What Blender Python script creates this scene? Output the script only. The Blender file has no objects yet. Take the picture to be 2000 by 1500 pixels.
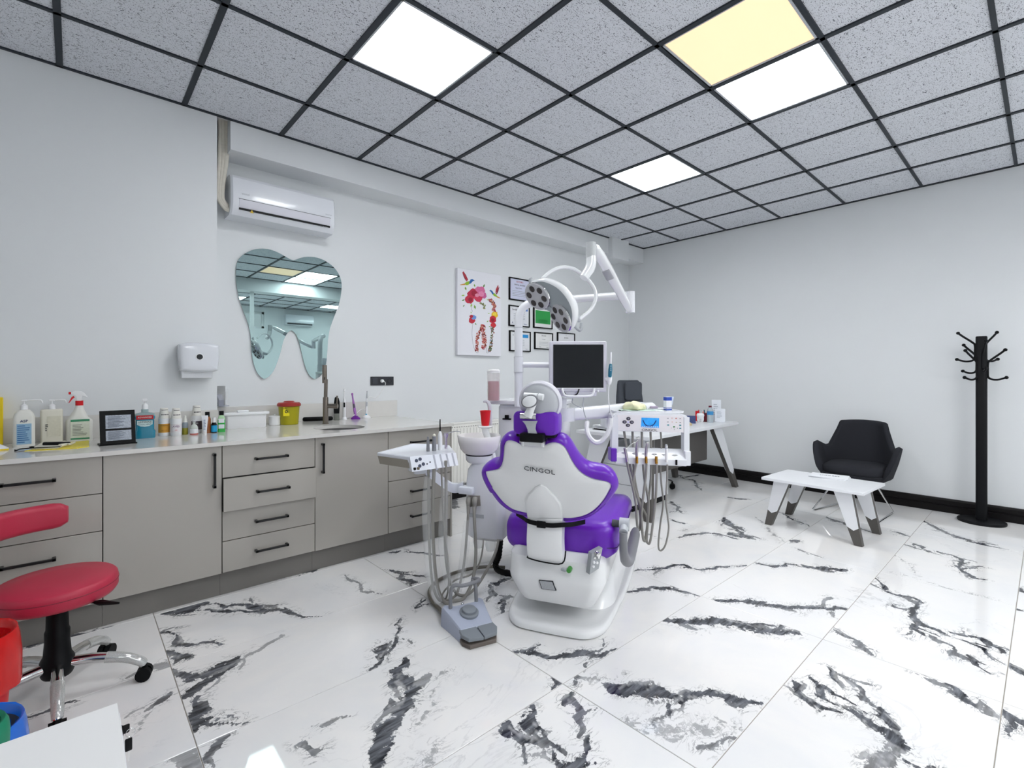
import bpy, bmesh, math, random
import numpy as np
from mathutils import Vector as V, Matrix
from mathutils.noise import noise as pnoise
random.seed(7)
S = bpy.context.scene
COL = S.collection
# ---------------------------------------------------------------- camera
FPX, CX, CY, YAW = 942.96, 974.87, 733.07, 0.84983
CAM = V((0.0652, -3.7794, 1.2409))
FW = V((math.cos(YAW), math.sin(YAW), 0)); RT = V((math.sin(YAW), -math.cos(YAW), 0)); UP = V((0, 0, 1))
cd = bpy.data.cameras.new('camera'); cam = bpy.data.objects.new('camera', cd); COL.objects.link(cam)
cd.sensor_fit = 'HORIZONTAL'; cd.sensor_width = 36; cd.lens = FPX / 2000 * 36
cd.shift_x = (1000 - CX) / 2000; cd.shift_y = (CY - 750) / 2000; cd.clip_start = .02
cam.location = CAM; cam.rotation_euler = (math.pi / 2, 0, YAW - math.pi / 2)
S.camera = cam
# ---------------------------------------------------------------- world, exposure
w = bpy.data.worlds.new('world'); S.world = w; w.use_nodes = True
bg = w.node_tree.nodes['Background']; bg.inputs[0].default_value = (.9, .95, 1, 1); bg.inputs[1].default_value = .7
S.view_settings.view_transform = 'Standard'; S.view_settings.look = 'None'
S.view_settings.exposure = 0.16; S.view_settings.gamma = 1; S.view_settings.use_curve_mapping = False
PANEL = 18.5      # strength of the ceiling light panels
# ---------------------------------------------------------------- pixel -> place
def ray(x, y): return FW + RT * ((x - CX) / FPX) - UP * ((y - CY) / FPX)
def onz(x, y, z): d = ray(x, y); return CAM + d * ((z - CAM.z) / d.z)
def ony(x, y, Y): d = ray(x, y); return CAM + d * ((Y - CAM.y) / d.y)
def onx(x, y, X): d = ray(x, y); return CAM + d * ((X - CAM.x) / d.x)
def ond(x, y, d): return CAM + ray(x, y) * d
def onp(x, y, pt, n): d = ray(x, y); return CAM + d * ((pt - CAM).dot(n) / d.dot(n))
# ---------------------------------------------------------------- materials
def lin(c):
    if isinstance(c, str):
        c = [int(c[i:i+2], 16) / 255 for i in (0, 2, 4)]
    return tuple(x / 12.92 if x <= .04045 else ((x + .055) / 1.055) ** 2.4 for x in c[:3]) + (1,)
MATS = {}
def mat(name, col, rough=.5, metal=0, trans=0, alpha=1, coat=0, var=.04, vs=12, bump=0, bs=200, emis=0, ior=1.45, sss=0):
    if name in MATS: return MATS[name]
    m = bpy.data.materials.new(name); m.use_nodes = True; nt = m.node_tree; b = nt.nodes['Principled BSDF']
    c = lin(col)
    b.inputs['Base Color'].default_value = c; b.inputs['Roughness'].default_value = rough; b.inputs['Metallic'].default_value = metal
    b.inputs['Transmission Weight'].default_value = trans; b.inputs['Alpha'].default_value = alpha
    b.inputs['Coat Weight'].default_value = coat; b.inputs['IOR'].default_value = ior
    if emis: b.inputs['Emission Color'].default_value = c; b.inputs['Emission Strength'].default_value = emis
    tc = nt.nodes.new('ShaderNodeTexCoord')
    if var and not trans:
        n = nt.nodes.new('ShaderNodeTexNoise'); n.inputs['Scale'].default_value = vs; n.inputs['Detail'].default_value = 4
        nt.links.new(tc.outputs['Object'], n.inputs['Vector'])
        mx = nt.nodes.new('ShaderNodeMix'); mx.data_type = 'RGBA'
        mx.inputs[6].default_value = tuple(max(0, x * (1 - var)) for x in c[:3]) + (1,)
        mx.inputs[7].default_value = tuple(min(1, x * (1 + var)) for x in c[:3]) + (1,)
        nt.links.new(n.outputs['Fac'], mx.inputs[0]); nt.links.new(mx.outputs[2], b.inputs['Base Color'])
    if bump:
        n2 = nt.nodes.new('ShaderNodeTexNoise'); n2.inputs['Scale'].default_value = bs; n2.inputs['Detail'].default_value = 2
        nt.links.new(tc.outputs['Object'], n2.inputs['Vector'])
        bp = nt.nodes.new('ShaderNodeBump'); bp.inputs['Strength'].default_value = bump; bp.inputs['Distance'].default_value = .002
        nt.links.new(n2.outputs['Fac'], bp.inputs['Height']); nt.links.new(bp.outputs[0], b.inputs['Normal'])
    MATS[name] = m; return m
def nodes_of(m): return m.node_tree.nodes, m.node_tree.links, m.node_tree.nodes['Principled BSDF']
M_wall = mat('wall_paint', 'dfe2e4', .75, var=.015, vs=3, bump=.08, bs=500)
M_white = mat('white_plastic', 'e9eaec', .28, var=.01)
M_wgloss = mat('white_gloss', 'eceef0', .12, coat=.4, var=.01)
M_wmatte = mat('white_matte', 'e8e8e8', .55, var=.01)
M_lilac = mat('pale_grey_plastic', 'd3d3dc', .4, var=.01)
M_grey = mat('grey_plastic', '7d7e83', .45)
M_lgrey = mat('light_grey_plastic', 'b4b8bd', .4)
M_dgrey = mat('dark_grey_plastic', '4d4f52', .5)
M_hose = mat('grey_hose', '8f8d88', .45)
M_black = mat('black_plastic', '08090b', .45)
M_blackm = mat('black_metal', '0c0d10', .5, bump=.15, bs=900)
M_base = mat('black_skirting', '121011', .45)
M_chrome = mat('chrome', 'd8d8d8', .08, metal=1, var=0)
M_steel = mat('brushed_steel', '7d756c', .3, metal=1, var=.1, vs=60)
M_gold = mat('brass', 'b98a3a', .25, metal=1)
M_purple = mat('purple_leather', '6722b4', .3, var=.05, bump=.12, bs=350)
M_red = mat('red_plastic', 'd0101c', .35)
M_clear = mat('clear_plastic', 'eef1f4', .08, alpha=.3)
M_fabric = mat('charcoal_fabric', '2b2c31', .95, var=.25, vs=400, bump=.4, bs=900)
M_gfabric = mat('grey_fabric', '4a4e55', .95, var=.25, vs=400, bump=.4, bs=900)
M_darkpanel = mat('anthracite_laminate', '55524f', .5, var=.08, vs=90)
M_teal = mat('teal_plastic', '1e6c86', .4)
M_paper = mat('paper', 'e6e8ec', .8, var=.03)
M_ink = mat('black_ink', '20222a', .7, var=0)
M_screen = mat('dark_screen', '101418', .18, var=.3, vs=300)
for m_ in (M_black, M_blackm, M_base, M_fabric, M_gfabric, M_dgrey): m_.node_tree.nodes['Principled BSDF'].inputs['Specular IOR Level'].default_value = .2
# ---------------------------------------------------------------- mesh helpers
def bm_new(): return bmesh.new()
def merge(bm, t, M=None):
    if M is not None: t.transform(M)
    me = bpy.data.meshes.new('tmp'); t.to_mesh(me); t.free(); bm.from_mesh(me); bpy.data.meshes.remove(me); return bm
def frame(o, x, y, z=None):
    x = V(x).normalized(); y = V(y); y = (y - x * y.dot(x)).normalized(); z = x.cross(y)
    m = Matrix((x, y, z)).transposed().to_4x4(); m.translation = V(o); return m
def box(bm, c, s, M=None, bev=0, seg=2):
    t = bmesh.new(); bmesh.ops.create_cube(t, size=1)
    for v in t.verts: v.co = V((v.co.x * s[0], v.co.y * s[1], v.co.z * s[2])) + V(c)
    if bev: bmesh.ops.bevel(t, geom=t.edges[:], offset=bev, segments=seg, profile=.5, affect='EDGES', clamp_overlap=True)
    return merge(bm, t, M)
def bx(bm, lo, hi, bev=0, seg=2, M=None):
    return box(bm, [(a + b) / 2 for a, b in zip(lo, hi)], [abs(b - a) for a, b in zip(lo, hi)], M, bev, seg)
def loft(bm, rings, cap=True, closed=True):
    R = [[bm.verts.new(p) for p in r] for r in rings]
    n = len(R[0])
    for a, b in zip(R[:-1], R[1:]):
        for i in range(n if closed else n - 1):
            j = (i + 1) % n
            try: bm.faces.new((a[i], a[j], b[j], b[i]))
            except ValueError: pass
    if cap:
        for r in (R[0][::-1], R[-1]):
            try: bm.faces.new(r)
            except ValueError: pass
    return bm
def ringat(c, t, r, n, up=None, r2=None):
    t = t.normalized(); a = up if up is not None else (V((0, 0, 1)) if abs(t.z) < .9 else V((1, 0, 0)))
    u = t.cross(a).normalized(); v = u.cross(t).normalized()
    return [c + u * (math.cos(2 * math.pi * i / n) * r) + v * (math.sin(2 * math.pi * i / n) * (r if r2 is None else r2)) for i in range(n)]
def cyl(bm, p0, p1, r0, r1=None, n=20):
    p0, p1 = V(p0), V(p1); t = p1 - p0
    return loft(bm, [ringat(p0, t, r0, n), ringat(p1, t, r0 if r1 is None else r1, n)])
def spl(pts, k=6, closed=False):
    pts = [V(p) for p in pts]; n = len(pts); out = []
    for i in range(n if closed else n - 1):
        if closed: a, b, c, d = pts[i-1], pts[i], pts[(i+1) % n], pts[(i+2) % n]
        else: a, b, c, d = pts[max(i-1, 0)], pts[i], pts[i+1], pts[min(i+2, n-1)]
        for j in range(k):
            t = j / k
            out.append(.5 * ((2 * b) + (c - a) * t + (2 * a - 5 * b + 4 * c - d) * t * t + (3 * b - a - 3 * c + d) * t ** 3))
    if not closed: out.append(pts[-1])
    return out
def tube(bm, pts, r, n=8, k=5, smooth=True, r2=None, up=None):
    P = spl(pts, k) if smooth and len(pts) > 2 else [V(p) for p in pts]
    m = len(P); rr = r if isinstance(r, (list, tuple)) else None
    rings = []; u = None
    for i, p in enumerate(P):
        t = (P[min(i+1, m-1)] - P[max(i-1, 0)]).normalized()
        if u is None:
            a = up if up is not None else (V((0, 0, 1)) if abs(t.z) < .9 else V((1, 0, 0)))
            u = t.cross(a).normalized()
        else: u = (u - t * u.dot(t)).normalized()
        v = t.cross(u)
        if rr: f = i / (m - 1) * (len(rr) - 1); q = int(min(f, len(rr) - 2)); ri = rr[q] + (rr[q+1] - rr[q]) * (f - q)
        else: ri = r
        rb = ri if r2 is None else r2
        rings.append([p + u * (math.cos(2*math.pi*j/n) * ri) + v * (math.sin(2*math.pi*j/n) * rb) for j in range(n)])
    return loft(bm, rings)
def lathe(bm, prof, M=None, n=28, cap=True):
    rings = [[V((math.cos(2*math.pi*i/n) * r, math.sin(2*math.pi*i/n) * r, z)) for i in range(n)] for r, z in prof]
    if M is not None: rings = [[M @ p for p in r] for r in rings]
    return loft(bm, rings, cap)
def T(x, y, z): return Matrix.Translation((x, y, z))
def rrect(w, h, r, n=5):
    out = []
    for cx, cy, a in ((w/2-r, h/2-r, 0), (-w/2+r, h/2-r, 90), (-w/2+r, -h/2+r, 180), (w/2-r, -h/2+r, 270)):
        for i in range(n + 1):
            t = math.radians(a + 90 * i / n); out.append(V((cx + r * math.cos(t), cy + r * math.sin(t), 0)))
    return out
def inset(poly, d):
    # simple inward offset of a closed 2d polygon (list of V, z kept), counter-clockwise or not
    n = len(poly); area = sum(poly[i].x * poly[(i+1) % n].y - poly[(i+1) % n].x * poly[i].y for i in range(n))
    s = 1 if area > 0 else -1; out = []
    for i in range(n):
        a, b, c = poly[i-1], poly[i], poly[(i+1) % n]
        e1 = (b - a); e2 = (c - b)
        n1 = V((-e1.y, e1.x, 0)) * s; n2 = V((-e2.y, e2.x, 0)) * s
        if n1.length: n1.normalize()
        if n2.length: n2.normalize()
        m = n1 + n2
        if m.length > 1e-6: m.normalize()
        k = max(.45, m.dot(n1) if n1.length else 1)
        out.append(b + m * (d / k))
    return out
def prism(bm, poly, h, M=None, rnd=0, both=True):
    # poly in local xy, extruded 0..h in z, edges rounded by rnd
    poly = [V((p[0], p[1], 0)) for p in poly]
    def lv(p, z): return [V((q.x, q.y, z)) for q in p]
    if rnd:
        rr = []
        st = [(1, 0), (.62, .08), (.3, .3), (.08, .62), (0, 1)]
        if both: rr += [lv(inset(poly, rnd * a), rnd * b) for a, b in st]
        else: rr += [lv(poly, 0)]
        rr += [lv(inset(poly, rnd * a), h - rnd * b) for a, b in st[::-1]]
    else: rr = [lv(poly, 0), lv(poly, h)]
    if M is not None: rr = [[M @ p for p in r] for r in rr]
    return loft(bm, rr)
def face(bm, pts): return bm.faces.new([bm.verts.new(p) for p in pts])
def finish(bm, ang=38):
    bmesh.ops.remove_doubles(bm, verts=bm.verts[:], dist=1e-6)
    bmesh.ops.recalc_face_normals(bm, faces=bm.faces[:])
    for f in bm.faces: f.smooth = True
    for e in bm.edges:
        if len(e.link_faces) == 2 and e.calc_face_angle(0) > math.radians(ang): e.smooth = False
def root(name, loc, label, cat, group=None, rz=0):
    o = bpy.data.objects.new(name, None); o.empty_display_size = .05; COL.objects.link(o)
    o.location = loc; o.rotation_euler = (0, 0, rz); tag(o, label, cat, group)
    o['_m'] = 0; del o['_m']
    return o
def tag(o, label, cat, group=None):
    o['label'] = label; o['category'] = cat
    if group: o['group'] = group
    return o
def mat_of(o):
    m = Matrix.Identity(4)
    while o is not None:
        m = Matrix.LocRotScale(o.location, o.rotation_euler, o.scale) @ m; o = o.parent
    return m
def obj(name, bm, m, parent=None, ang=38, label=None, loc=None):
    # bm in world coordinates; stored in the parent's frame (or about loc for a single-mesh thing)
    finish(bm, ang)
    if parent is not None: bm.transform(mat_of(parent).inverted())
    elif loc is not None: bm.transform(Matrix.Translation(-V(loc)))
    me = bpy.data.meshes.new(name); bm.to_mesh(me); bm.free(); me.materials.append(m)
    o = bpy.data.objects.new(name, me); COL.objects.link(o)
    if parent is not None: o.parent = parent
    elif loc is not None: o.location = loc
    if label: o['label'] = label
    return o
def struct(name, bm, m, **k): o = obj(name, bm, m, **k); o['kind'] = 'structure'; return o
def text(name, s, size, M, m, parent, ex=.0004, align='CENTER', shear=0, sx=1):
    c = bpy.data.curves.new(name, 'FONT'); c.body = s; c.size = size; c.extrude = ex; c.align_x = align; c.align_y = 'CENTER'; c.shear = shear
    c.resolution_u = 2
    t = bpy.data.objects.new(name, c); COL.objects.link(t)
    bpy.context.view_layer.update()
    me = bpy.data.meshes.new_from_object(t); bpy.data.objects.remove(t); bpy.data.curves.remove(c)
    me.transform(mat_of(parent).inverted() @ M @ Matrix.Diagonal((sx, 1, 1, 1)))
    me.materials.clear(); me.materials.append(m)
    o = bpy.data.objects.new(name, me); COL.objects.link(o); o.parent = parent
    return o
def copytree(o, parent=None):
    c = o.copy(); COL.objects.link(c); c.parent = parent
    for ch in list(o.children): copytree(ch, c)
    return c
# ================================================================ THE ROOM
YN, YR, XF, XB, YB, H = -.055, .18, 6.01, -2.6, -9.2, 3.0
b = bm_new(); bx(b, (XB - .15, YR, 0), (XF + .15, YR + .15, 3.1)); struct('wall_left', b, M_wall)
b = bm_new(); bx(b, (XB, YN, 0), (.79, YR + .05, 3.05)); struct('wall_left_pier', b, M_wall)
b = bm_new(); bx(b, (XF, YB, 0), (XF + .15, YR, 3.1)); struct('wall_far', b, M_wall)
# right-hand wall, with a strip of high windows; near wall with added, unseen windows
WINX = [(-1.6, 0.1), (.15, 1.85), (2.0, 3.72)]
b = bm_new()
bx(b, (XB, YB - .15, 0), (XF, YB, 2.45)); bx(b, (XB, YB - .15, 2.86), (XF, YB, 3.1))
bx(b, (XB, YB - .15, 2.45), (-1.6, YB, 2.86)); bx(b, (.1, YB - .15, 2.45), (.15, YB, 2.86)); bx(b, (1.85, YB - .15, 2.45), (2.0, YB, 2.86)); bx(b, (3.72, YB - .15, 2.45), (XF, YB, 2.86))
struct('wall_right', b, M_wall)
M_glass = mat('window_glass', 'ffffff', 0, trans=1, ior=1.05)
M_frame = mat('window_frame_white', 'e4e6e8', .4)
def window(k, M, w_, z0, z1):
    # M: frame with x along the wall, z up, y outward
    b = bm_new()
    for lo, hi in (((0, z0), (.05, z1)), ((w_ - .05, z0), (w_, z1)), ((0, z0), (w_, z0 + .05)), ((0, z1 - .05), (w_, z1))):
        bx(b, (lo[0], .03, lo[1]), (hi[0], .11, hi[1]), M=M)
    wo = struct('window_%d' % k, b, M_frame)
    b = bm_new(); bx(b, (.04, .069, z0 + .04), (w_ - .04, .075, z1 - .04), M=M); obj('pane', b, M_glass, wo)
for k, (x0, x1) in enumerate(WINX): window(k + 1, frame((x0, YB, 0), (1, 0, 0), (0, -1, 0)) @ Matrix.Diagonal((1, 1, -1, 1)), x1 - x0, 2.45, 2.86)
NW_ADDED = [(-8.6, -6.9), (-6.7, -5.2), (-4.7, -2.9), (-2.7, -.9)]  # unseen windows, added to let side daylight in from behind the camera
b = bm_new(); e = [YB] + [v for q in NW_ADDED for v in q] + [YR]
for a_, c_ in zip(e[::2], e[1::2]): bx(b, (XB - .15, a_, 0), (XB, c_, 3.1))
for a_, c_ in NW_ADDED: bx(b, (XB - .15, a_, 0), (XB, c_, .8)); bx(b, (XB - .15, a_, 2.5), (XB, c_, 3.1))
struct('wall_near', b, M_wall)
for k, (y0, y1) in enumerate(NW_ADDED): window(k + 4, frame((XB, y0, 0), (0, 1, 0), (-1, 0, 0)), y1 - y0, .8, 2.5)
b = bm_new(); bx(b, (2.49, -5.63, 0), (2.55, -5.57, 2.79)); struct('trim_4', b, M_wall)
# beams
b = bm_new(); bx(b, (.872, YN, 2.8), (XF, YR, 3.05)); struct('trim_1', b, M_wall)
b = bm_new(); bx(b, (5.2, -.12, 2.745), (5.56, YR, 3.04)); struct('trim_2', b, M_wall)
b = bm_new(); bx(b, (XB, -5.75, 2.78), (XF, -5.45, 3.05)); struct('trim_3', b, M_wall)
# skirting, two-step profile
def skirting(name, p0, p1, nrm):
    b = bm_new(); p0, p1, nrm = V(p0), V(p1), V(nrm)
    prof = [(0, 0), (.026, 0), (.026, .058), (.018, .064), (.018, .07), (.024, .074), (.024, .108), (.016, .122), (0, .124)]
    loft(b, [[p + nrm * a + V((0, 0, z)) for a, z in prof] for p in (p0, p1)]); struct(name, b, M_base, ang=20)
skirting('baseboard_far', (XF, YB, 0), (XF, YR, 0), (-1, 0, 0))
skirting('baseboard_left', (2.24, YR, 0), (XF, YR, 0), (0, -1, 0))
skirting('baseboard_right', (XB, YB, 0), (XF, YB, 0), (0, 1, 0))
skirting('baseboard_near', (XB, YB, 0), (XB, YN, 0), (1, 0, 0))
# ---------------------------------------------------------------- ceiling
M_tile = mat('mineral_tile', 'c9cdd6', .9, var=0)
nd, lk, pb = nodes_of(M_tile)
tc = [n for n in nd if n.type == 'TEX_COORD'][0]
geo = nd.new('ShaderNodeNewGeometry')
mp = nd.new('ShaderNodeMapping'); mp.inputs['Scale'].default_value = (52, 125, 60); mp.inputs['Rotation'].default_value = (0, 0, .15)
lk.new(geo.outputs['Position'], mp.inputs[0])
n1 = nd.new('ShaderNodeTexNoise'); n1.inputs['Scale'].default_value = 1; n1.inputs['Detail'].default_value = 1; n1.inputs['Distortion'].default_value = 1.6
lk.new(mp.outputs[0], n1.inputs['Vector'])
r1 = nd.new('ShaderNodeValToRGB'); r1.color_ramp.elements[0].position = .648; r1.color_ramp.elements[1].position = .675
lk.new(n1.outputs['Fac'], r1.inputs[0])
n2 = nd.new('ShaderNodeTexNoise'); n2.inputs['Scale'].default_value = 240; n2.inputs['Detail'].default_value = 0
lk.new(geo.outputs['Position'], n2.inputs['Vector'])
r2 = nd.new('ShaderNodeValToRGB'); r2.color_ramp.elements[0].position = .70; r2.color_ramp.elements[1].position = .74
lk.new(n2.outputs['Fac'], r2.inputs[0])
mxx = nd.new('ShaderNodeMath'); mxx.operation = 'MAXIMUM'; lk.new(r1.outputs[0], mxx.inputs[0]); lk.new(r2.outputs[0], mxx.inputs[1])
mc = nd.new('ShaderNodeMix'); mc.data_type = 'RGBA'; mc.inputs[6].default_value = lin('d9dce2'); mc.inputs[7].default_value = lin('6a6e77')
lk.new(mxx.outputs[0], mc.inputs[0]); lk.new(mc.outputs[2], pb.inputs['Base Color'])
bpn = nd.new('ShaderNodeBump'); bpn.inputs['Strength'].default_value = .5; bpn.inputs['Distance'].default_value = .003; bpn.invert = True
lk.new(mxx.outputs[0], bpn.inputs['Height']); lk.new(bpn.outputs[0], pb.inputs['Normal'])
M_bar = mat('dark_grid_bar', '1d242c', .5)
b = bm_new(); bx(b, (XB, YB, 3.03), (XF, YR, 3.1)); ceil = struct('ceiling', b, M_wmatte)
xs = [-2.6] + [.6 * k for k in range(-4, 11)]; ys = [YN] + [-.6 * k for k in range(1, 16)] + [YB]
LIGHTS = {(2, 2): 'w', (4, 4): 'o', (5, 4): 'w', (6, 2): 'w', (4, 7): 'o', (5, 7): 'w', (5, 8): 'w', (1, 6): 'w',
          (3, 10): 'w', (4, 10): 'w', (1, 10): 'w', (7, 10): 'w', (2, 12): 'w', (4, 13): 'w', (8, 13): 'w', (-2, 11): 'w'}
tmesh = None
def cellmesh(x0, x1, y0, y1, z0, z1, bev=0):
    t = bm_new(); bx(t, (-(x1-x0)/2, -(y1-y0)/2, z0), ((x1-x0)/2, (y1-y0)/2, z1), bev, 1); return t
cache = {}
M_lw = bpy.data.materials.new('panel_cool_white'); M_lo = bpy.data.materials.new('panel_warm_white')
for m_, c_, e_ in ((M_lw, (.97, .99, 1, 1), 1.0), (M_lo, (1, .68, .42, 1), .047)):
    m_.use_nodes = True; nn, ll, pp = nodes_of(m_)
    pp.inputs['Base Color'].default_value = (.8, .8, .8, 1) if e_ == 1.0 else (.6, .47, .3, 1); pp.inputs['Emission Color'].default_value = c_; pp.inputs['Emission Strength'].default_value = PANEL * e_
WHERE = {(2, 2): 'in the square nearest above the tooth mirror', (5, 4): 'touching the amber panel', (6, 2): 'standing alone above the lamp arm'}
for i in range(len(xs) - 1):
    for j in range(len(ys) - 1):
        x0, x1, y1, y0 = xs[i], xs[i+1], ys[j], ys[j+1]
        if x1 - x0 < .05 or y1 - y0 < .05: continue
        gi, gj = round(x0 / .6), round(-y1 / .6)
        if y1 == YN: gj = 0
        kd = LIGHTS.get((gi, gj))
        if y0 > -5.2 and y1 < -4.6 and not kd: pass
        if kd:
            if (gi, gj) in WHERE: lab = 'cool white square ceiling light panel ' + WHERE[(gi, gj)]
            elif kd == 'o': lab = 'amber glowing square ceiling light panel ' + ('above the dental chair' if gj == 4 else 'near the dropped ceiling beam')
            else: lab = 'cool white square ceiling light panel in the rear part of the room'
            cx, cy = (x0 + x1) / 2, (y0 + y1) / 2
            r = root('light_panel', (cx, cy, 3.0), lab, 'ceiling light', 'ceiling light panels')
            h = .284
            b = bm_new()
            for lo, hi in (((-h, -h), (h, -h + .012)), ((-h, h - .012), (h, h)), ((-h, -h), (-h + .012, h)), ((h - .012, -h), (h, h))):
                bx(b, (cx + lo[0], cy + lo[1], 3.001), (cx + hi[0], cy + hi[1], 3.03))
            obj('panel_frame', b, M_lgrey, r)
            b = bm_new(); bx(b, (cx - h + .012, cy - h + .012, 3.006), (cx + h - .012, cy + h - .012, 3.02)); obj('diffuser', b, M_lo if kd == 'o' else M_lw, r)
        else:
            key = (round(x1 - x0, 3), round(y1 - y0, 3))
            if key not in cache:
                t = cellmesh(x0 + .004, x1 - .004, y0 + .004, y1 - .004, 0, .018); finish(t)
                me = bpy.data.meshes.new('ceiling_tile'); t.to_mesh(me); t.free(); me.materials.append(M_tile); cache[key] = me
            o = bpy.data.objects.new('ceiling_tile', cache[key]); COL.objects.link(o); o.parent = ceil; o.location = ((x0+x1)/2, (y0+y1)/2, 3.006)
def bar(x0, y0, x1, y1):
    b = bm_new(); bx(b, (x0, y0, 2.997), (x1, y1, 3.008)); obj('grid_bar', b, M_bar, ceil)
for x in xs[1:]: bar(x - .015, YB, x + .015, YN)
for y in ys[1:-1]: bar(XB, y - .011, XF, y + .011)
bar(XB, YN - .018, XF, YN); bar(XF - .014, YB, XF, YN); bar(XB, YB, XF, YB + .016); bar(XB, YB, XB + .016, YN)
# ---------------------------------------------------------------- floor of large polished marble tiles
M_grout = mat('floor_grout', '9a938a', .8)
b = bm_new(); bx(b, (XB, YB, -.1), (XF, YR, -.003)); floor = struct('floor', b, M_grout)
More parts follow.
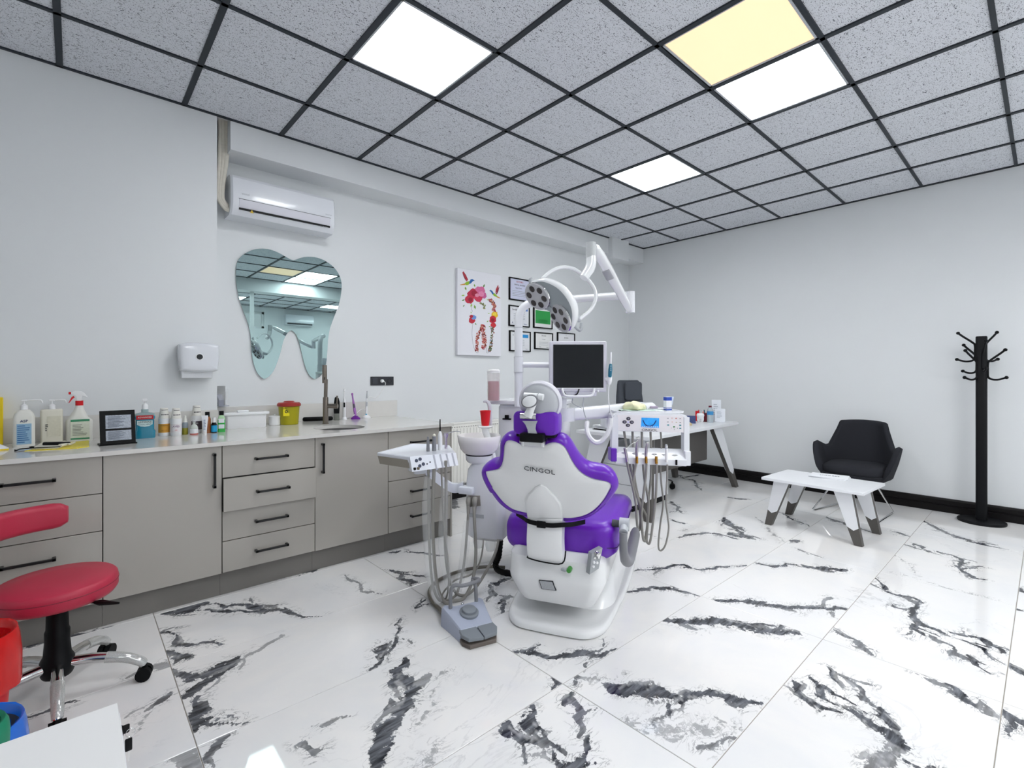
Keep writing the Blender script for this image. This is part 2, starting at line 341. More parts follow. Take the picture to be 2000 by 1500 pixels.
# dark veins of the marble: (points in the photograph, half width in metres, darkness)
VEINS = [
 ([(320,1197),(357,1190),(383,1186),(407,1178)],.028,1), ([(423,1180),(440,1187),(473,1185),(557,1192),(600,1204),(645,1200)],.012,1),
 ([(395,1192),(440,1193),(520,1193)],.007,1), ([(315,1228),(343,1248),(370,1257),(433,1256)],.009,1), ([(330,1267),(350,1283),(360,1293)],.026,1),
 ([(307,1306),(333,1300)],.03,.7), ([(343,1320),(383,1320),(417,1310),(463,1283)],.03,1), ([(363,1360),(400,1333),(453,1300)],.018,1),
 ([(477,1287),(510,1265),(547,1243)],.008,.6), ([(383,1360),(383,1387),(393,1410),(427,1413)],.022,1), ([(427,1395),(393,1410),(380,1437)],.016,1),
 ([(450,1437),(420,1460),(395,1487)],.012,.9), ([(357,1473),(387,1495)],.04,.7), ([(780,1207),(772,1220)],.012,1),
 ([(785,1227),(767,1260),(740,1283),(720,1313)],.013,1), ([(743,1257),(730,1277)],.018,1), ([(793,1283),(780,1320),(777,1340)],.024,1),
 ([(797,1323),(807,1350),(790,1370),(780,1400),(760,1427),(743,1460),(737,1500)],.03,1), ([(767,1360),(750,1387)],.008,.9),
 ([(883,1303),(853,1337),(847,1373),(830,1400),(813,1437)],.012,.5), ([(847,1457),(820,1483),(810,1500)],.03,.45),
 ([(750,1080),(780,1077)],.024,1), ([(793,1077),(833,1083),(880,1085)],.01,1), ([(733,1107),(777,1120),(833,1125)],.009,1),
 ([(780,1130),(807,1140)],.02,1), ([(670,1127),(703,1137),(710,1153),(750,1157)],.009,.7), ([(513,1138),(560,1127)],.012,.9),
 ([(597,1120),(617,1110)],.02,1), ([(590,1460),(617,1467)],.009,.8), ([(627,1420),(650,1413)],.008,.7), ([(300,1373),(347,1347)],.012,.9),
 ([(956,1140),(977,1137),(1001,1127)],.018,1), ([(953,1144),(963,1165)],.02,1), ([(974,1178),(998,1168)],.012,1), ([(998,1168),(977,1199)],.013,1),
 ([(814,1187),(838,1168)],.01,1), ([(1003,1273),(1040,1275),(1080,1283),(1133,1278),(1167,1280),(1213,1263)],.024,1),
 ([(1077,1323),(1083,1347)],.014,1), ([(1107,1338),(1125,1327)],.018,.9), ([(1110,1350),(1103,1377)],.008,1), ([(1113,1363),(1133,1393),(1130,1433)],.011,.9),
 ([(1043,1377),(1037,1407),(1033,1423),(1053,1430)],.017,1), ([(1000,1403),(1000,1440)],.017,1), ([(1010,1427),(1027,1450),(1047,1453)],.013,1),
 ([(1067,1447),(1090,1460)],.011,1), ([(1073,1467),(1090,1487),(1127,1490),(1143,1447)],.018,1),
 ([(1180,1340),(1217,1343),(1260,1352),(1323,1357)],.033,1), ([(1327,1370),(1367,1362),(1420,1362),(1493,1373)],.022,1), ([(1317,1373),(1300,1397)],.008,1),
 ([(1113,1340),(1147,1330),(1220,1313)],.008,.5), ([(1233,1413),(1300,1420),(1367,1427),(1460,1420)],.05,.35), ([(1367,1463),(1420,1453)],.012,.8),
 ([(1223,1157),(1253,1155),(1277,1148),(1317,1152),(1368,1163)],.016,1), ([(1253,1113),(1293,1110),(1327,1106),(1367,1112),(1417,1110),(1455,1105)],.014,1),
 ([(1400,1173),(1453,1170),(1500,1180),(1550,1187),(1600,1187),(1650,1189)],.026,1), ([(1297,1215),(1350,1213),(1400,1218),(1450,1222),(1500,1233),(1560,1237)],.033,1),
 ([(1470,1100),(1517,1105),(1557,1103)],.014,1), ([(1573,1107),(1607,1110),(1660,1113)],.024,1), ([(1710,1130),(1747,1157),(1783,1170),(1800,1185)],.011,1),
 ([(1737,1187),(1773,1193)],.009,1), ([(1800,1185),(1780,1200),(1793,1217),(1833,1230),(1853,1240)],.018,1), ([(1783,1220),(1803,1242)],.014,1),
 ([(1813,1243),(1837,1260),(1887,1290)],.009,.9), ([(1867,1237),(1913,1247),(1962,1275)],.013,1), ([(1880,1250),(1920,1267),(1947,1290)],.011,1),
 ([(1890,1282),(1915,1305)],.009,1), ([(1633,1237),(1667,1253),(1703,1280)],.017,.9), ([(1833,1328),(1873,1353),(1917,1383)],.02,1), ([(1925,1367),(1938,1392)],.01,.8),
 ([(1543,1330),(1570,1357),(1590,1380)],.016,1), ([(1577,1320),(1597,1343),(1607,1363),(1630,1372)],.016,1), ([(1593,1370),(1613,1387),(1640,1390)],.011,1),
 ([(1620,1303),(1633,1328)],.009,1), ([(1640,1317),(1673,1340),(1690,1363),(1707,1377)],.011,.9), ([(1717,1380),(1733,1400),(1747,1423)],.018,1),
 ([(1653,1383),(1683,1395)],.011,1), ([(1677,1400),(1707,1420),(1733,1430),(1753,1457)],.022,1), ([(1750,1457),(1737,1470),(1717,1483),(1700,1500)],.022,.8),
 ([(1750,1477),(1800,1497)],.012,1), ([(1985,1143),(2000,1157),(2020,1165)],.02,1), ([(1982,1187),(2005,1193)],.014,1), ([(1970,1290),(2000,1310),(2030,1325)],.022,1),
 ([(1962,1387),(2000,1413),(2030,1430)],.022,1), ([(1410,1012),(1430,1030),(1467,1052)],.02,1), ([(1762,1063),(1813,1078)],.013,1), ([(1787,1062),(1812,1074)],.01,1),
 ([(1830,1077),(1867,1087),(1883,1100)],.013,1), ([(1883,1100),(1877,1113),(1900,1127),(1930,1133)],.015,1), ([(1890,1107),(1920,1108)],.009,.8),
 ([(1800,1017),(1833,1033),(1867,1047),(1910,1060),(1977,1078)],.018,1), ([(1613,1010),(1660,1027),(1707,1042)],.012,1), ([(1740,1037),(1770,1047)],.012,1),
 ([(1542,1056),(1560,1056)],.022,.9), ([(1557,1075),(1607,1088)],.01,.8), ([(1517,1000),(1577,1027)],.012,1), ([(1480,1010),(1525,1060)],.02,.35),
 ([(1322,926),(1338,934),(1354,939),(1364,952),(1388,965),(1420,970)],.012,1), ([(1335,933),(1364,927)],.02,1), ([(1420,971),(1452,976)],.018,1),
 ([(1303,974),(1316,984),(1334,1003)],.014,.9), ([(1308,1016),(1338,1023)],.015,1), ([(1319,1051),(1348,1045),(1380,1043),(1436,1048)],.014,.9),
 ([(1409,1011),(1428,1024),(1449,1035)],.026,1), ([(1428,1042),(1460,1050)],.028,1), ([(1324,1037),(1345,1035)],.03,.5),
 ([(880,968),(888,985),(886,1000)],.035,.8), ([(140,1245),(180,1232),(222,1222)],.01,1), ([(70,1392),(110,1380),(150,1365)],.012,1), ([(60,1262),(85,1250)],.03,1),
 ([(270,1430),(300,1385)],.01,.5), ([(1700,1060),(1760,1090),(1800,1125)],.008,.5), ([(1750,1120),(1840,1145),(1940,1170)],.01,.45), ([(940,1050),(980,1040)],.012,1),
 ([(860,1030),(875,1015)],.02,.8), ([(1255,1040),(1290,1052)],.03,.35), ([(1160,1112),(1210,1110)],.01,.8),
]
M_marble = mat('polished_marble', 'eceae8', .035, var=0, coat=0)
nd, lk, pb = nodes_of(M_marble)
pb.inputs['Specular IOR Level'].default_value = .5
geo = nd.new('ShaderNodeNewGeometry')
def N(t, **k):
    n = nd.new(t)
    for a, v in k.items(): n.inputs[a].default_value = v
    return n
def math_(op, a, b_=None, c_=None):
    n = nd.new('ShaderNodeMath'); n.operation = op
    for i, x in enumerate((a, b_, c_)):
        if x is None: continue
        if isinstance(x, (int, float)): n.inputs[i].default_value = x
        else: lk.new(x, n.inputs[i])
    return n.outputs[0]
def noise(scale, detail=6, dist=0, sc=None, rot=0, rough=.6):
    n = N('ShaderNodeTexNoise', Scale=scale, Detail=detail, Distortion=dist, Roughness=rough)
    if sc:
        m = nd.new('ShaderNodeMapping'); m.inputs['Scale'].default_value = sc; m.inputs['Rotation'].default_value = (0, 0, rot)
        lk.new(geo.outputs['Position'], m.inputs[0]); lk.new(m.outputs[0], n.inputs['Vector'])
    else: lk.new(geo.outputs['Position'], n.inputs['Vector'])
    return n.outputs['Fac']
at = nd.new('ShaderNodeAttribute'); at.attribute_name = 'vein'
sep = nd.new('ShaderNodeSeparateXYZ'); lk.new(at.outputs['Vector'], sep.inputs[0])
nA = noise(16, 9, .6, rough=.68); nB = noise(60, 6, .3, rough=.7); nS = noise(7, 6, .5, (1, 6, 1), .5)
e = math_('ADD', sep.outputs[0], math_('MULTIPLY', math_('SUBTRACT', nA, .5), 1.9))
e = math_('ADD', e, math_('MULTIPLY', math_('SUBTRACT', nB, .5), .9))
mr = nd.new('ShaderNodeMapRange'); mr.interpolation_type = 'SMOOTHSTEP'; mr.inputs[1].default_value = .47; mr.inputs[2].default_value = .60
lk.new(e, mr.inputs[0])
mask = math_('MULTIPLY', mr.outputs[0], sep.outputs[1])
mask = math_('MULTIPLY', mask, math_('GREATER_THAN', sep.outputs[0], .02))
# hairlines fraying out around the veins
fr_ = math_('ABSOLUTE', math_('SUBTRACT', noise(9, 8, 1.0, (1, 2.2, 1), .5, rough=.62), .5))
fl_ = nd.new('ShaderNodeMapRange'); fl_.inputs[1].default_value = .022; fl_.inputs[2].default_value = .004; lk.new(fr_, fl_.inputs[0])
fh_ = nd.new('ShaderNodeMapRange'); fh_.inputs[1].default_value = .25; fh_.inputs[2].default_value = .8; lk.new(sep.outputs[2], fh_.inputs[0])
mask = math_('MAXIMUM', mask, math_('MULTIPLY', math_('MULTIPLY', fl_.outputs[0], fh_.outputs[0]), .8))
# striation inside the veins
st = nd.new('ShaderNodeMapRange'); st.inputs[1].default_value = .38; st.inputs[2].default_value = .66; lk.new(nS, st.inputs[0])
dk = nd.new('ShaderNodeMix'); dk.data_type = 'RGBA'; dk.inputs[6].default_value = lin('25272d'); dk.inputs[7].default_value = lin('73767d'); lk.new(st.outputs[0], dk.inputs[0])
# faint hairline veins everywhere
rg = math_('ABSOLUTE', math_('SUBTRACT', noise(1.5, 7, 1.2, rough=.55), .5))
hl = nd.new('ShaderNodeMapRange'); hl.inputs[1].default_value = .007; hl.inputs[2].default_value = 0; lk.new(rg, hl.inputs[0])
hm = nd.new('ShaderNodeMapRange'); hm.inputs[1].default_value = .55; hm.inputs[2].default_value = .7; lk.new(noise(1.1, 2), hm.inputs[0])
hair = math_('MULTIPLY', math_('MULTIPLY', hl.outputs[0], hm.outputs[0]), .35)
cl = nd.new('ShaderNodeMapRange'); cl.inputs[1].default_value = .35; cl.inputs[2].default_value = .75; lk.new(noise(2.2, 5, .8), cl.inputs[0])
bs_ = nd.new('ShaderNodeMix'); bs_.data_type = 'RGBA'; bs_.inputs[6].default_value = lin('eae8e6'); bs_.inputs[7].default_value = lin('dfe0e2'); lk.new(cl.outputs[0], bs_.inputs[0])
m1 = nd.new('ShaderNodeMix'); m1.data_type = 'RGBA'; m1.inputs[7].default_value = lin('8b8d92'); lk.new(bs_.outputs[2], m1.inputs[6]); lk.new(hair, m1.inputs[0])
m2 = nd.new('ShaderNodeMix'); m2.data_type = 'RGBA'; lk.new(m1.outputs[2], m2.inputs[6]); lk.new(dk.outputs[2], m2.inputs[7]); lk.new(mask, m2.inputs[0])
lk.new(m2.outputs[2], pb.inputs['Base Color'])
TX = [.372 + 1.168 * k for k in range(-3, 6)]; TY = [-.725 - .588 * k for k in range(-2, 15)]
strokes = []
for pts, hw, dkn in VEINS:
    W = [onz(x, y, 0) for x, y in pts]
    W = spl(W, 5) if len(W) > 2 else [W[0].lerp(W[1], i / 5) for i in range(6)]
    c = W[len(W) // 2]; strokes.append((np.array([(p.x, p.y) for p in W]), max(hw, .010), dkn if dkn > .55 else .54, (c.x, c.y)))
_rb = np.random.RandomState(5)
for pl, hw, dkn, cc_ in list(strokes):
    if hw < .009 or dkn < .6: continue
    L = len(pl) - 1; tot = np.linalg.norm(pl[-1] - pl[0])
    for q in range(int(2 + tot / .12)):
        k = _rb.randint(0, L); a = pl[k]; dr = pl[k+1] - pl[k]; dr = dr / max(1e-6, np.linalg.norm(dr)); g = _rb.uniform(-.75, .75); rot = np.array([[np.cos(g), -np.sin(g)], [np.sin(g), np.cos(g)]])
        d1 = rot @ dr * (1 if _rb.rand() > .35 else -1); ln = _rb.uniform(.05, .16) * (.6 + 20 * hw); g2 = _rb.uniform(-.5, .5); d2 = np.array([[np.cos(g2), -np.sin(g2)], [np.sin(g2), np.cos(g2)]]) @ d1
        off = np.array([-dr[1], dr[0]]) * hw * _rb.uniform(-1, 1)
        strokes.append((np.array([a + off, a + off + d1 * ln * .5, a + off + d1 * ln * .5 + d2 * ln * .5]), max(.006, hw * _rb.uniform(.25, .5)), dkn * _rb.uniform(.6, 1), cc_))
_wk = [( _rb.uniform(9, 22, 2) * _rb.choice([-1, 1], 2), _rb.uniform(0, 6.3)) for _ in range(10)] + [( _rb.uniform(25, 60, 2) * _rb.choice([-1, 1], 2), _rb.uniform(0, 6.3)) for _ in range(14)]
def warp(P):
    o = np.zeros_like(P)
    for i, (kv, ph) in enumerate(_wk):
        am = .0065 if i < 10 else .0032
        o[:, i % 2] += am * np.sin(P @ kv + ph)
    return P + o
def tile_strokes(x0, x1, y0, y1): return [s for s in strokes if x0 <= s[3][0] < x1 and y0 <= s[3][1] < y1]
simple = {}
rs = np.random.RandomState(3)
for i in range(len(TX)):
    for j in range(len(TY)):
        x0 = max(XB, TX[i] - (1.168 if i == 0 else 1.168)); x1 = min(XF, TX[i]); y1 = min(YR, TY[j] + .588); y0 = max(YB, TY[j])
        if i == len(TX) - 1: pass
        if x1 - x0 < .02 or y1 - y0 < .02: continue
        X0, X1, Y0, Y1 = x0 + .0014, x1 - .0014, y0 + .0014, y1 - .0014
        cx, cy = (X0 + X1) / 2, (Y0 + Y1) / 2; g = .0012
        ss = tile_strokes(x0, x1, y0, y1)
        seen = (V((cx, cy, 0)) - CAM).dot(FW) > 0 and y0 > -3.7
        if not ss and not seen:
            a = rs.rand() * 2 * math.pi; q = np.array([cx, cy]) + (rs.rand(2) - .5) * [.5, .2]
            if False: ss = [(np.array([q, q + [.2, .1]]), .02, 1, (0, 0))]
        if ss:
            nx = max(2, int((X1 - X0) / .011)); ny = max(2, int((Y1 - Y0) / .011))
            gx = np.linspace(X0 + g, X1 - g, nx + 1); gy = np.linspace(Y0 + g, Y1 - g, ny + 1)
            PX, PY = np.meshgrid(gx, gy); P = np.stack([PX.ravel(), PY.ravel()], 1); P0_ = P; P = warp(P)
            val = np.zeros(len(P)); hal = np.zeros(len(P)); dar = np.zeros(len(P)) + .9
            for pl, hw, dkn, _ in ss:
                L = len(pl) - 1
                for s in range(L):
                    a, c = pl[s], pl[s+1]; ab = c - a; tt = np.clip(((P - a) @ ab) / max(1e-9, ab @ ab), 0, 1)
                    d = np.linalg.norm(P - (a + tt[:, None] * ab), axis=1)
                    f = (s + tt) / L; wv = hw * (.45 + .75 * np.sin(np.pi * (.08 + .84 * f)))
                    hal = np.maximum(hal, (1 - d / (2 * wv + .045)) * min(1, dkn * 1.2)); v = (1 - d / (2 * wv)) * (1 if dkn > .55 else .62); up = v > val; val[up] = v[up]; dar[up] = dkn
            nv = len(P)
            verts = [(x, y, 0) for x, y in P0_ - [cx, cy]]
            fc = [(r * (nx+1) + k, r * (nx+1) + k + 1, (r+1) * (nx+1) + k + 1, (r+1) * (nx+1) + k) for r in range(ny) for k in range(nx)]
            rim = [k for k in range(nx)] + [r * (nx+1) + nx for r in range(ny)] + [ny * (nx+1) + k for k in range(nx, 0, -1)] + [r * (nx+1) for r in range(ny, 0, -1)]
            base = len(verts); hx, hy = (X1 - X0) / 2, (Y1 - Y0) / 2
            for k in rim:
                vx, vy, _ = verts[k]; verts.append((vx + math.copysign(g, vx) * (abs(abs(vx) - hx + g) < 1e-6), vy + math.copysign(g, vy) * (abs(abs(vy) - hy + g) < 1e-6), -g))
            b2 = len(verts)
            for k in range(len(rim)): vx, vy, _ = verts[base + k]; verts.append((vx, vy, -.004))
            m_ = len(rim)
            for k in range(m_):
                k2 = (k + 1) % m_; fc.append((rim[k], base + k, base + k2, rim[k2])); fc.append((base + k, b2 + k, b2 + k2, base + k2))
            me = bpy.data.meshes.new('floor_tile'); me.from_pydata(verts, [], fc)
            att = me.attributes.new('vein', 'FLOAT_VECTOR', 'POINT')
            arr = np.zeros((len(verts), 3)); arr[:nv, 0] = val; arr[:nv, 1] = dar; arr[:nv, 2] = hal; att.data.foreach_set('vector', arr.ravel())
            me.materials.append(M_marble); me.update()
        else:
            key = (round(X1 - X0, 3), round(Y1 - Y0, 3))
            if key not in simple:
                t = bm_new(); bx(t, (-(X1-X0)/2, -(Y1-Y0)/2, -.004), ((X1-X0)/2, (Y1-Y0)/2, 0), g, 1)
                me = bpy.data.meshes.new('floor_tile'); t.to_mesh(me); t.free(); me.materials.append(M_marble); simple[key] = me
            me = simple[key]
        o = bpy.data.objects.new('floor_tile', me); COL.objects.link(o); o.parent = floor; o.location = (cx, cy, 0)
# ================================================================ LEFT WALL: CABINETS AND WORKTOP
M_cab = mat('grey_lacquer', 'aaa69f', .16, var=.03, vs=2, coat=.3)
nd, lk, pb = nodes_of(M_cab)
M_kick = mat('dark_plinth', '7c7975', .45)
M_hand = mat('handle_black', '101113', .35)
M_carc = mat('carcass_dark', '2a2a2a', .6)
YF = -.742
def hbar(x0, z0, x1, z1, y, parent):
    b = bm_new(); s = .006; yo = y - .026
    bx(b, (min(x0, x1) - s, yo - s, min(z0, z1) - s), (max(x0, x1) + s, yo + s, max(z0, z1) + s), .0015, 1)
    for x, z in ((x0, z0), (x1, z1)):
        bx(b, (x - s - .001, yo - s, z - s - .001), (x + s + .001, y + .003, z + s + .001), .001, 1)
    obj('handle', b, M_hand, parent, label='black bar handle')
def unit(x0, x1, lab, drawers=None, door=None, pull=None):
    r = root('drawer_cabinet' if drawers else 'door_cabinet', ((x0 + x1) / 2, -.4, 0), lab, 'cabinet', 'built-in base cabinets')
    yb = -.075 if x0 < .7 else .16
    b = bm_new(); bx(b, (x0 + .001, YF + .021, .132), (x1 - .001, yb, .849)); obj('body', b, M_carc, r)
    b = bm_new(); bx(b, (x0 + .0005, -.69, 0), (x1 - .0005, -.672, .131)); obj('plinth', b, M_kick, r)
    g = .002
    if drawers:
        for k, (z1, z0) in enumerate(zip(drawers[:-1], drawers[1:])):
            y = YF - (.028 if pull == k else 0)
            b = bm_new(); bx(b, (x0 + g, y, z0 + g), (x1 - g, y + .018, z1 - g), .001, 1)
            f = obj('drawer_front', b, M_cab, r)
            if pull == k:
                b = bm_new(); bx(b, (x0 + .03, y + .018, z0 + .02), (x1 - .03, YF + .05, z1 - .03)); obj('drawer_box', b, M_wmatte, r)
            cz = (z0 + z1) / 2 if z1 - z0 < .25 else z1 - .09
            cx = (x0 + x1) / 2; hbar(cx - .085, cz, cx + .085, cz, y, f)
    else:
        b = bm_new(); bx(b, (x0 + g, YF, .137), (x1 - g, YF + .018, .85 - g), .001, 1)
        f = obj('door', b, M_cab, r)
        hx = x1 - .04 if door == 'r' else x0 + .045
        hbar(hx, .63, hx, .805, YF, f)
    return r
unit(-.87, -.35, 'glossy grey door cabinet at the start of the built-in row', door='r')
unit(-.35, .167, 'glossy grey three-drawer cabinet behind the red stool', [.85, .667, .485, .137])
unit(.167, .681, 'glossy grey door cabinet under the black desk sign', door='r')
unit(.681, 1.197, 'glossy grey four-drawer cabinet with its second drawer pulled slightly open', [.85, .667, .481, .313, .137], pull=1)
unit(1.197, 1.706, 'glossy grey door cabinet under the sink', door='l')
unit(1.706, 2.236, 'glossy grey four-drawer cabinet at the end of the row beside the radiator', [.85, .67, .498, .317, .137])
b = bm_new(); bx(b, (2.2365, YF, .0), (2.25, .178, .849)); tag(obj('end_panel', b, M_cab, loc=(2.24, -.3, 0)), 'glossy grey end panel closing the cabinet row by the radiator', 'panel')
# worktop with a round cut-out for the sink
M_top = mat('stone_worktop', 'd8d6d2', .1, var=.03, vs=25, coat=.2)
SK = V((1.475, -.462, 0)); SR = .172
wt = root('worktop', (.7, -.4, .85), 'long glossy pale stone worktop resting on the grey cabinets', 'worktop')
b = bm_new()
out = [(-1.4, -.762), (2.256, -.762), (2.256, .178), (.792, .178), (.792, -.057), (-1.4, -.057)]
nS_ = 40
def topface(z, flip):
    vo = [b.verts.new((x, y, z)) for x, y in out]; vi = [b.verts.new((SK.x + SR * math.cos(2*math.pi*i/nS_), SK.y + SR * math.sin(2*math.pi*i/nS_), z)) for i in range(nS_)]
    ed = [b.edges.new((vo[i], vo[(i+1) % len(vo)])) for i in range(len(vo))] + [b.edges.new((vi[i], vi[(i+1) % nS_])) for i in range(nS_)]
    bmesh.ops.triangle_fill(b, edges=ed, use_beauty=True); return vo, vi
a1, i1 = topface(.872, 0); a0, i0 = topface(.85, 1)
for A, B in ((a0, a1), (i0, i1)):
    n = len(A)
    for i in range(n): b.faces.new((A[i], A[(i+1) % n], B[(i+1) % n], B[i]))
obj('slab', b, M_top, wt)
b = bm_new(); bx(b, (-1.4, -.078, .872), (.79, -.055, 1.008), .001, 1); tag(obj('upstand', b, M_top, loc=(0, -.06, .872)), 'pale stone upstand along the pier behind the pump bottles', 'upstand')
b = bm_new(); bx(b, (.792, .158, .872), (2.283, .18, 1.012), .001, 1); tag(obj('upstand', b, M_top, loc=(1.5, .17, .872)), 'pale stone upstand in the recess behind the tap', 'upstand')
sk = root('sink', (SK.x, SK.y, .85), 'round steel undermount sink below the tall tap', 'sink')
b = bm_new(); lathe(b, [(SR + .015, -.0005), (SR - .002, -.0005), (SR - .01, -.06), (SR - .03, -.11), (SR - .08, -.13), (.025, -.135), (.022, -.14), (SR - .08, -.138), (SR - .02, -.115), (SR + .002, -.06), (SR + .015, -.004)], T(SK.x, SK.y, .85), 40, cap=False); obj('bowl', b, M_steel, sk)
b = bm_new(); lathe(b, [(.001, -.133), (.03, -.133), (.034, -.136), (.001, -.142)], T(SK.x, SK.y, .85)); obj('drain', b, M_chrome, sk)
# tap
FB = onz(636, 828, .872); tp = root('kitchen_tap', FB, 'tall brushed bronze tap with pull-out head behind the sink', 'tap')
b = bm_new(); lathe(b, [(.024, 0), (.024, .006), (.02, .01), (.02, .2), (.019, .203), (.001, .203)], T(*FB)); obj('column', b, M_steel, tp)
b = bm_new(); cyl(b, FB + V((0, 0, .2)), FB + V((.002, -.002, .34)), .0135); obj('riser', b, M_steel, tp)
hd = FB + V((-.012, -.01, .31))
b = bm_new(); lathe(b, [(.001, 0), (.017, 0), (.0175, .03), (.0165, .13), (.015, .137), (.001, .137)], T(*hd)); q = obj('spray_head', b, M_steel, tp)
b = bm_new(); box(b, hd + V((-.006, -.0165, .035)), (.006, .004, .02), bev=.0018); obj('button', b, M_black, q)
sd = RT
b = bm_new(); cyl(b, FB + V((0, 0, .135)), FB + sd * .066 + V((0, 0, .135)), .0165); cyl(b, FB + sd * .066 + V((0, 0, .135)), FB + sd * .092 + V((0, 0, .135)), .0185); q = obj('mixer_body', b, M_steel, tp)
b = bm_new(); cyl(b, FB + sd * .085 + V((0, 0, .15)), FB + sd * .088 + V((0, 0, .215)), .006); obj('lever', b, M_steel, q)
# ---------------------------------------------------------------- tooth mirror
M_mirror = mat('mirror_silver', 'a9c0bf', .01, metal=1, var=0)
M_medge = mat('mirror_edge', 'aebfbd', .15, var=0)
mz = [(210,290),(240,220),(310,165),(400,132),(500,130),(590,155),(670,195),(735,232),(775,240),(830,220),(900,208),(990,215),(1080,250),(1160,310),(1210,380),(1235,460),(1232,560),(1210,670),(1165,790),(1125,900),(1105,1010),(1098,1120),(1085,1250),(1060,1330),(1020,1380),(970,1398),(920,1360),(880,1270),(850,1150),(825,1050),(795,970),(760,932),(730,932),(695,970),(665,1040),(640,1140),(600,1260),(560,1340),(510,1388),(470,1395),(420,1350),(385,1270),(365,1180),(355,1050),(345,950),(320,850),(280,740),(240,620),(215,500),(205,390)]
P = spl([ony(420 + x / 5, 460 + y / 5, .164) for x, y in mz], 3, True)
mr_ = root('tooth_mirror', (1.3, .17, 1.2), 'frameless tooth-shaped mirror hung above the worktop', 'mirror')
b = bm_new(); loft(b, [[p + V((0, .019, 0)) for p in P], P], cap=False); obj('edge', b, M_medge, mr_)
c = sum(P, V((0, 0, 0))) / len(P)
b = bm_new(); vs = [b.verts.new(p) for p in P]; ed = [b.edges.new((vs[i], vs[(i+1) % len(vs)])) for i in range(len(vs))]; bmesh.ops.triangle_fill(b, edges=ed, use_beauty=True); bmesh.ops.recalc_face_normals(b, faces=b.faces[:]); obj('glass', b, M_mirror, mr_)
# ---------------------------------------------------------------- split air conditioner with its pipes
M_ac = mat('ac_plastic', 'e0e3e9', .22, coat=.3, var=.01)
yf = -.03
xl = ony(452, 345, yf).x; xr = ony(656, 395, yf).x; zt = ony(456, 336, yf).z; zb = ony(446, 413, yf).z
xl2 = ony(447, 418, yf).x
ac = root('air_conditioner', ((xl + xr) / 2, YR, zb), 'white split air conditioner mounted under the beam', 'air conditioner')
hh = zt - zb
prof = [(.18, 0), (.02, 0), (-.012, .03), (-.028, .07), (-.03, .12), (-.028, hh * .65), (-.018, hh - .03), (0, hh - .008), (.03, hh), (.18, hh)]
b = bm_new(); loft(b, [[V((x, y, zb + z)) for y, z in [(.18 + (y - .18) * k, zz) for y, zz in prof]] for x, k in ((xl, .9), (xl + .012, .985), (xl + .03, 1), (xr - .03, 1), (xr - .012, .985), (xr, .9))]); obj('housing', b, M_ac, ac, ang=30)
b = bm_new(); loft(b, [[V((x, y - .003, zb + z)) for y, z in ((-.0205, .048), (-.0295, .082), (-.0315, .105), (-.026, .105), (-.02, .05))] for x in (xl + .05, xr - .045)]); fl = obj('louvre', b, M_lilac, ac)
b = bm_new(); bx(b, (xl + .05, -.026, zb + .034), (xr - .045, -.008, zb + .046)); obj('vent_slot', b, M_black, ac)
b = bm_new(); bx(b, (xl + .047, -.0335, zb + .106), (xr - .043, -.02, zb + .1085)); obj('panel_gap', b, M_dgrey, ac)
q = ony(492, 424, -.03); b = bm_new(); face(b, [V((q.x - .013, -.0295, zb + .022)), V((q.x + .013, -.0295, zb + .022)), V((q.x, -.0315, zb + .045))]); obj('warning_triangle', b, mat('yellow_print', 'd3b43a', .5), ac)
RX = Matrix.Rotation(math.pi / 2, 4, 'X')
text('brand_print', 'vestel', .022, T(xl + .09, -.0345, zb + .145) @ RX, M_lgrey, ac)
text('model_print', 'inverter', .016, T(xr - .06, -.0345, zb + .13) @ RX, M_lgrey, ac)
text('notice_print', 'PLASMA', .012, T(xr - .08, -.0265, zb + .03) @ RX, M_lgrey, ac)
M_lag = mat('pipe_lagging', 'd9d4c8', .7, var=.1, vs=40, bump=.5, bs=60)
pr_ = root('pipe_bundle', (.83, .08, 2.2), 'off-white lagged pipes dropping from ceiling to the air conditioner', 'pipe')
def wy(x, y, Y): return ony(x, y, Y)
for pts, rad in (([(432, 226), (431, 290), (428, 350), (428, 385), (440, 405), (450, 410)], .013), ([(437, 228), (437, 290), (433, 345), (430, 380), (438, 398), (452, 408)], .015), ([(444, 231), (445, 270), (443, 310), (438, 345), (435, 385), (446, 402)], .017)):
    b = bm_new(); tube(b, [wy(x, y, .03) + V((0, .02, 0)) for x, y in pts], rad, 10); obj('pipe', b, M_lag, pr_)
# ---------------------------------------------------------------- paper towel dispenser on the pier
M_disp = mat('dispenser_plastic', 'd9dce2', .15, coat=.5, var=.01)
yd = -.165
p0 = ony(350, 668, yd); p1 = ony(429, 672, yd); z1 = p0.z; z0 = ony(353, 725, yd).z
dw = p1.x - p0.x; cx = (p0.x + p1.x) / 2
ds = root('towel_dispenser', (cx, YN, z0), 'pale glossy paper towel dispenser with dark round window', 'dispenser')
oc = [(-.5, .86), (-.47, .95), (-.2, 1), (.2, 1), (.47, .95), (.5, .86), (.505, .5), (.47, .12), (.45, .02), (.2, -.03), (-.2, -.03), (-.45, .02), (-.47, .12), (-.505, .5)]
oc = spl([V((x * dw, 0, z * (z1 - z0))) for x, z in oc], 3, True)
b = bm_new(); loft(b, [[V((cx + p.x * k, y, z0 + (z1-z0) * .5 + (p.z - (z1-z0) * .5) * k)) for p in oc] for y, k in ((YN, .97), (yd + .03, 1), (yd + .01, .985), (yd, .94), (yd - .006, .8), (yd - .008, .5), (yd - .0085, .1))]); obj('cover', b, M_disp, ds, ang=50)
wc = ony(390, 697, yd - .009)
Mw = frame(V((wc.x, yd - .0068, wc.z)), (1, 0, 0), (0, 0, 1))
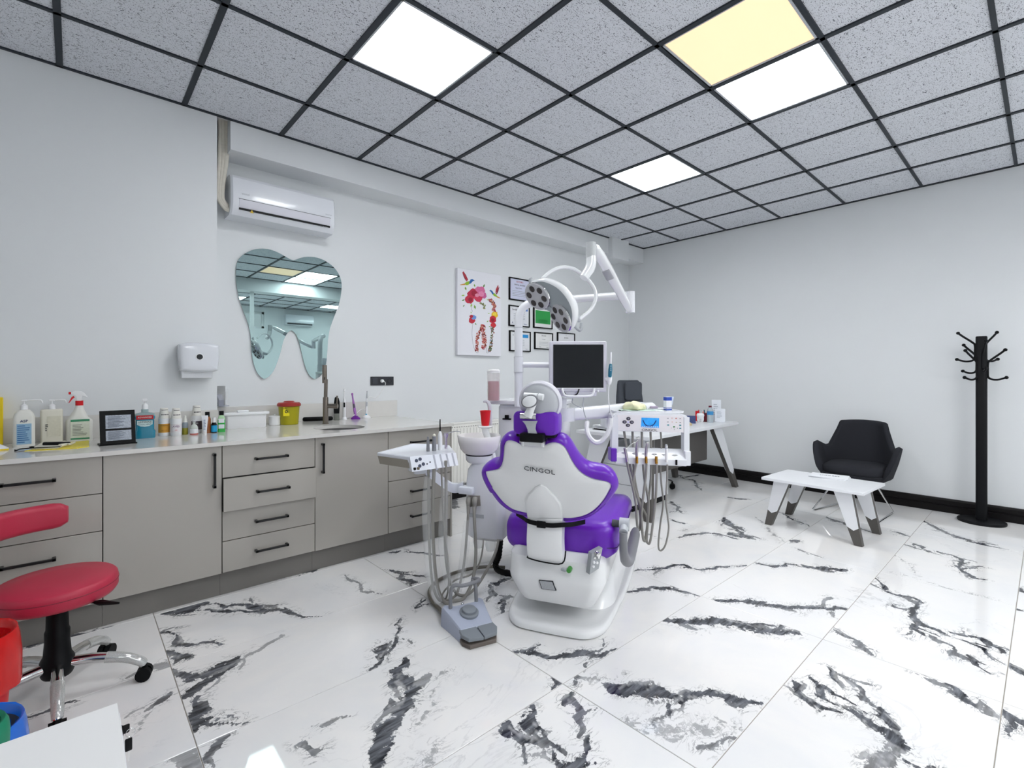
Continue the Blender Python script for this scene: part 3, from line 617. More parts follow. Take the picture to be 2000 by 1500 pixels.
b = bm_new(); lathe(b, [(.001, .004), (.021, .004), (.024, .001), (.024, -.002), (.001, -.002)], Mw); q = obj('window_ring', b, M_wgloss, ds)
b = bm_new(); lathe(b, [(.001, .0055), (.0175, .005), (.0175, .001), (.001, .001)], Mw); obj('window', b, M_screen, q)
b = bm_new(); bx(b, (cx - dw * .42, YN - .075, z0 - .045), (cx + dw * .34, YN - .03, z0 + .01), .003, 1); obj('paper', b, M_paper, ds)
# clear acrylic dispenser fixed above the upstand
ad = root('cup_dispenser', (.82, YR, 1.02), 'small clear acrylic dispenser hanging on the wall above the upstand', 'dispenser')
xa, xb_ = ony(427, 770, .1).x, ony(445, 770, .1).x; za, zb_ = ony(436, 795, .1).z, ony(436, 754, .1).z
M_acr = mat('acrylic', 'ffffff', .05, alpha=.06)
b = bm_new()
bx(b, (xa, .165, za), (xb_, .18, zb_)); bx(b, (xa, .09, za + .05), (xa + .003, .17, zb_ - .02)); bx(b, (xb_ - .003, .09, za + .05), (xb_, .17, zb_ - .02)); bx(b, (xa, .087, za + .05), (xb_, .09, zb_ - .04))
obj('case', b, M_acr, ad)
b = bm_new(); loft(b, [[V((x, y, z)) for y, z in ((.09, za + .05), (.17, za + .09), (.17, za + .02), (.1, za + .01))] for x in (xa, xa + (xb_ - xa) * .55)]); bx(b, (xa, .085, za + .005), (xb_ + .006, .17, za + .012)); obj('chute', b, mat('smoked_acrylic', 'b3b6c6', .1, alpha=.5), ad)
# ---------------------------------------------------------------- double socket
sa = ony(724, 745, YR - .008); sb = ony(769, 745, YR - .008); s0 = ony(724, 753, YR - .008).z; s1 = ony(724, 735.5, YR - .008).z
so = root('wall_socket', ((sa.x + sb.x) / 2, YR, s0), 'dark grey switch and twin socket plate on the wall', 'socket')
b = bm_new(); bx(b, (sa.x, YR - .009, s0), (sb.x, YR, s1), .002, 1); obj('plate', b, mat('anthracite_plastic', '2b2d33', .4, var=.1), so)
sw = (sb.x - sa.x) / 3; sh = s1 - s0
b = bm_new(); bx(b, (sa.x + sw * .2, YR - .012, s0 + sh * .18), (sa.x + sw * .85, YR - .008, s1 - sh * .18), .001, 1); obj('rocker_switch', b, mat('anthracite_key', '3a3d44', .35), so)
for k in (1.42, 2.4):
    Ms = frame(V((sa.x + sw * k, YR - .0088, (s0 + s1) / 2)), (1, 0, 0), (0, 0, 1))
    b = bm_new(); lathe(b, [(.021, .0012), (.0185, .0014), (.018, -.004), (.001, -.004)], Ms, cap=False); obj('outlet', b, M_black, so)
    b = bm_new()
    for dx in (-.009, .009): cyl(b, Ms @ V((dx, 0, -.0035)), Ms @ V((dx, 0, 0)), .0025, n=8)
    obj('contact', b, M_lgrey, so)
pc = V((sa.x + sw * 1.42, YR - .01, (s0 + s1) / 2))
pg = root('plug', pc, 'white mains plug with flex in the left of the twin sockets', 'plug')
b = bm_new(); lathe(b, [(.016, .0), (.016, .012), (.011, .022), (.001, .022)], frame(pc, (1, 0, 0), (0, 0, 1))); obj('plug_body', b, M_wgloss, pg)
b = bm_new(); pe = ony(722, 775, .15)
tube(b, [pc + V((.008, -.02, 0)), pc + V((.02, -.03, -.025)), ony(748, 760, .14), ony(735, 777, .15), pe, ony(717, 784, .12), ony(714, 800, .1)], .0028, 6); obj('flex', b, M_wmatte, pg)
# second air conditioner, on the right-hand wall (seen in the mirror)
a2 = root('air_conditioner', (4.56, YB, 2.57), 'white split air conditioner high on the window wall', 'air conditioner')
b = bm_new(); loft(b, [[V((x, YB + y, 2.57 + z)) for y, z in ((0, 0), (.12, 0), (.19, .06), (.19, .2), (.15, .27), (0, .27))] for x in (4.2, 4.92)]); obj('housing', b, M_ac, a2)
b = bm_new(); bx(b, (4.24, YB + .15, 2.585), (4.88, YB + .185, 2.62)); obj('vent_slot', b, M_dgrey, a2)
# ================================================================ THINGS ON THE WORKTOP
ZT = .872
class It:
    def __init__(s, x, y, z=ZT):
        s.p = onz(x, y, z); r = ray(x, y); s.d = (s.p - CAM).dot(FW); s.k = s.d / FPX
        s.c = 1 / math.sqrt(1 + ((x - CX) / FPX) ** 2); s.w = s.k * s.c   # metres per pixel: k vertical, w across
        h = V((r.x, r.y, 0)).normalized(); s.f = h; s.r = V((h.y, -h.x, 0))     # view direction and rightwards
        s.M = frame(s.p, s.r, s.f)      # local x right, y away, z up
def lab_(col, rough=.5): return mat('label_' + col, col, rough, var=.12, vs=90)
def rbox(b, w, d, h, r, M, rnd=.004, z0=0):
    prism(b, rrect(w, d, r), h, M @ T(0, 0, z0), rnd)
def sticker(name, w, h, x, z, y, M, m, parent):
    b = bm_new(); bx(b, (x - w/2, y - .0006, z - h/2), (x + w/2, y + .0006, z + h/2), M=M); return obj(name, b, m, parent)
def lines(name, n, w, h, x, z, y, M, m, parent, seed=0):
    rr = random.Random(seed); b = bm_new()
    for i in range(n):
        zz = z + h / 2 - h * (i + .5) / n; l = w * rr.uniform(.5, 1)
        bx(b, (x - w/2, y - .0008, zz - h / n * .22), (x - w/2 + l, y + .0002, zz + h / n * .22), M=M)
    return obj(name, b, m, parent)
RXm = Matrix.Rotation(math.pi / 2, 4, 'X')
M_milk = mat('milky_plastic', 'dfdfd8', .4, var=.02); M_cream = mat('cream_plastic', 'd9d6c8', .4, var=.03)
def pump(it, z, parent, reach, s=1):
    b = bm_new(); lathe(b, [(.017*s, z), (.017*s, z + .022*s), (.013*s, z + .026*s), (.006*s, z + .032*s), (.004*s, z + .034*s), (.004*s, z + .05*s), (.001, z + .05*s)], it.M); obj('pump_collar', b, M_white, parent)
    b = bm_new(); M = it.M
    bx(b, (-.013*s, -.008*s, z + .048*s), (.013*s, .008*s, z + .058*s), .003*s, 2, M)
    tube(b, [M @ V((.0, 0, z + .053*s)), M @ V((reach * .75, 0, z + .054*s)), M @ V((reach * .95, 0, z + .05*s)), M @ V((reach, 0, z + .036*s))], .004*s, 8); obj('pump_nozzle', b, M_white, parent)
# soap bottles
it = It(47, 871); r = root('soap_bottle', it.p, 'milky pump bottle with a blue text label', 'pump bottle')
W_ = 44 * it.w; Hh = 71 * it.k
b = bm_new(); sec = [(W_, 0), (W_, Hh * .78), (W_ * .88, Hh * .88), (W_ * .55, Hh * .985), (W_ * .38, Hh)]
loft(b, [[it.M @ V((p.x, p.y, z)) for p in rrect(w_, min(w_, W_ * .62), min(w_, W_ * .62) * .35)] for w_, z in sec]); obj('bottle', b, M_milk, r, ang=50)
pump(it, Hh, r, 36 * it.w, .9)
yq = -W_ * .31 - .001
sticker('label_print', W_ * .66, Hh * .56, 0, Hh * .34, yq, it.M, lab_('8fb4cf'), r); lines('label_text', 9, W_ * .6, Hh * .5, 0, Hh * .34, yq - .0008, it.M, mat('blue_ink', '3f6f9f', .6), r, 1)
text('brand_print', 'ASP', W_ * .22, it.M @ T(0, yq - .001, Hh * .69) @ RXm, mat('navy_ink', '16306a', .6), r)
it = It(101, 865); r = root('soap_bottle', it.p, 'square cream pump bottle with plain faded label', 'pump bottle')
W_ = 44 * it.w; Hh = 66 * it.k
b = bm_new(); prism(b, rrect(W_, W_ * .7, .012), Hh, it.M, .008); obj('bottle', b, M_cream, r, ang=50)
pump(it, Hh, r, 28 * it.w, .9)
sticker('label_print', W_ * .6, Hh * .6, W_ * .1, Hh * .5, -W_ * .35 - .001, it.M, lab_('cfccbb'), r)
lines('label_text', 4, W_ * .12, Hh * .22, -W_ * .22, Hh * .47, -W_ * .35 - .0018, it.M, M_ink, r, 2)
# trigger spray
it = It(155, 861); r = root('spray_bottle', it.p, 'translucent trigger spray bottle with red collar', 'spray bottle')
W_ = 54 * it.w; Hh = 70 * it.k
b = bm_new(); sec = [(W_, 0, 0), (W_ * .97, Hh * .25, 0), (W_, Hh * .5, 0), (W_ * .96, Hh * .58, 0), (W_ * .72, Hh * .66, -.004), (W_ * .42, Hh * .84, -.002), (W_ * .28, Hh * .98, 0), (W_ * .24, Hh, 0)]
loft(b, [[it.M @ V((p.x + ox, p.y, z)) for p in rrect(w_, min(w_, W_ * .6), min(w_, W_ * .6) * .42)] for w_, z, ox in sec]); obj('bottle', b, M_milk, r, ang=60)
b = bm_new(); cyl(b, it.M @ V((0, 0, Hh - .002)), it.M @ V((0, 0, Hh + 8.5 * it.k)), W_ * .15); obj('collar', b, M_red, r)
z0 = Hh + 8 * it.k; u = it.w
b = bm_new(); prism(b, [(-16*u, 13*it.k), (-16*u, 17*it.k), (-8*u, 20*it.k), (4*u, 19*it.k), (10*u, 15*it.k), (16*u, 8*it.k), (14*u, 7*it.k), (6*u, 10*it.k), (4*u, 0), (-5*u, 0), (-7*u, 10*it.k)], .022, it.M @ T(0, .011, z0 - .001) @ RXm, .003); obj('spray_head', b, M_white, r)
b = bm_new(); prism(b, [(-9*u, 7*it.k), (-13*u, 4*it.k), (-20*u, -4*it.k), (-21*u, -3*it.k), (-15*u, 8*it.k), (-11*u, 10*it.k)], .01, it.M @ T(0, .005, z0) @ RXm, .001); obj('trigger', b, M_red, r)
b = bm_new(); bx(b, (-21*u, -.008, z0 + 13*it.k), (-16*u, .008, z0 + 18*it.k), .002, 1, it.M); obj('nozzle', b, M_red, r)
yq = -W_ * .3 - .001
sticker('label_print', W_ * .68, Hh * .55, W_ * .03, Hh * .33, yq, it.M, lab_('d6dccf'), r); lines('label_text', 8, W_ * .55, Hh * .32, W_ * .03, Hh * .32, yq - .0008, it.M, mat('grey_ink', '8a8f88', .6), r, 4)
b = bm_new(); bx(b, (-W_ * .31, yq - .001, Hh * .55), (W_ * .37, yq, Hh * .61), M=it.M); bx(b, (-W_ * .31, yq - .001, Hh * .06), (W_ * .37, yq, Hh * .1), M=it.M); obj('label_bands', b, mat('green_ink', '3f8f6a', .6, var=.2, vs=60), r)['kind'] = 'stuff'
# yellow box and tissue box at the picture's left border
it = It(-14, 868); b = bm_new(); bx(b, (-.075, -.06, 0), (.038, .035, 92 * it.k), .003, 1, it.M); tag(obj('carton', b, mat('yellow_card', 'efd014', .5), loc=it.p), 'upright yellow carton beside the blue-labelled pump bottle', 'carton')
it = It(-2, 879); r = root('tissue_packet', it.p, 'white packet with yellow rim lying before the yellow carton', 'packet')
b = bm_new(); bx(b, (-.09, -.03, 0), (.034, .03, .007), .001, 1, it.M); obj('tray', b, mat('yellow_card', 'efd014', .5), r)
b = bm_new(); loft(b, [[it.M @ V((x, y, z)) for x, y, z in q] for q in (((-.09, -.03, .007), (.033, -.03, .007), (.033, .03, .007), (-.09, .03, .007)), ((-.09, -.01, .045), (.0, -.01, .03), (.0, .01, .03), (-.09, .01, .045)))]); obj('wrap', b, M_paper, r)
# yellow folder with utensils
q = [onz(x, y, ZT) for x, y in ((48, 881.5), (150, 876), (174, 872.5), (173.5, 861), (120, 866), (88, 873))]
b = bm_new(); loft(b, [q, [p + V((0, 0, .003)) for p in q]]); tag(obj('folder', b, mat('yellow_plastic', 'e8d436', .35), loc=q[0]), 'flat yellow plastic sheet lying before the pump bottles', 'sheet')
q = [onz(x, y, ZT + .004) for x, y in ((62, 878), (112, 876), (140, 868), (128, 862.5), (84, 865))]
b = bm_new(); loft(b, [q, [p + V((0, 0, .006)) for p in q]]); tag(obj('paper_pouch', b, M_cream, loc=q[0]), 'cream paper pouch lying on the yellow sheet', 'pouch')
r = root('retractor', onz(110, 869, ZT + .012), 'black handled tool with ivory hook on the yellow sheet', 'tool')
b = bm_new(); tube(b, [onz(86, 867, ZT + .016), onz(116, 866.5, ZT + .016), onz(137, 864.5, ZT + .016)], [.010, .010, .004], 10); obj('grip', b, M_black, r)
b = bm_new(); tube(b, [onz(117, 870.5, ZT + .014), onz(130, 868, ZT + .014), onz(138, 867, ZT + .016), onz(146, 864, ZT + .018)], [.009, .007, .006, .004], 8); obj('hook', b, M_cream, r)
r = root('scaler', onz(60, 876, ZT + .01), 'thin bent black probe with round stop on the worktop', 'tool')
b = bm_new(); tube(b, [onz(28, 880, ZT + .004), onz(33, 879.5, ZT + .004), onz(40, 877, ZT + .006), onz(62, 875, ZT + .01)], [.006, .003, .003, .003], 8); obj('tip', b, M_black, r)
b = bm_new(); lathe(b, [(.001, 0), (.009, .002), (.009, .01), (.001, .012)], T(*onz(62, 876, ZT + .008))); obj('stop', b, M_black, r)
b = bm_new(); tube(b, [onz(62, 875, ZT + .012), onz(118, 872.5, ZT + .012)], .0022, 8); obj('shaft', b, M_black, r)
# black table sign
it = It(231, 868); r = root('table_sign', it.p, 'black upright table sign holding two grey text cards', 'sign')
zz = 67 * it.k; ww = 70 * it.w
Mt = it.M @ T(0, 0, 0) @ Matrix.Rotation(.12, 4, 'Z') @ Matrix.Rotation(-.2, 4, 'X')
b = bm_new(); bx(b, (-ww/2, -.004, 0), (ww/2, .004, zz), .001, 1, Mt); obj('board', b, M_black, r)
b = bm_new(); bx(b, (-ww * .53, -.02, 0), (ww * .53, .07, .006), .001, 1, it.M @ Matrix.Rotation(.12, 4, 'Z')); obj('foot', b, M_black, r)
M_card = mat('grey_card', 'a9b0bb', .6, var=.5, vs=170)
for z0, z1 in ((.47, .86), (.12, .41)):
    b = bm_new(); bx(b, (-ww * .34, -.0052, zz * z0), (ww * .38, -.0038, zz * z1), M=Mt); c_ = obj('card', b, M_card, r)
    lines('card_text', 9, ww * .6, zz * (z1 - z0) * .85, ww * .02, zz * (z0 + z1) / 2, -.0056, Mt, mat('grey_ink2', '6d7480', .6), c_, 7)
# blue mouthwash jug
it = It(283, 855); r = root('mouthwash_bottle', it.p, 'large blue mouthwash bottle with white pump', 'mouthwash')
M_mw = mat('blue_liquid', '1d7f9b', .12, var=.05, coat=.5); W_ = 42 * it.w; Hh = 49 * it.k
b = bm_new(); loft(b, [[it.M @ V((p.x, p.y, z)) for p in rrect(w_, min(w_, W_ * .7), min(w_, W_ * .7) * .25)] for w_, z in ((W_ * .94, 0), (W_, .006), (W_, Hh * .28), (W_ * .88, Hh * .33), (W_ * .88, Hh * .74), (W_ * .97, Hh * .77), (W_ * .97, Hh * .88))]); obj('bottle', b, M_mw, r, ang=50)
b = bm_new(); loft(b, [[it.M @ V((p.x, p.y, z)) for p in rrect(w_, min(w_, W_ * .7), min(w_, W_ * .7) * .25)] for w_, z in ((W_ * .97, Hh * .88), (W_ * .95, Hh * .96), (W_ * .6, Hh), (W_ * .34, Hh * 1.02), (W_ * .34, Hh * 1.14))]); obj('shoulder', b, mat('clear_teal', 'a9c2c4', .15, trans=.3), r, ang=50)
b = bm_new(); lathe(b, [(.015, Hh * 1.13), (.015, Hh * 1.28), (.012, Hh * 1.34), (.004, Hh * 1.38), (.004, Hh * 1.47), (.001, Hh * 1.47)], it.M); q = obj('pump_collar', b, M_white, r)
b = bm_new(); bx(b, (-.012, -.02, Hh * 1.45), (.012, .012, Hh * 1.56), .004, 2, it.M); obj('pump_nozzle', b, M_white, r)
yq = -W_ * .36
b = bm_new(); prism(b, rrect(W_ * .8, Hh * .16, .004), .001, it.M @ T(0, yq, Hh * .83) @ RXm); q = obj('red_band', b, mat('red_print', 'b41822', .5), r)
text('band_print', 'ADVANCED', W_ * .12, it.M @ T(0, yq - .0015, Hh * .83) @ RXm, M_white, q)
b = bm_new(); prism(b, [(-W_*.36, Hh*.7), (W_*.36, Hh*.7), (W_*.36, Hh*.55), (W_*.2, Hh*.48), (0, Hh*.46), (-W_*.2, Hh*.48), (-W_*.36, Hh*.55)], .001, it.M @ T(0, -W_ * .352, 0) @ RXm); q = obj('name_label', b, mat('pale_mint', 'cfe4e4', .5), r)
text('name_print', 'LISTERINE', W_ * .145, it.M @ T(0, -W_ * .352 - .0015, Hh * .64) @ RXm, mat('black_ink2', '0d1c22', .6), q)
text('flavour_print', 'COOL MINT', W_ * .11, it.M @ T(0, -W_ * .352 - .0015, Hh * .55) @ RXm, mat('teal_ink', '11586a', .6), q)
# tubs with upturned paper cups on them
M_cup = mat('paper_cup', 'e2e0da', .6)
def tub(x, y, wpx, hpx, lab, band, btxt, name='powder_tub', up=0):
    it = It(x, y); r = root(name, it.p, lab, 'tub'); R = wpx * it.w / 2; h = hpx * it.k
    b = bm_new(); lathe(b, [(R * .95, 0), (R, .003), (R, h * .76), (R * .97, h * .78), (.001, h * .78)], it.M); obj('tub_body', b, M_white, r)
    b = bm_new(); lathe(b, [(R * 1.03, h * .78), (R * 1.03, h * .985), (R * .98, h), (.001, h)], it.M); obj('lid', b, M_white, r)
    b = bm_new(); n = 16; za, zb2 = h * .2, h * .7
    loft(b, [[it.M @ V((R * 1.008 * math.cos(a), R * 1.008 * math.sin(a), z)) for a in [math.pi * (1.02 + .96 * i / n) for i in range(n + 1)]] for z in (za, zb2)], cap=False, closed=False); q = obj('wrap_label', b, lab_(band), r)
    for i, (s, zf, sz, mm) in enumerate(btxt): text('label_print', s, R * sz, it.M @ T(0, -R * 1.012, h * zf) @ RXm, mm, q)
    return it, R, h
def cup(it, R, h, hpx, lab, dx=0):
    z = h; c = root('paper_cup', it.M @ V((dx, 0, z)), lab, 'paper cup', 'upturned paper cups'); hh = hpx * it.k
    b = bm_new(); lathe(b, [(R * .95, z), (R * 1.0, z + .001), (R * 1.0, z + .004), (R * .93, z + .005), (R * .66, z + hh), (R * .6, z + hh - .002), (.001, z + hh - .003)], it.M @ T(dx, 0, 0)); obj('cup', b, M_cup, c)
    b = bm_new(); n = 10
    for zf, zg in ((.33, .42), (.8, .84)):
        rr = lambda f: R * (.94 - .28 * f) * 1.01
        loft(b, [[it.M @ V((dx + rr(f) * math.cos(a), rr(f) * math.sin(a), z + hh * f)) for a in [math.pi * (1.3 + .55 * i / n) for i in range(n + 1)]] for f in (zf, zg)], cap=False, closed=False)
    obj('print', b, M_ink, c)['kind'] = 'stuff'
t1 = tub(320.5, 851, 23, 34, 'white tub with an orange label beside the mouthwash', 'd39a3a', [('TRI-DENTINE', .6, .22, M_ink), ('Ca  1.1', .32, .3, M_ink)]); cup(*t1, 20, 'upturned paper cup on the orange-labelled tub')
t2 = tub(344, 850.5, 22, 33, 'white tub with purple lettering on its label', 'e4e0e2', [('AVES', .55, .55, mat('plum_ink', '6a2f6a', .6)), ('CR', .33, .36, M_red)]); cup(*t2, 20, 'upturned paper cup on the purple-lettered tub')
t3 = tub(384, 845, 21, 33, 'white tub with a dark label behind the pink vial', '4a4048', [('AZIL', .58, .3, M_white)]); cup(*t3, 20, 'upturned paper cup on the dark-labelled tub')
def vial(x, y, wpx, prof, parts, lab, cat='bottle', n=20, sq=None, name='medicine_bottle'):
    # prof: [(fraction radius, px height)], parts: [(name, from px, to px, material)]
    it = It(x, y); r = root(name, it.p, lab, cat); R = wpx * it.w / 2
    def rad(h):
        for (r0, h0), (r1, h1) in zip(prof[:-1], prof[1:]):
            if h0 <= h <= h1: return r0 + (r1 - r0) * (h - h0) / max(1e-9, h1 - h0)
        return prof[-1][0]
    for nm, h0, h1, m_, g in parts:
        hs = sorted(set([h0, h1] + [h for _, h in prof if h0 < h < h1])); b = bm_new()
        pr2 = []
        for h in hs:
            for r0 in ([q[0] for q in prof if q[1] == h] if h0 < h < h1 else [rad(h + (1e-4 if h == h0 else -1e-4))]): pr2.append((r0 * R * g, h * it.k))
        if sq: loft(b, [[it.M @ V((p.x, p.y, z)) for p in rrect(2 * q, min(2 * q, 2 * R * sq), .3 * min(2 * q, 2 * R * sq))] for q, z in pr2])
        else: lathe(b, pr2, it.M, n)
        obj(nm, b, m_, r)
    return it, r, R
M_amber = mat('amber_glass', '8a4a12', .12, coat=.4); M_pinkl = mat('pink_liquid', 'b8605a', .15); M_olive = mat('olive_liquid', '8d8a2a', .2); M_greenl = mat('green_liquid', '35b04a', .15, coat=.4)
M_glassy = mat('pale_glass', 'c6cdc6', .1, coat=.4)
vial(361.5, 848.5, 12, [(1, 0), (1, 20), (.8, 24), (.6, 27), (.6, 30), (.45, 31), (.4, 36), (.1, 37)], [('bottle', 0, 13, M_olive, 1), ('upper', 13, 24, mat('grey_label', '8d97a0', .5), 1), ('dropper_cap', 24, 37, M_milk, 1)], 'small olive bottle with a pale dropper cap')
vial(379, 848.5, 16, [(1, 0), (1, 14), (.7, 18), (.35, 20), (.35, 24), (.5, 24), (.5, 28)], [('liquid', 0, 2.5, M_pinkl, 1), ('label', 2.5, 11, M_paper, 1.01), ('bottle', 11, 24, M_glassy, 1), ('cap', 24, 28, M_clear, 1)], 'squat glass vial with a little pink liquid')
vial(405, 845.5, 14, [(1, 0), (1, 27), (.75, 31), (.62, 32), (.62, 41)], [('bottle', 0, 32, M_amber, 1), ('cap', 32, 41, M_black, 1.1)], 'amber bottle with black cap behind the white tube')
it = It(400, 847); r = root('ointment_tube', it.p, 'white ointment tube standing on its cap before the amber bottle', 'tube')
b = bm_new(); loft(b, [[it.M @ V((p.x, p.y, z * it.k)) for p in rrect(w_ * it.w, d_ * it.w, min(w_, d_) * it.w * .45)] for w_, d_, z in ((8, 7, 5), (9, 7, 12), (12, 4, 27), (13, 1.2, 34), (13, 1.2, 35.5))]); obj('tube_body', b, M_paper, r)
b = bm_new(); lathe(b, [(4 * it.w, 0), (4.2 * it.w, 5 * it.k), (.001, 5 * it.k)], it.M); obj('cap', b, M_white, r)
lines('print', 9, 5 * it.w, 20 * it.k, 0, 18 * it.k, -3.6 * it.w, it.M, mat('blue_grey_ink', '7f8fb0', .6), r, 9)
vial(418, 845, 12, [(1, 0), (1, 16), (.7, 19), (.55, 20), (.55, 29), (.3, 30)], [('base', 0, 2, M_black, 1), ('label', 2, 14.5, mat('cyan_label', '1f9ccf', .5), 1.02), ('bottle', 14.5, 20, M_black, 1), ('cap', 20, 30, M_white, 1)], 'small dark dropper bottle with a cyan label')
it, r, R = vial(432.5, 843.5, 15, [(1, 0), (1, 25), (.85, 29), (.55, 32), (.62, 33), (.62, 41)], [('liquid', 0, 24, M_greenl, 1), ('shoulder', 24, 33, mat('pale_green_glass', 'b5dcb0', .1, coat=.4), 1), ('cap', 33, 41, M_black, 1)], 'green mouthwash bottle with black cap', sq=.75)
sticker('label_print', R * 1.5, 8 * it.k, 0, 22 * it.k, -R * .76, it.M, M_paper, r); sticker('label_print', R * 1.5, 8 * it.k, 0, 11 * it.k, -R * .76, it.M, M_paper, r)
# white storage box with lid
it = It(484, 837); r = root('storage_box', it.p, 'white lidded plastic box between the green bottle and the jar', 'box')
pa, pb_ = onz(442, 838.5, ZT), onz(521, 833.5, ZT); ux = (pb_ - pa); L = ux.length; ux.normalize(); Mb = frame(pa, ux, UP.cross(ux)); dp = .13; hb = 26 * it.k
b = bm_new(); loft(b, [[Mb @ V((L / 2 + p.x, dp / 2 + p.y, z)) for p in rrect(L * s_, dp * s_, .012)] for s_, z in ((.97, 0), (.985, .003), (1.0, hb))]); obj('tub', b, M_white, r)
b = bm_new(); prism(b, rrect(L * 1.13, dp * 1.15, .012), .018, Mb @ T(L / 2, dp / 2, hb), .003); q = obj('lid', b, M_wgloss, r)
b = bm_new(); bx(b, (L * .3, dp * .3, hb + .017), (L * .58, dp * .55, hb + .03), .004, 2, Mb); obj('knob', b, M_wgloss, q)
it = It(536.5, 830); r = root('cotton_jar', it.p, 'small round white lidded jar beside the sharps bin', 'jar'); R = 11.5 * it.w
b = bm_new(); lathe(b, [(R * .93, 0), (R, .003), (R, 15 * it.k), (.001, 15 * it.k)], it.M); obj('jar_body', b, M_white, r)
b = bm_new(); lathe(b, [(R * 1.03, 15 * it.k), (R * 1.03, 17 * it.k), (R * .9, 18 * it.k), (.004, 18.2 * it.k), (.004, 19 * it.k), (.0065, 20.5 * it.k), (.001, 21 * it.k)], it.M); obj('lid', b, M_white, r)
# sharps bin
it = It(564.5, 828.5); r = root('sharps_bin', it.p, 'yellow sharps bin with a red lid', 'sharps bin'); R = 20.5 * it.w
M_sy = mat('yellow_bin_plastic', 'a8a010', .35, var=.05)
b = bm_new(); lathe(b, [(R * .86, 0), (R * .9, .003), (R * 1.03, 36 * it.k), (.001, 36 * it.k)], it.M, 32); obj('bin', b, M_sy, r)
b = bm_new(); lathe(b, [(R * 1.05, 35 * it.k), (R * 1.15, 36 * it.k), (R * 1.15, 40 * it.k), (R * 1.02, 42.5 * it.k), (R * .6, 43 * it.k), (R * .45, 45.5 * it.k), (.001, 46 * it.k)], it.M, 32); obj('lid', b, mat('dark_red_plastic', 'a3312c', .35), r)
Ml = it.M @ T(0, -R * .985, 0) @ T(-R * .25, .03 * R, 26 * it.k)
b = bm_new(); prism(b, rrect(12 * it.w, 17 * it.k, .001), .001, Ml @ Matrix.Rotation(-.06, 4, 'X') @ RXm); q = obj('warning_label', b, mat('bright_yellow', 'f2e21a', .5), r)
text('label_print', 'DANGER', 2.8 * it.k, Ml @ T(0, -.0016, 5.5 * it.k) @ RXm, M_ink, q)
b = bm_new(); lathe(b, [(3 * it.w, 0), (3 * it.w, .0012), (1.6 * it.w, .0012), (1.6 * it.w, 0)], Ml @ T(0, -.001, 0) @ RXm, cap=False); obj('hazard_mark', b, M_ink, q)
# black roll lying on the worktop
A_, B_ = onz(594, 823, ZT), onz(647, 821, ZT)
b = bm_new(); up = V((0, 0, .017)); u = (B_ - A_).normalized()
tube(b, [A_ + up - u * .012, A_ + up - u * .007, A_ + up, B_ + up, B_ + up + u * .007, B_ + up + u * .012], [.006, .014, .017, .017, .014, .006], 14, smooth=False); tag(obj('black_roll', b, M_black, loc=(A_ + B_) / 2), 'black rounded cylinder lying behind the tap', 'roll')
it = It(657.5, 820.5); r = root('water_flosser', it.p, 'upright black flosser with a smoky base beside the tap', 'device')
b = bm_new(); rbox(b, 11 * it.w, .03, 13 * it.k, .008, it.M); obj('tank', b, mat('smoky_plastic', '777a72', .15, coat=.3), r)
b = bm_new(); loft(b, [[it.M @ V((p.x + ox * it.w, p.y, z * it.k)) for p in rrect(w_ * it.w, min(.03, w_ * it.w), .4 * min(.03, w_ * it.w))] for w_, z, ox in ((11, 13, 0), (12, 24, 0), (11, 36, .5), (8, 43, 0), (4, 45, -1))]); obj('handle', b, M_black, r)
def brush(x, y, prof, mats, lab, lean=0, name='electric_toothbrush', basepx=8):
    it = It(x, y); r = root(name, it.p, lab, 'toothbrush' if 'tooth' in lab else 'curing light')
    b = bm_new(); lathe(b, [(basepx * it.w, 0), (basepx * it.w, .008), (basepx * it.w * .75, .016), (basepx * it.w * .4, .028), (.001, .028)], it.M); obj('charging_base', b, mats[0], r)
    Mx = it.M @ T(0, 0, .02) @ Matrix.Rotation(lean, 4, 'Y')
    b = bm_new(); lathe(b, [(q * it.w, z * it.k) for q, z in prof[0]], Mx, 16); h_ = obj('handle', b, mats[1], r)
    b = bm_new(); lathe(b, [(q * it.w, z * it.k) for q, z in prof[1]], Mx, 12); obj('brush_head', b, mats[2], r)
    zc = prof[0][-1][1]
    b = bm_new(); bx(b, (-1.6 * it.w, -3.6 * it.w - .002, zc * .55 * it.k), (1.6 * it.w, -2.5 * it.w, zc * .8 * it.k), .001, 1, Mx); obj('switch', b, mats[3], h_)
    return it
brush(672.5, 819.5, ([(3, 0), (3.2, 10), (3, 28), (2.2, 36)], [(1.2, 36), (.9, 50), (1.8, 51), (1.8, 55), (.3, 56)]), (M_white, M_white, M_white, M_black), 'white electric toothbrush standing in its charger', basepx=5.5)
M_vp = mat('metallic_purple', '7a2fa0', .18, metal=.5); M_vl = mat('metallic_lilac', 'b57ac8', .2, metal=.5)
brush(694.5, 818.5, ([(2.4, 0), (2.8, 10), (2.6, 22), (1.8, 32)], [(1.7, 32), (1.5, 42), (2.0, 43), (2.0, 46), (.3, 47)]), (M_vp, M_vl, M_vl, M_dgrey), 'glossy purple cordless curing light on a round stand', name='curing_light', lean=-.14, basepx=9.5)
it = brush(715.5, 816.5, ([(3.2, 0), (2.8, 10), (2.2, 26), (1.8, 34)], [(1.8, 34), (1.2, 42), (.8, 46), (1, 48), (.3, 48.5)]), (M_white, M_white, M_lgrey, M_lgrey), 'white endodontic curing light on a white stand with blue rest', name='curing_light', lean=.03, basepx=8.5)
b = bm_new(); box(b, (0, -.008, .03), (.016, .012, .018), it.M, .005); obj('blue_rest', b, mat('sky_blue_plastic', '3a9fc4', .4), [o for o in COL.objects if o.get('label', '').startswith('white endodontic')][0])
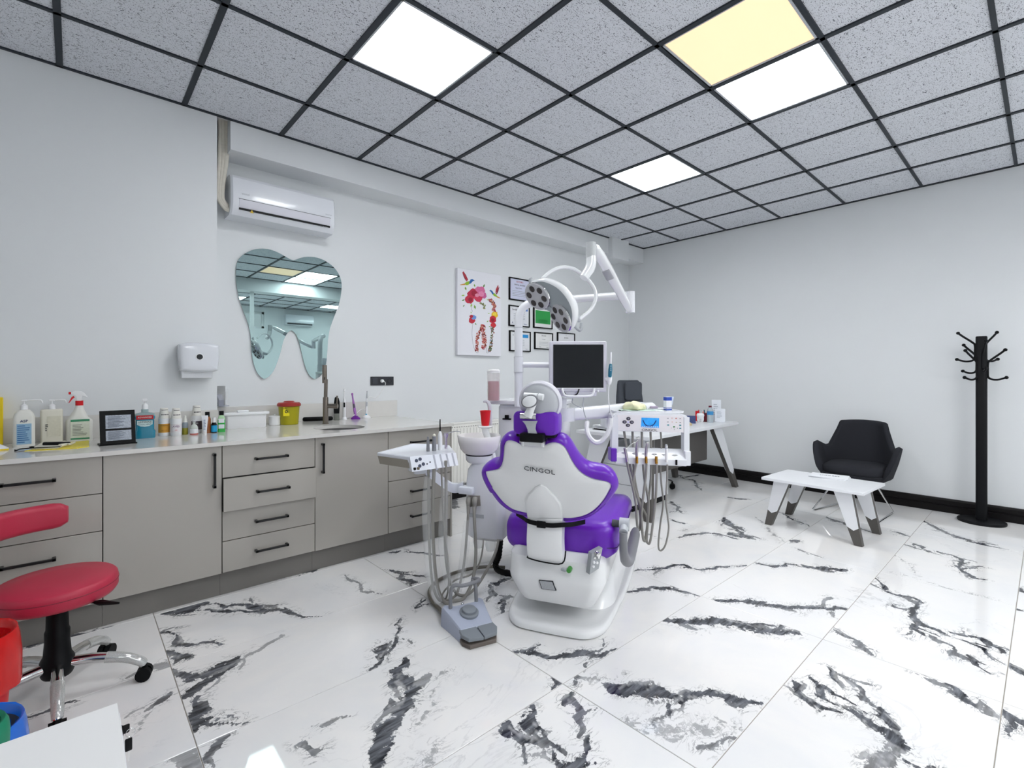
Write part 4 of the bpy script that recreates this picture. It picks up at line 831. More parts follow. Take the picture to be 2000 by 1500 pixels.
b = bm_new(); tube(b, [onz(678, 817, ZT + .005), onz(690, 812, ZT + .03), ony(705, 800, .12), ony(714, 800, .1)], .0025, 6); tag(obj('charger_cable', b, M_wmatte, loc=onz(690, 818, ZT)), 'thin white charging cable running between the handpieces to the plug', 'cable')
# ================================================================ DENTAL CHAIR
AC_ = math.radians(28); CF = V((math.cos(AC_), math.sin(AC_), 0)); CS = V((math.sin(AC_), -math.cos(AC_), 0)); CO = V((1.85, -2.165, 0))
def c(F, S_, z): return CO + CF * F + CS * S_ + UP * z
def cF(x, y, F): return onp(x, y, c(F, 0, 0), CF)
def cS(x, y, S_): return onp(x, y, c(0, S_, 0), CS)
NB = (-CF * 1 - UP * .5).normalized()          # rear side of the reclined backrest
def bk(x, y, off=0): return onp(x, y, c(0, 0, .5) + NB * off, NB)
def resample(P, n):
    P = P + [P[0]]; L = [0]
    for a, b_ in zip(P[:-1], P[1:]): L.append(L[-1] + (b_ - a).length)
    out = []; k = 0
    for i in range(n):
        t = L[-1] * i / n
        while L[k+1] < t: k += 1
        out.append(P[k].lerp(P[k+1], (t - L[k]) / max(1e-9, L[k+1] - L[k])))
    return out
ch = root('dental_chair', c(.4, 0, 0), 'white dental chair with purple upholstery seen from behind', 'dental chair')
M_shell = mat('chair_white', 'e9eaeb', .25, var=.01, coat=.2)
# base plate
half = [(-.092, .10), (-.085, .16), (-.055, .205), (0, .24), (.1, .262), (.32, .282), (.56, .3), (.9, .305), (1.15, .29), (1.3, .24), (1.37, .15), (1.39, .0)]
poly = [V((F, S_, 0)) for F, S_ in half] + [V((F, -S_, 0)) for F, S_ in half[-2::-1]] + [V((-.094, 0, 0))]
poly = spl(poly, 3, True)
b = bm_new(); loft(b, [[c(.6 + (p.x - .6) * k, p.y * k, z) for p in poly] for k, z in ((.985, 0), (1, .008), (1, .026), (.985, .036), (.955, .04), (.9, .034), (.8, .031))]); obj('base_plate', b, M_shell, ch, ang=50)
# column fairing
def ringFS(F0, F1, h, z, r, n=6): return [c((F0 + F1) / 2 + p.x, p.y, z) for p in rrect(F1 - F0, 2 * h, r, n)]
b = bm_new(); loft(b, [ringFS(.16, 1.2, .26, .03, .14), ringFS(.22, 1.12, .25, .06, .13), ringFS(.4, 1.05, .22, .13, .12), ringFS(.5, 1.0, .2, .22, .12), ringFS(.52, .98, .19, .34, .12)]); obj('lift_column', b, M_shell, ch, ang=50)
b = bm_new(); loft(b, [ringFS(.05, .68, .16, .104, .06), ringFS(.0, .76, .19, .112, .07), ringFS(-.02, .8, .205, .14, .075), ringFS(-.035, .84, .24, .215, .075), ringFS(-.03, .85, .247, .24, .075), ringFS(-.005, .84, .245, .33, .07), ringFS(.03, .82, .23, .365, .07)]); ub = obj('seat_housing', b, M_shell, ch, ang=24)
b = bm_new(); q = [cF(1053.5, 1131.5, -.028), cF(1080.5, 1134, -.028), cF(1087.5, 1152, -.028), cF(1059, 1148.5, -.028)]
q = [p + (-CF) * .012 for p in q]; loft(b, [q, [p + CF * .03 for p in q]]); np_ = obj('name_plate', b, M_ink, ub)
q2 = [p.lerp(sum(q, V((0, 0, 0))) / 4, .1) - CF * .001 for p in q]; b = bm_new(); loft(b, [q2, [p + CF * .004 for p in q2]]); obj('plate_print', b, mat('grey_print', 'a9acb0', .5, var=.4, vs=300), np_)
kc = cF(1112, 1113, -.03); Mk = frame(kc, CS, UP)
b = bm_new(); lathe(b, [(.001, .016), (.010, .016), (.012, .01), (.012, -.02), (.001, -.02)], Mk @ Matrix.Rotation(math.pi, 4, 'X') @ Matrix.Diagonal((1, 1, -1, 1)) if False else Mk); obj('green_knob', b, mat('green_plastic', '3f8f3a', .35), ub)
b = bm_new(); box(b, cF(1102, 1113, -.03), (.02, .03, .012), bev=.003); obj('switch', b, M_lgrey, ub)
CN = (-CF + CS * .9).normalized(); cpt = c(-.012, .222, .3) + CN * .006
q = [onp(x, y, cpt, CN) for x, y in ((1156, 1081), (1176.5, 1070), (1169, 1110), (1151, 1122))]
b = bm_new(); nrm = (q[1] - q[0]).cross(q[3] - q[0]).normalized(); nrm = nrm if nrm.dot(CAM - q[0]) > 0 else -nrm
loft(b, [[p + nrm * .002 for p in q], [p - nrm * .03 for p in q]]); cp = obj('control_plate', b, mat('plate_grey', 'a3a7ab', .4), ub)
def on_plate(u, v): return q[0].lerp(q[1], u).lerp(q[3].lerp(q[2], u), v) + nrm * .002
for u, v in ((.3, .28), (.3, .5), (.3, .7), (.7, .36), (.65, .62)):
    b = bm_new(); lathe(b, [(.001, .006), (.006, .005), (.007, 0), (.001, 0)], frame(on_plate(u, v), q[1] - q[0], q[0] - q[3]), 12); obj('push_button', b, M_white if v > .4 else M_chrome, cp)
b = bm_new(); lathe(b, [(.001, .022), (.010, .02), (.012, .004), (.014, 0), (.001, 0)], frame(on_plate(.45, .12), q[1] - q[0], q[0] - q[3]), 16); obj('dial', b, M_chrome, cp)
# seat and leg rest
def ringseat(F, h, zt, zb, r):
    return [c(F, p.x, (zt + zb) / 2 + p.y) for p in rrect(2 * h, zt - zb, r, 5)]
b = bm_new(); loft(b, [ringseat(*t) for t in ((.035, .18, .47, .38, .04), (.045, .235, .495, .355, .055), (.075, .278, .508, .335, .06), (.14, .294, .512, .328, .062), (.4, .296, .508, .335, .062), (.6, .294, .508, .34, .062), (.75, .29, .497, .34, .06), (.9, .284, .465, .325, .055), (1.03, .274, .42, .295, .05), (1.1, .255, .385, .285, .045), (1.135, .22, .365, .29, .03))]); se = obj('seat_cushion', b, M_purple, ch, ang=60)
b = bm_new()
seam = [c(F, s * (h + .0015), z) for s in (1,) for F, h, z in ((.05, .23, .40), (.075, .278, .395), (.14, .295, .395), (.4, .297, .40), (.6, .295, .405), (.75, .291, .40), (.9, .285, .375), (1.03, .275, .345))]
tube(b, seam, .0022, 6); obj('seam', b, mat('dark_purple', '3a1168', .5), se)
b = bm_new(); tube(b, [c(.0435, S_, .4) for S_ in (-.2, -.1, .1, .2)] + [c(.05, .23, .4)], .0022, 6); obj('seam', b, MATS['dark_purple'], se)
# backrest
z2 = lambda pts: [(930 + x / 6.25, 740 + y / 6.25) for x, y in pts]
z3 = lambda pts: [(930 + x / 5.882, 940 + y / 5.882) for x, y in pts]
outer = z2([(590, 770), (540, 725), (480, 680), (400, 660), (340, 690), (300, 760), (300, 860), (283, 960), (240, 1003), (160, 1015), (95, 1060), (70, 1130), (100, 1230), (170, 1360)]) + z3([(125, 20), (200, 140), (280, 240), (400, 325), (580, 385), (780, 432), (1000, 440), (1180, 425), (1310, 390), (1430, 310), (1540, 200), (1620, 90)]) + z2([(1740, 1290), (1730, 1230), (1690, 1160), (1600, 1110), (1470, 1085), (1370, 1050), (1290, 980), (1220, 880), (1160, 780), (1090, 710), (1000, 685), (920, 690), (860, 720), (815, 765)])
inner = z2([(598, 800), (560, 790), (500, 760), (440, 741), (380, 748), (347, 800), (338, 900), (325, 1000), (290, 1080), (230, 1104), (130, 1115), (120, 1150), (160, 1250), (235, 1380)]) + z3([(170, 50), (250, 160), (330, 250), (430, 318), (580, 357), (780, 405), (990, 415), (1110, 415), (1235, 390), (1350, 330), (1450, 230), (1520, 120)]) + z2([(1650, 1300), (1622, 1252), (1540, 1230), (1440, 1213), (1340, 1170), (1250, 1100), (1180, 1000), (1120, 880), (1080, 815), (1010, 772), (940, 765), (880, 780), (840, 802), (815, 812)])
NR = 140
oP = resample(spl([bk(x, y, -.02) for x, y in outer], 4, True), NR); iP = resample(spl([bk(x, y, .008) for x, y in inner], 4, True), NR)
# match starting points
k0 = min(range(NR), key=lambda k: sum((oP[(i + k) % NR] - iP[i]).length for i in range(0, NR, 7))); oP = oP[k0:] + oP[:k0]
cen = sum(oP, V((0, 0, 0))) / NR
def sh(P, k, off): return [cen + (p - cen) * k + NB * off for p in P]
mid = [i_.lerp(o_, .5) + NB * .018 for i_, o_ in zip(iP, oP)]; mid2 = [i_.lerp(o_, .85) + NB * .014 for i_, o_ in zip(iP, oP)]; mid0 = [i_.lerp(o_, .12) + NB * .012 for i_, o_ in zip(iP, oP)]
b = bm_new(); loft(b, [sh(iP, .97, -.02), sh(iP, .995, 0), mid0, mid, mid2, sh(oP, 1, 0), sh(oP, .985, -.022), sh(oP, .95, -.045), sh(oP, .88, -.06), sh(oP, .6, -.075)]); bc = obj('backrest_cushion', b, M_purple, ch, ang=70)
ci = sum(iP, V((0, 0, 0))) / NR
def shi(k, off): return [ci + (p - ci) * k + NB * off for p in iP]
b = bm_new(); loft(b, [shi(1.004, -.03), shi(1.004, .0), shi(.985, .007), shi(.95, .011), shi(.75, .017), shi(.45, .02), shi(.12, .021)]); bs = obj('backrest_shell', b, M_shell, ch, ang=60)
tm = bk(1053, 919, .036); tx = (bk(1077, 922, .036) - bk(1031, 915, .036)).normalized()
text('maker_name', 'CINGOL', .034, frame(tm, tx, (UP - NB * UP.dot(NB)) if False else NB.cross(tx)), mat('silver_ink', '55585c', .35, metal=.3), bs, ex=.001, sx=1.15)
# relief ridges of the shell
for pts in (z2([(560, 900), (470, 1060), (460, 1180), (520, 1300)]), z2([(930, 930), (1080, 1100), (1200, 1250), (1190, 1350)])):
    b = bm_new(); tube(b, [bk(x, y, .014) for x, y in pts], .007, 8); obj('ridge', b, M_shell, bs)
# spine plate: arrow head on the backrest, tongue down into the housing
up_ = z3([(575, 320), (565, 240), (600, 150), (680, 70), (740, 40), (800, 70), (900, 170), (970, 260), (985, 340)])
A1 = [bk(x, y, .034) for x, y in up_]; mid_l = [bk(*z3([(590, 420)])[0], .036), bk(*z3([(990, 430)])[0], .036)]
ap = mid_l[:1] + A1 + mid_l[1:]
b = bm_new(); loft(b, [[p - NB * .02 for p in ap], ap, [p.lerp(sum(ap, V((0, 0, 0))) / len(ap), .08) + NB * .004 for p in ap]]); obj('spine_cover', b, M_shell, ch, ang=30)
lowl = [(590, 420), (586, 520), (580, 700), (590, 830), (600, 870)]; lowr = [(990, 430), (988, 520), (982, 700), (988, 880), (990, 932)]
def tong(pt, i):
    F = (-.05, -.055, -.062, -.06, -.05)[i]; x, y = z3([pt])[0]; return cF(x, y, F)
L_ = spl([mid_l[0]] + [tong(p, i) for i, p in enumerate(lowl) if i], 4); R_ = spl([mid_l[1]] + [tong(p, i) for i, p in enumerate(lowr) if i], 4)
b = bm_new(); rings = []
for l, r_ in zip(L_, R_):
    rr = []
    for t in (0, .04, .2, .5, .8, .96, 1): rr.append(l.lerp(r_, t) - CF * (.008 * (1 - (2 * t - 1) ** 4)))
    rings.append(rr + [r_ + CF * .06, l + CF * .06])
loft(b, rings); obj('spine_tongue', b, M_shell, ch, ang=40)
e0, e1 = L_[-1], R_[-1]
b = bm_new(); tube(b, [e0 - CS * .004 + CF * .02, e0 - UP * .004 - CF * .002, e0.lerp(e1, .5) - UP * .010 - CF * .008, e1 - UP * .004 - CF * .002, e1 + CS * .012 + UP * .05 + CF * .02], .0035, 6, k=4); obj('slot_gasket', b, M_black, ub)
# strap and buckle
b = bm_new(); P_ = [cF(1008, 1003, .03), cF(1022, 1012, -.03), cF(1031, 1018, -.068), cF(1050, 1023, -.076), cF(1075, 1026.5, -.078), cF(1098, 1025.5, -.07), cF(1120, 1024, -.03), cF(1143, 1019, .04)]
P_ = spl(P_, 4); loft(b, [[p + UP * .011, p + UP * .011 + CF * .003, p - UP * .011 + CF * .003, p - UP * .011] for p in P_]); st_ = obj('strap', b, M_black, ch)
b = bm_new(); q0 = cF(1057, 1024.5, -.082); box(b, (0, 0, 0), (.045, .012, .032), frame(q0, CS, CF), .003); obj('buckle', b, M_black, st_)
# swing armrest
SA = .325
b = bm_new(); AR = [cS(x, y, SA) for x, y in ((1217.5, 1040), (1217.5, 1060), (1218.5, 1080), (1222, 1094), (1227, 1095), (1231, 1082), (1236, 1062), (1240, 1044), (1241.5, 1035))]
tube(b, AR, [.019, .0195, .021, .026, .03, .031, .031, .03, .02], 14); ar = obj('armrest', b, M_grey, ch)
b = bm_new(); pv = cS(1220, 1024, SA); cyl(b, pv - CS * .024, pv + CS * .022, .031, n=24); cyl(b, pv, AR[0], .021); obj('armrest_pivot', b, M_lgrey, ar)
b = bm_new(); cyl(b, pv - CS * .06, pv - CS * .022, .018); obj('pivot_pin', b, M_dgrey, ar)
# headrest: cushion, linkage and round back
FH = -.27
hw0, hw1 = cF(1001, 830, FH), cF(1089, 832, FH); zt_, zb2 = cF(1045, 804, FH).z, cF(1045, 850, FH).z
hc = (hw0 + hw1) / 2; hS = (hc - CO).dot(CS); hww = (hw1 - hw0).length
b = bm_new(); rr = []
for k, dF in ((.86, 0), (.97, .006), (1, .02), (1, .075), (.95, .1), (.8, .112)):
    rr.append([c(FH + dF, hS + p.x * k, (zt_ + zb2) / 2 + p.y * (k * .3 + .7)) for p in rrect(hww, zt_ - zb2, .025, 5)])
loft(b, rr); hr = obj('headrest_cushion', b, M_purple, ch, ang=50)
b = bm_new(); bx(b, (-.5 * hww * .86, .0, zb2 - .012), (.5 * hww * .86, .1, zb2 + .012), .006, 2, frame(c(FH + .005, hS, 0), CS, CF)); obj('headrest_strap', b, M_black, ch)
dc = cF(1054, 786, FH + .02); dax = (-CF * .97 - UP * .22).normalized(); Rr = (cF(1096, 786, FH + .02) - cF(1013, 786, FH + .02)).length / 2
Md = frame(dc, CS, dax.cross(CS)); Md = frame(dc, CS, (UP - dax * UP.dot(dax)))
if (Md.to_3x3() @ V((0, 0, 1))).dot(dax) < 0: Md = Md @ Matrix.Diagonal((1, 1, -1, 1))
b = bm_new(); lathe(b, [(Rr * .9, -.03), (Rr, -.02), (Rr, -.004), (Rr * .93, .006), (Rr * .86, .004)], Md @ Matrix.Diagonal((1, .98, 1, 1)), 40); hp = obj('headrest_pad', b, M_lilac, ch, ang=60)
b = bm_new(); lathe(b, [(Rr * .88, .0), (Rr * .85, .008), (Rr * .7, .02), (Rr * .4, .032), (.002, .037)], Md @ Matrix.Diagonal((1, .98, 1, 1)), 40); obj('headrest_back', b, mat('headrest_grey', 'b9bcc1', .3), hp, ang=60)
cp_ = lambda x, y, F: cF(x, y, F)
b = bm_new(); ko = cp_(1034, 784, FH - .07); Mk2 = frame(ko, CS, UP); Mk2 = Mk2 if (Mk2.to_3x3() @ V((0, 0, 1))).dot(-CF) > 0 else Mk2 @ Matrix.Diagonal((1, 1, -1, 1))
Mk2 = Mk2 @ Matrix.Rotation(.3, 4, 'Z') @ Matrix.Diagonal((1.3, .95, 1, 1))
lathe(b, [(.026, -.03), (.03, -.006), (.029, .0), (.025, .002)], Mk2); kn = obj('knob_rim', b, M_grey, hp)
b = bm_new(); lathe(b, [(.0255, 0), (.024, .006), (.015, .011), (.001, .013)], Mk2); obj('lock_knob', b, M_wgloss, kn)
b = bm_new(); cyl(b, cp_(1024, 772, FH - .04), cp_(1050, 774, FH - .04), .013); cyl(b, cp_(1052, 774.5, FH - .04), cp_(1061, 776, FH - .04), .015); obj('tilt_joint', b, M_wgloss, hp)
b = bm_new(); tube(b, [cp_(1040, 785, FH - .045), cp_(1036, 800, FH - .05), cp_(1031, 813, FH - .045)], [.022, .017, .022], 12, r2=.012, up=CF); obj('neck_link', b, M_white, hp)
b = bm_new(); cyl(b, cp_(1017, 812, FH - .035), cp_(1048, 813.5, FH - .035), .014); obj('hinge', b, M_chrome, hp)
b = bm_new(); W0 = [(1020, 1050, 822), (1026, 1047, 829), (1030, 1046, 838), (1032, 1050, 849)]
loft(b, [[cp_(a, y, FH - .03), cp_(d_, y, FH - .03), cp_(d_, y, FH - .012), cp_(a, y, FH - .012)] for a, d_, y in W0]); obj('neck_plate', b, M_lgrey, hp)
b = bm_new(); m0 = cp_(1041, 854, FH - .01); bx(b, (-.055, -.03, -.02), (.055, .03, .02), .008, 2, frame(m0, CS, CF)); obj('neck_clamp', b, M_black, hp)
b = bm_new(); m1 = bk(1042, 863, .02); bx(b, (-.052, -.02, -.02), (-.04, .03, .02), .002, 1, frame(m1, CS, CF)); bx(b, (.04, -.02, -.02), (.052, .03, .02), .002, 1, frame(m1, CS, CF)); bx(b, (-.052, -.01, -.018), (.052, .03, .008), .002, 1, frame(m1, CS, CF)); obj('neck_socket', b, M_wgloss, ch)
# ================================================================ SPITTOON UNIT, LAMP, MONITOR
su = root('spittoon_unit', c(.5, -.56, 0), 'white spittoon column with bowl and console on the left of the dental chair', 'spittoon')
M_un = mat('unit_white', 'e3e5ea', .2, var=.01, coat=.2)
def rFS(F, S_, hf, hs, z, r=.05): return [c(F + p.x, S_ + p.y, z) for p in rrect(2 * hf, 2 * hs, min(r, hf * .9, hs * .9), 5)]
b = bm_new(); loft(b, [rFS(.53, -.555, .09, .10, .215), rFS(.52, -.555, .11, .118, .24), rFS(.52, -.552, .118, .13, .4), rFS(.52, -.552, .118, .13, .56), rFS(.52, -.552, .11, .122, .65), rFS(.52, -.552, .09, .10, .69), rFS(.52, -.552, .05, .05, .705)]); obj('column', b, M_un, su, ang=40)
bc_ = c(.49, -.615, 0); Mb_ = T(bc_.x, bc_.y, 0)
b = bm_new(); lathe(b, [(.07, .69), (.083, .705), (.086, .737), (.06, .737)], Mb_, 36); obj('bowl_collar', b, M_un, su)
b = bm_new(); lathe(b, [(.08, .742), (.1, .752), (.12, .778), (.133, .82), (.138, .858), (.135, .862), (.13, .858), (.122, .82), (.1, .785), (.05, .765), (.001, .762)], Mb_, 40); obj('bowl', b, mat('ceramic_white', 'e9e6e6', .12, coat=.4, var=.01), su, ang=50)
b = bm_new(); lathe(b, [(.081, .736), (.087, .739), (.081, .743)], Mb_, 36, cap=False); obj('bowl_seal', b, M_dgrey, su)
# console behind the bowl
S0 = (cF(972, 800, .74) - CO).dot(CS); S1 = (cF(1100, 800, .74) - CO).dot(CS); zs = cF(1000, 786, .72).z
b = bm_new(); bx(b, (S0, .74, .78), (S1, .98, zs - .015), .025, 3, frame(CO, CS, CF) @ Matrix.Diagonal((1, 1, 1, 1)) if frame(CO, CS, CF).to_3x3().determinant() > 0 and (frame(CO, CS, CF).to_3x3() @ V((0, 0, 1))).z > 0 else frame(CO, CS, CF) @ Matrix.Diagonal((1, 1, -1, 1))); obj('console', b, M_wgloss, su)
MC = frame(CO, CS, CF)
if (MC.to_3x3() @ V((0, 0, 1))).z < 0: MC = MC @ Matrix.Diagonal((1, 1, -1, 1))
Sl = (cF(945, 783, .7) - CO).dot(CS)
sl = [V((Sl, .74, 0)), V((Sl + .03, .69, 0)), V((S1, .69, 0)), V((S1, 1.0, 0)), V((Sl + .05, 1.0, 0)), V((Sl, .92, 0))]
b = bm_new(); prism(b, sl, .028, MC @ T(0, 0, zs - .014), .008); obj('shelf', b, M_un, su)
b = bm_new(); bx(b, (S0 - .02, .6, .42), (S1 - .05, .95, .79), .04, 3, MC); obj('console_leg', b, M_un, su)
# water spout over the cup
cupP = cF(948, 831, .55)
b = bm_new(); tube(b, [cF(957, 833, .6), cF(957, 803, .6), cF(955.5, 790, .6), cF(951, 784, .6), cF(945, 784.5, .6)], [.014, .014, .013, .011, .007], 12); obj('water_spout', b, M_lilac, su)
b = bm_new(); box(b, cF(945, 785, .597), (.006, .006, .006)); obj('spout_tip', b, M_black, su)
b = bm_new(); lathe(b, [(.02, -.05), (.025, -.02), (.045, -.012), (.05, -.004), (.045, 0), (.001, 0)], T(*cupP), 24); obj('cup_rest', b, M_wgloss, su)
b = bm_new(); tube(b, [cupP - UP * .03, c(.56, -.55, .72), c(.55, -.55, .68)], .022, 10); obj('rest_stem', b, M_wgloss, su)
cu = root('red_cup', cupP, 'red plastic drinking cup standing above the spittoon bowl', 'cup')
hC = (cF(948, 802, .55) - cupP).z; rC = (cF(958, 802, .55) - cF(938, 802, .55)).length / 2
b = bm_new(); lathe(b, [(rC * .66, 0), (rC * .68, .001), (rC * .97, hC - .004), (rC * 1.03, hC - .004), (rC * 1.03, hC), (rC * .96, hC), (rC * .64, .006), (.001, .005)], T(*cupP), 28); obj('cup', b, mat('bright_red_plastic', 'e00a1e', .35), cu)
q = c(.705, S0 + .06, zs - .09); b = bm_new(); 
q = cF(990, 818, .735); bx(b, (-.03, -.012, -.006), (.03, .012, .004), .003, 1, T(*q) @ MC.to_3x3().to_4x4()); bx(b, (-.013, -.01, .003), (.013, .01, .026), .002, 1, T(*q) @ MC.to_3x3().to_4x4()); obj('hose_valve', b, M_black, su)
# service plate, plugs, arm of the assistant tray
fp = lambda x, y, F=.397: cF(x, y, F)
b = bm_new(); p_ = [fp(913, 969), fp(937, 968), fp(938.5, 988), fp(915, 990)]; loft(b, [p_, [v + CF * .02 for v in p_]]); pl = obj('socket_plate', b, mat('taupe_plastic', '9b9690', .5), su)
for x in (918, 930):
    b = bm_new(); tube(b, [fp(x - 2, 972, .39), fp(x - 3, 980, .375), fp(x - 3, 990, .37), fp(x - 3, 1003, .368)], [.016, .017, .011, .008], 10); obj('hose_plug', b, M_hose, pl)
b = bm_new(); p_ = [fp(917, 1003), fp(944, 1006), fp(944, 1013), fp(917, 1010)]; loft(b, [p_, [v + CF * .012 for v in p_]]); obj('slide_switch', b, M_lgrey, su)
for x, y in ((934, 1052), (958, 1058)):
    q = cF(x, y, .5); b = bm_new(); lathe(b, [(.034, .03), (.034, -.02), (.026, -.055), (.012, -.06), (.001, -.06)], T(*q), 20); obj('filter_cup', b, M_clear, su)
b = bm_new(); N_ = 40; path = spl([cF(977, 1055, .5), cF(974, 1085, .5), cF(968, 1105, .5), cF(985, 1118, .45), c(.4, -.2, .06)], 10)
tube(b, path, [.018 + (.003 if i % 2 else 0) for i in range(len(path))], 10, smooth=False); obj('corrugated_hose', b, M_black, su)
# monitor pole
PB = ond(1013, 779, 3.12)
b = bm_new(); cyl(b, V((PB.x, PB.y, zs - .02)), ond(1013, 727, 3.12), .0275); obj('pole_foot', b, M_un, su)
b = bm_new(); cyl(b, ond(1013, 727, 3.12), ond(1013, 697, 3.12), .031); obj('pole_collar', b, M_un, su)
for y in (727, 697, 640):
    b = bm_new(); q = ond(1013, y, 3.12); lathe(b, [(.0315, -.0015), (.0322, 0), (.0315, .0015)], T(*q), cap=False); obj('pole_ring', b, M_lgrey, su)
b = bm_new(); tube(b, [ond(1013, 698, 3.12), ond(1013, 660, 3.12), ond(1013, 632, 3.12), ond(1015, 614, 3.12), ond(1022, 601, 3.115), ond(1034, 593, 3.11), ond(1050, 590, 3.1)], .0262, 16, k=6); obj('pole', b, M_un, su)
bo = root('solution_bottle', ond(964, 778, 3.2), 'clear round bottle of pink liquid on the console shelf', 'bottle')
q = ond(964, 778.5, 3.2); q.z = zs + .014; kk = 3.2 / FPX; Mq = T(*q)
b = bm_new(); lathe(b, [(10.5 * kk, .002), (11 * kk, .004), (11 * kk, 38 * kk), (.001, 38 * kk)], Mq); obj('liquid', b, mat('rose_liquid', 'b0566a', .2, var=.1, vs=40), bo)
b = bm_new(); lathe(b, [(12 * kk, 0), (12.4 * kk, .004), (12.4 * kk, 55 * kk), (11.9 * kk, 55 * kk)], Mq, cap=False); obj('shell', b, mat('frosted_clear', 'efeae8', .15, alpha=.35), bo)
b = bm_new(); lathe(b, [(12.7 * kk, 54 * kk), (12.7 * kk, 58.5 * kk), (10 * kk, 61 * kk), (.001, 61.5 * kk)], Mq); obj('lid', b, M_wmatte, bo)
# monitor
mo = root('monitor', ond(1128, 712, 3.0), 'pale framed patient monitor with a black screen on a white arm', 'monitor')
ko = 3.0 / FPX
MM = Matrix((RT, FW, UP)).transposed().to_4x4(); MM.translation = ond(1128, 714, 3.0)    # x right, y away, z up
MM = MM @ Matrix.Rotation(.05, 4, 'Y') @ Matrix.Rotation(-.05, 4, 'Y')
def mp_(x, y): return ((x - 1128) * ko, -(y - 714) * ko)
RXl = Matrix.Rotation(math.pi / 2, 4, 'X')       # local xy -> xz, extrusion towards -y
def panel(bm, x0, x1, y0, y1, h, off, r=.01, rnd=.004, M=MM, mp=None, k=None):
    (a, z1), (b_, z0) = (mp or mp_)(x0, y0), (mp or mp_)(x1, y1)
    prism(bm, rrect(b_ - a, z1 - z0, r), h, M @ T((a + b_) / 2, off, (z0 + z1) / 2) @ RXl, rnd)
b = bm_new(); panel(b, 1073, 1185.5, 666, 766, .035, .035, .012, .008); fr = obj('bezel', b, M_lilac, mo)
b = bm_new(); panel(b, 1080.5, 1178.5, 673, 757.5, .004, .0015, .001, 0); obj('screen', b, M_screen, mo)
b = bm_new(); panel(b, 1080.5, 1178.5, 757.5, 759.5, .006, .001, .001, 0); obj('bezel_lip', b, M_wgloss, mo)
b = bm_new(); panel(b, 1094, 1166, 762, 774, .03, .035, .008, .004); obj('lower_housing', b, M_lilac, mo)
def mw(x, y, o=0): a, z = mp_(x, y); return MM @ V((a, o, z))
b = bm_new(); tube(b, [mw(1097, 758, -.012), mw(1099, 766, -.016), mw(1105, 773, -.018), mw(1130, 774, -.018), mw(1152, 773, -.018), mw(1158, 767, -.016), mw(1160, 758, -.012)], .0075, 10); obj('grab_handle', b, M_wgloss, mo)
b = bm_new(); lathe(b, [(.001, .004), (.006, .003), (.007, 0)], T(*mw(1168, 764, -.002)) @ MM.to_3x3().to_4x4() @ RXl, 14); obj('power_button', b, M_wgloss, mo)
b = bm_new(); tube(b, [ond(1019, 712.5, 3.12), ond(1045, 712.5, 3.1), ond(1082, 713, 3.06), ond(1110, 714, 3.05)], .0195, 14); obj('support_arm', b, M_un, mo)
b = bm_new(); tube(b, [mw(1101, 762, .01), mw(1104, 770, -.008), mw(1111, 773, -.01)], .004, 6); tube(b, [mw(1131, 760, .0), mw(1127, 769, -.008), mw(1119, 773, -.01)], .004, 6); obj('signal_lead', b, M_black, mo)['kind'] = 'stuff'
# intra-oral camera in its holder with lead and coiled cord
ic = root('intraoral_camera', ond(1190, 745, 3.0), 'white intra-oral camera with teal grip clipped beside the monitor', 'dental camera')
b = bm_new(); tube(b, [ond(1193.5, 688, 2.99), ond(1193, 700, 2.99), ond(1192.5, 713, 2.99)], [.0055, .0062, .0075], 10); obj('wand', b, M_white, ic)
b = bm_new(); tube(b, [ond(1192.8, 711, 2.99), ond(1192, 722, 2.985), ond(1191, 737, 2.985)], [.0085, .0125, .011], 12); gp = obj('grip', b, M_teal, ic)
b = bm_new()
for y in (715, 719, 723): lathe(b, [(.003, 0), (.003, .002), (.001, .003)], T(*ond(1193, y, 2.972)) @ MM.to_3x3().to_4x4() @ RXl, 8)
ob_ = obj('grip_buttons', b, M_white, gp); ob_['kind'] = 'stuff'
b = bm_new(); tube(b, [ond(1191, 735, 2.99), ond(1190.3, 744, 2.99), ond(1189.5, 751, 2.99)], [.014, .016, .011], 12); box(b, ond(1186.5, 741, 3.0), (.03, .02, .02), bev=.003); obj('holder', b, M_white, ic)
b = bm_new(); tube(b, [ond(1189.5, 751, 2.99), ond(1188.5, 770, 2.99), ond(1189.5, 790, 2.98), ond(1194, 808, 2.97), ond(1197, 818, 2.97)], .0032, 6); obj('lead', b, M_white, ic)
b = bm_new(); tube(b, [ond(1140, 776, 3.0), ond(1139, 795, 3.0), ond(1143, 812, 2.99), ond(1150, 828, 2.98)], .0032, 6); tube(b, [ond(1119, 778, 3.01), ond(1117.5, 786, 3.02), ond(1125, 792, 3.03), ond(1136, 797, 3.04)], .0028, 6); ob_ = obj('lead', b, M_lgrey, ic); ob_['kind'] = 'stuff'
path = spl([ond(1147, 824, 2.98), ond(1146, 838, 2.96), ond(1150, 852, 2.95), ond(1161, 863, 2.95), ond(1173, 862, 2.95), ond(1184, 850, 2.95), ond(1191, 834, 2.96), ond(1193, 818, 2.97)], 60)
hx = []; u = None
for i, p in enumerate(path):
    t = (path[min(i+1, len(path)-1)] - path[max(i-1, 0)]).normalized(); u = FW if True else u; v = t.cross(u).normalized(); uu = v.cross(t).normalized(); a = i * 2 * math.pi / 7.0
    hx.append(p + (uu * math.cos(a) + v * math.sin(a)) * .0115)
b = bm_new(); tube(b, hx, .0042, 5, smooth=False); obj('coiled_cord', b, M_white, ic)
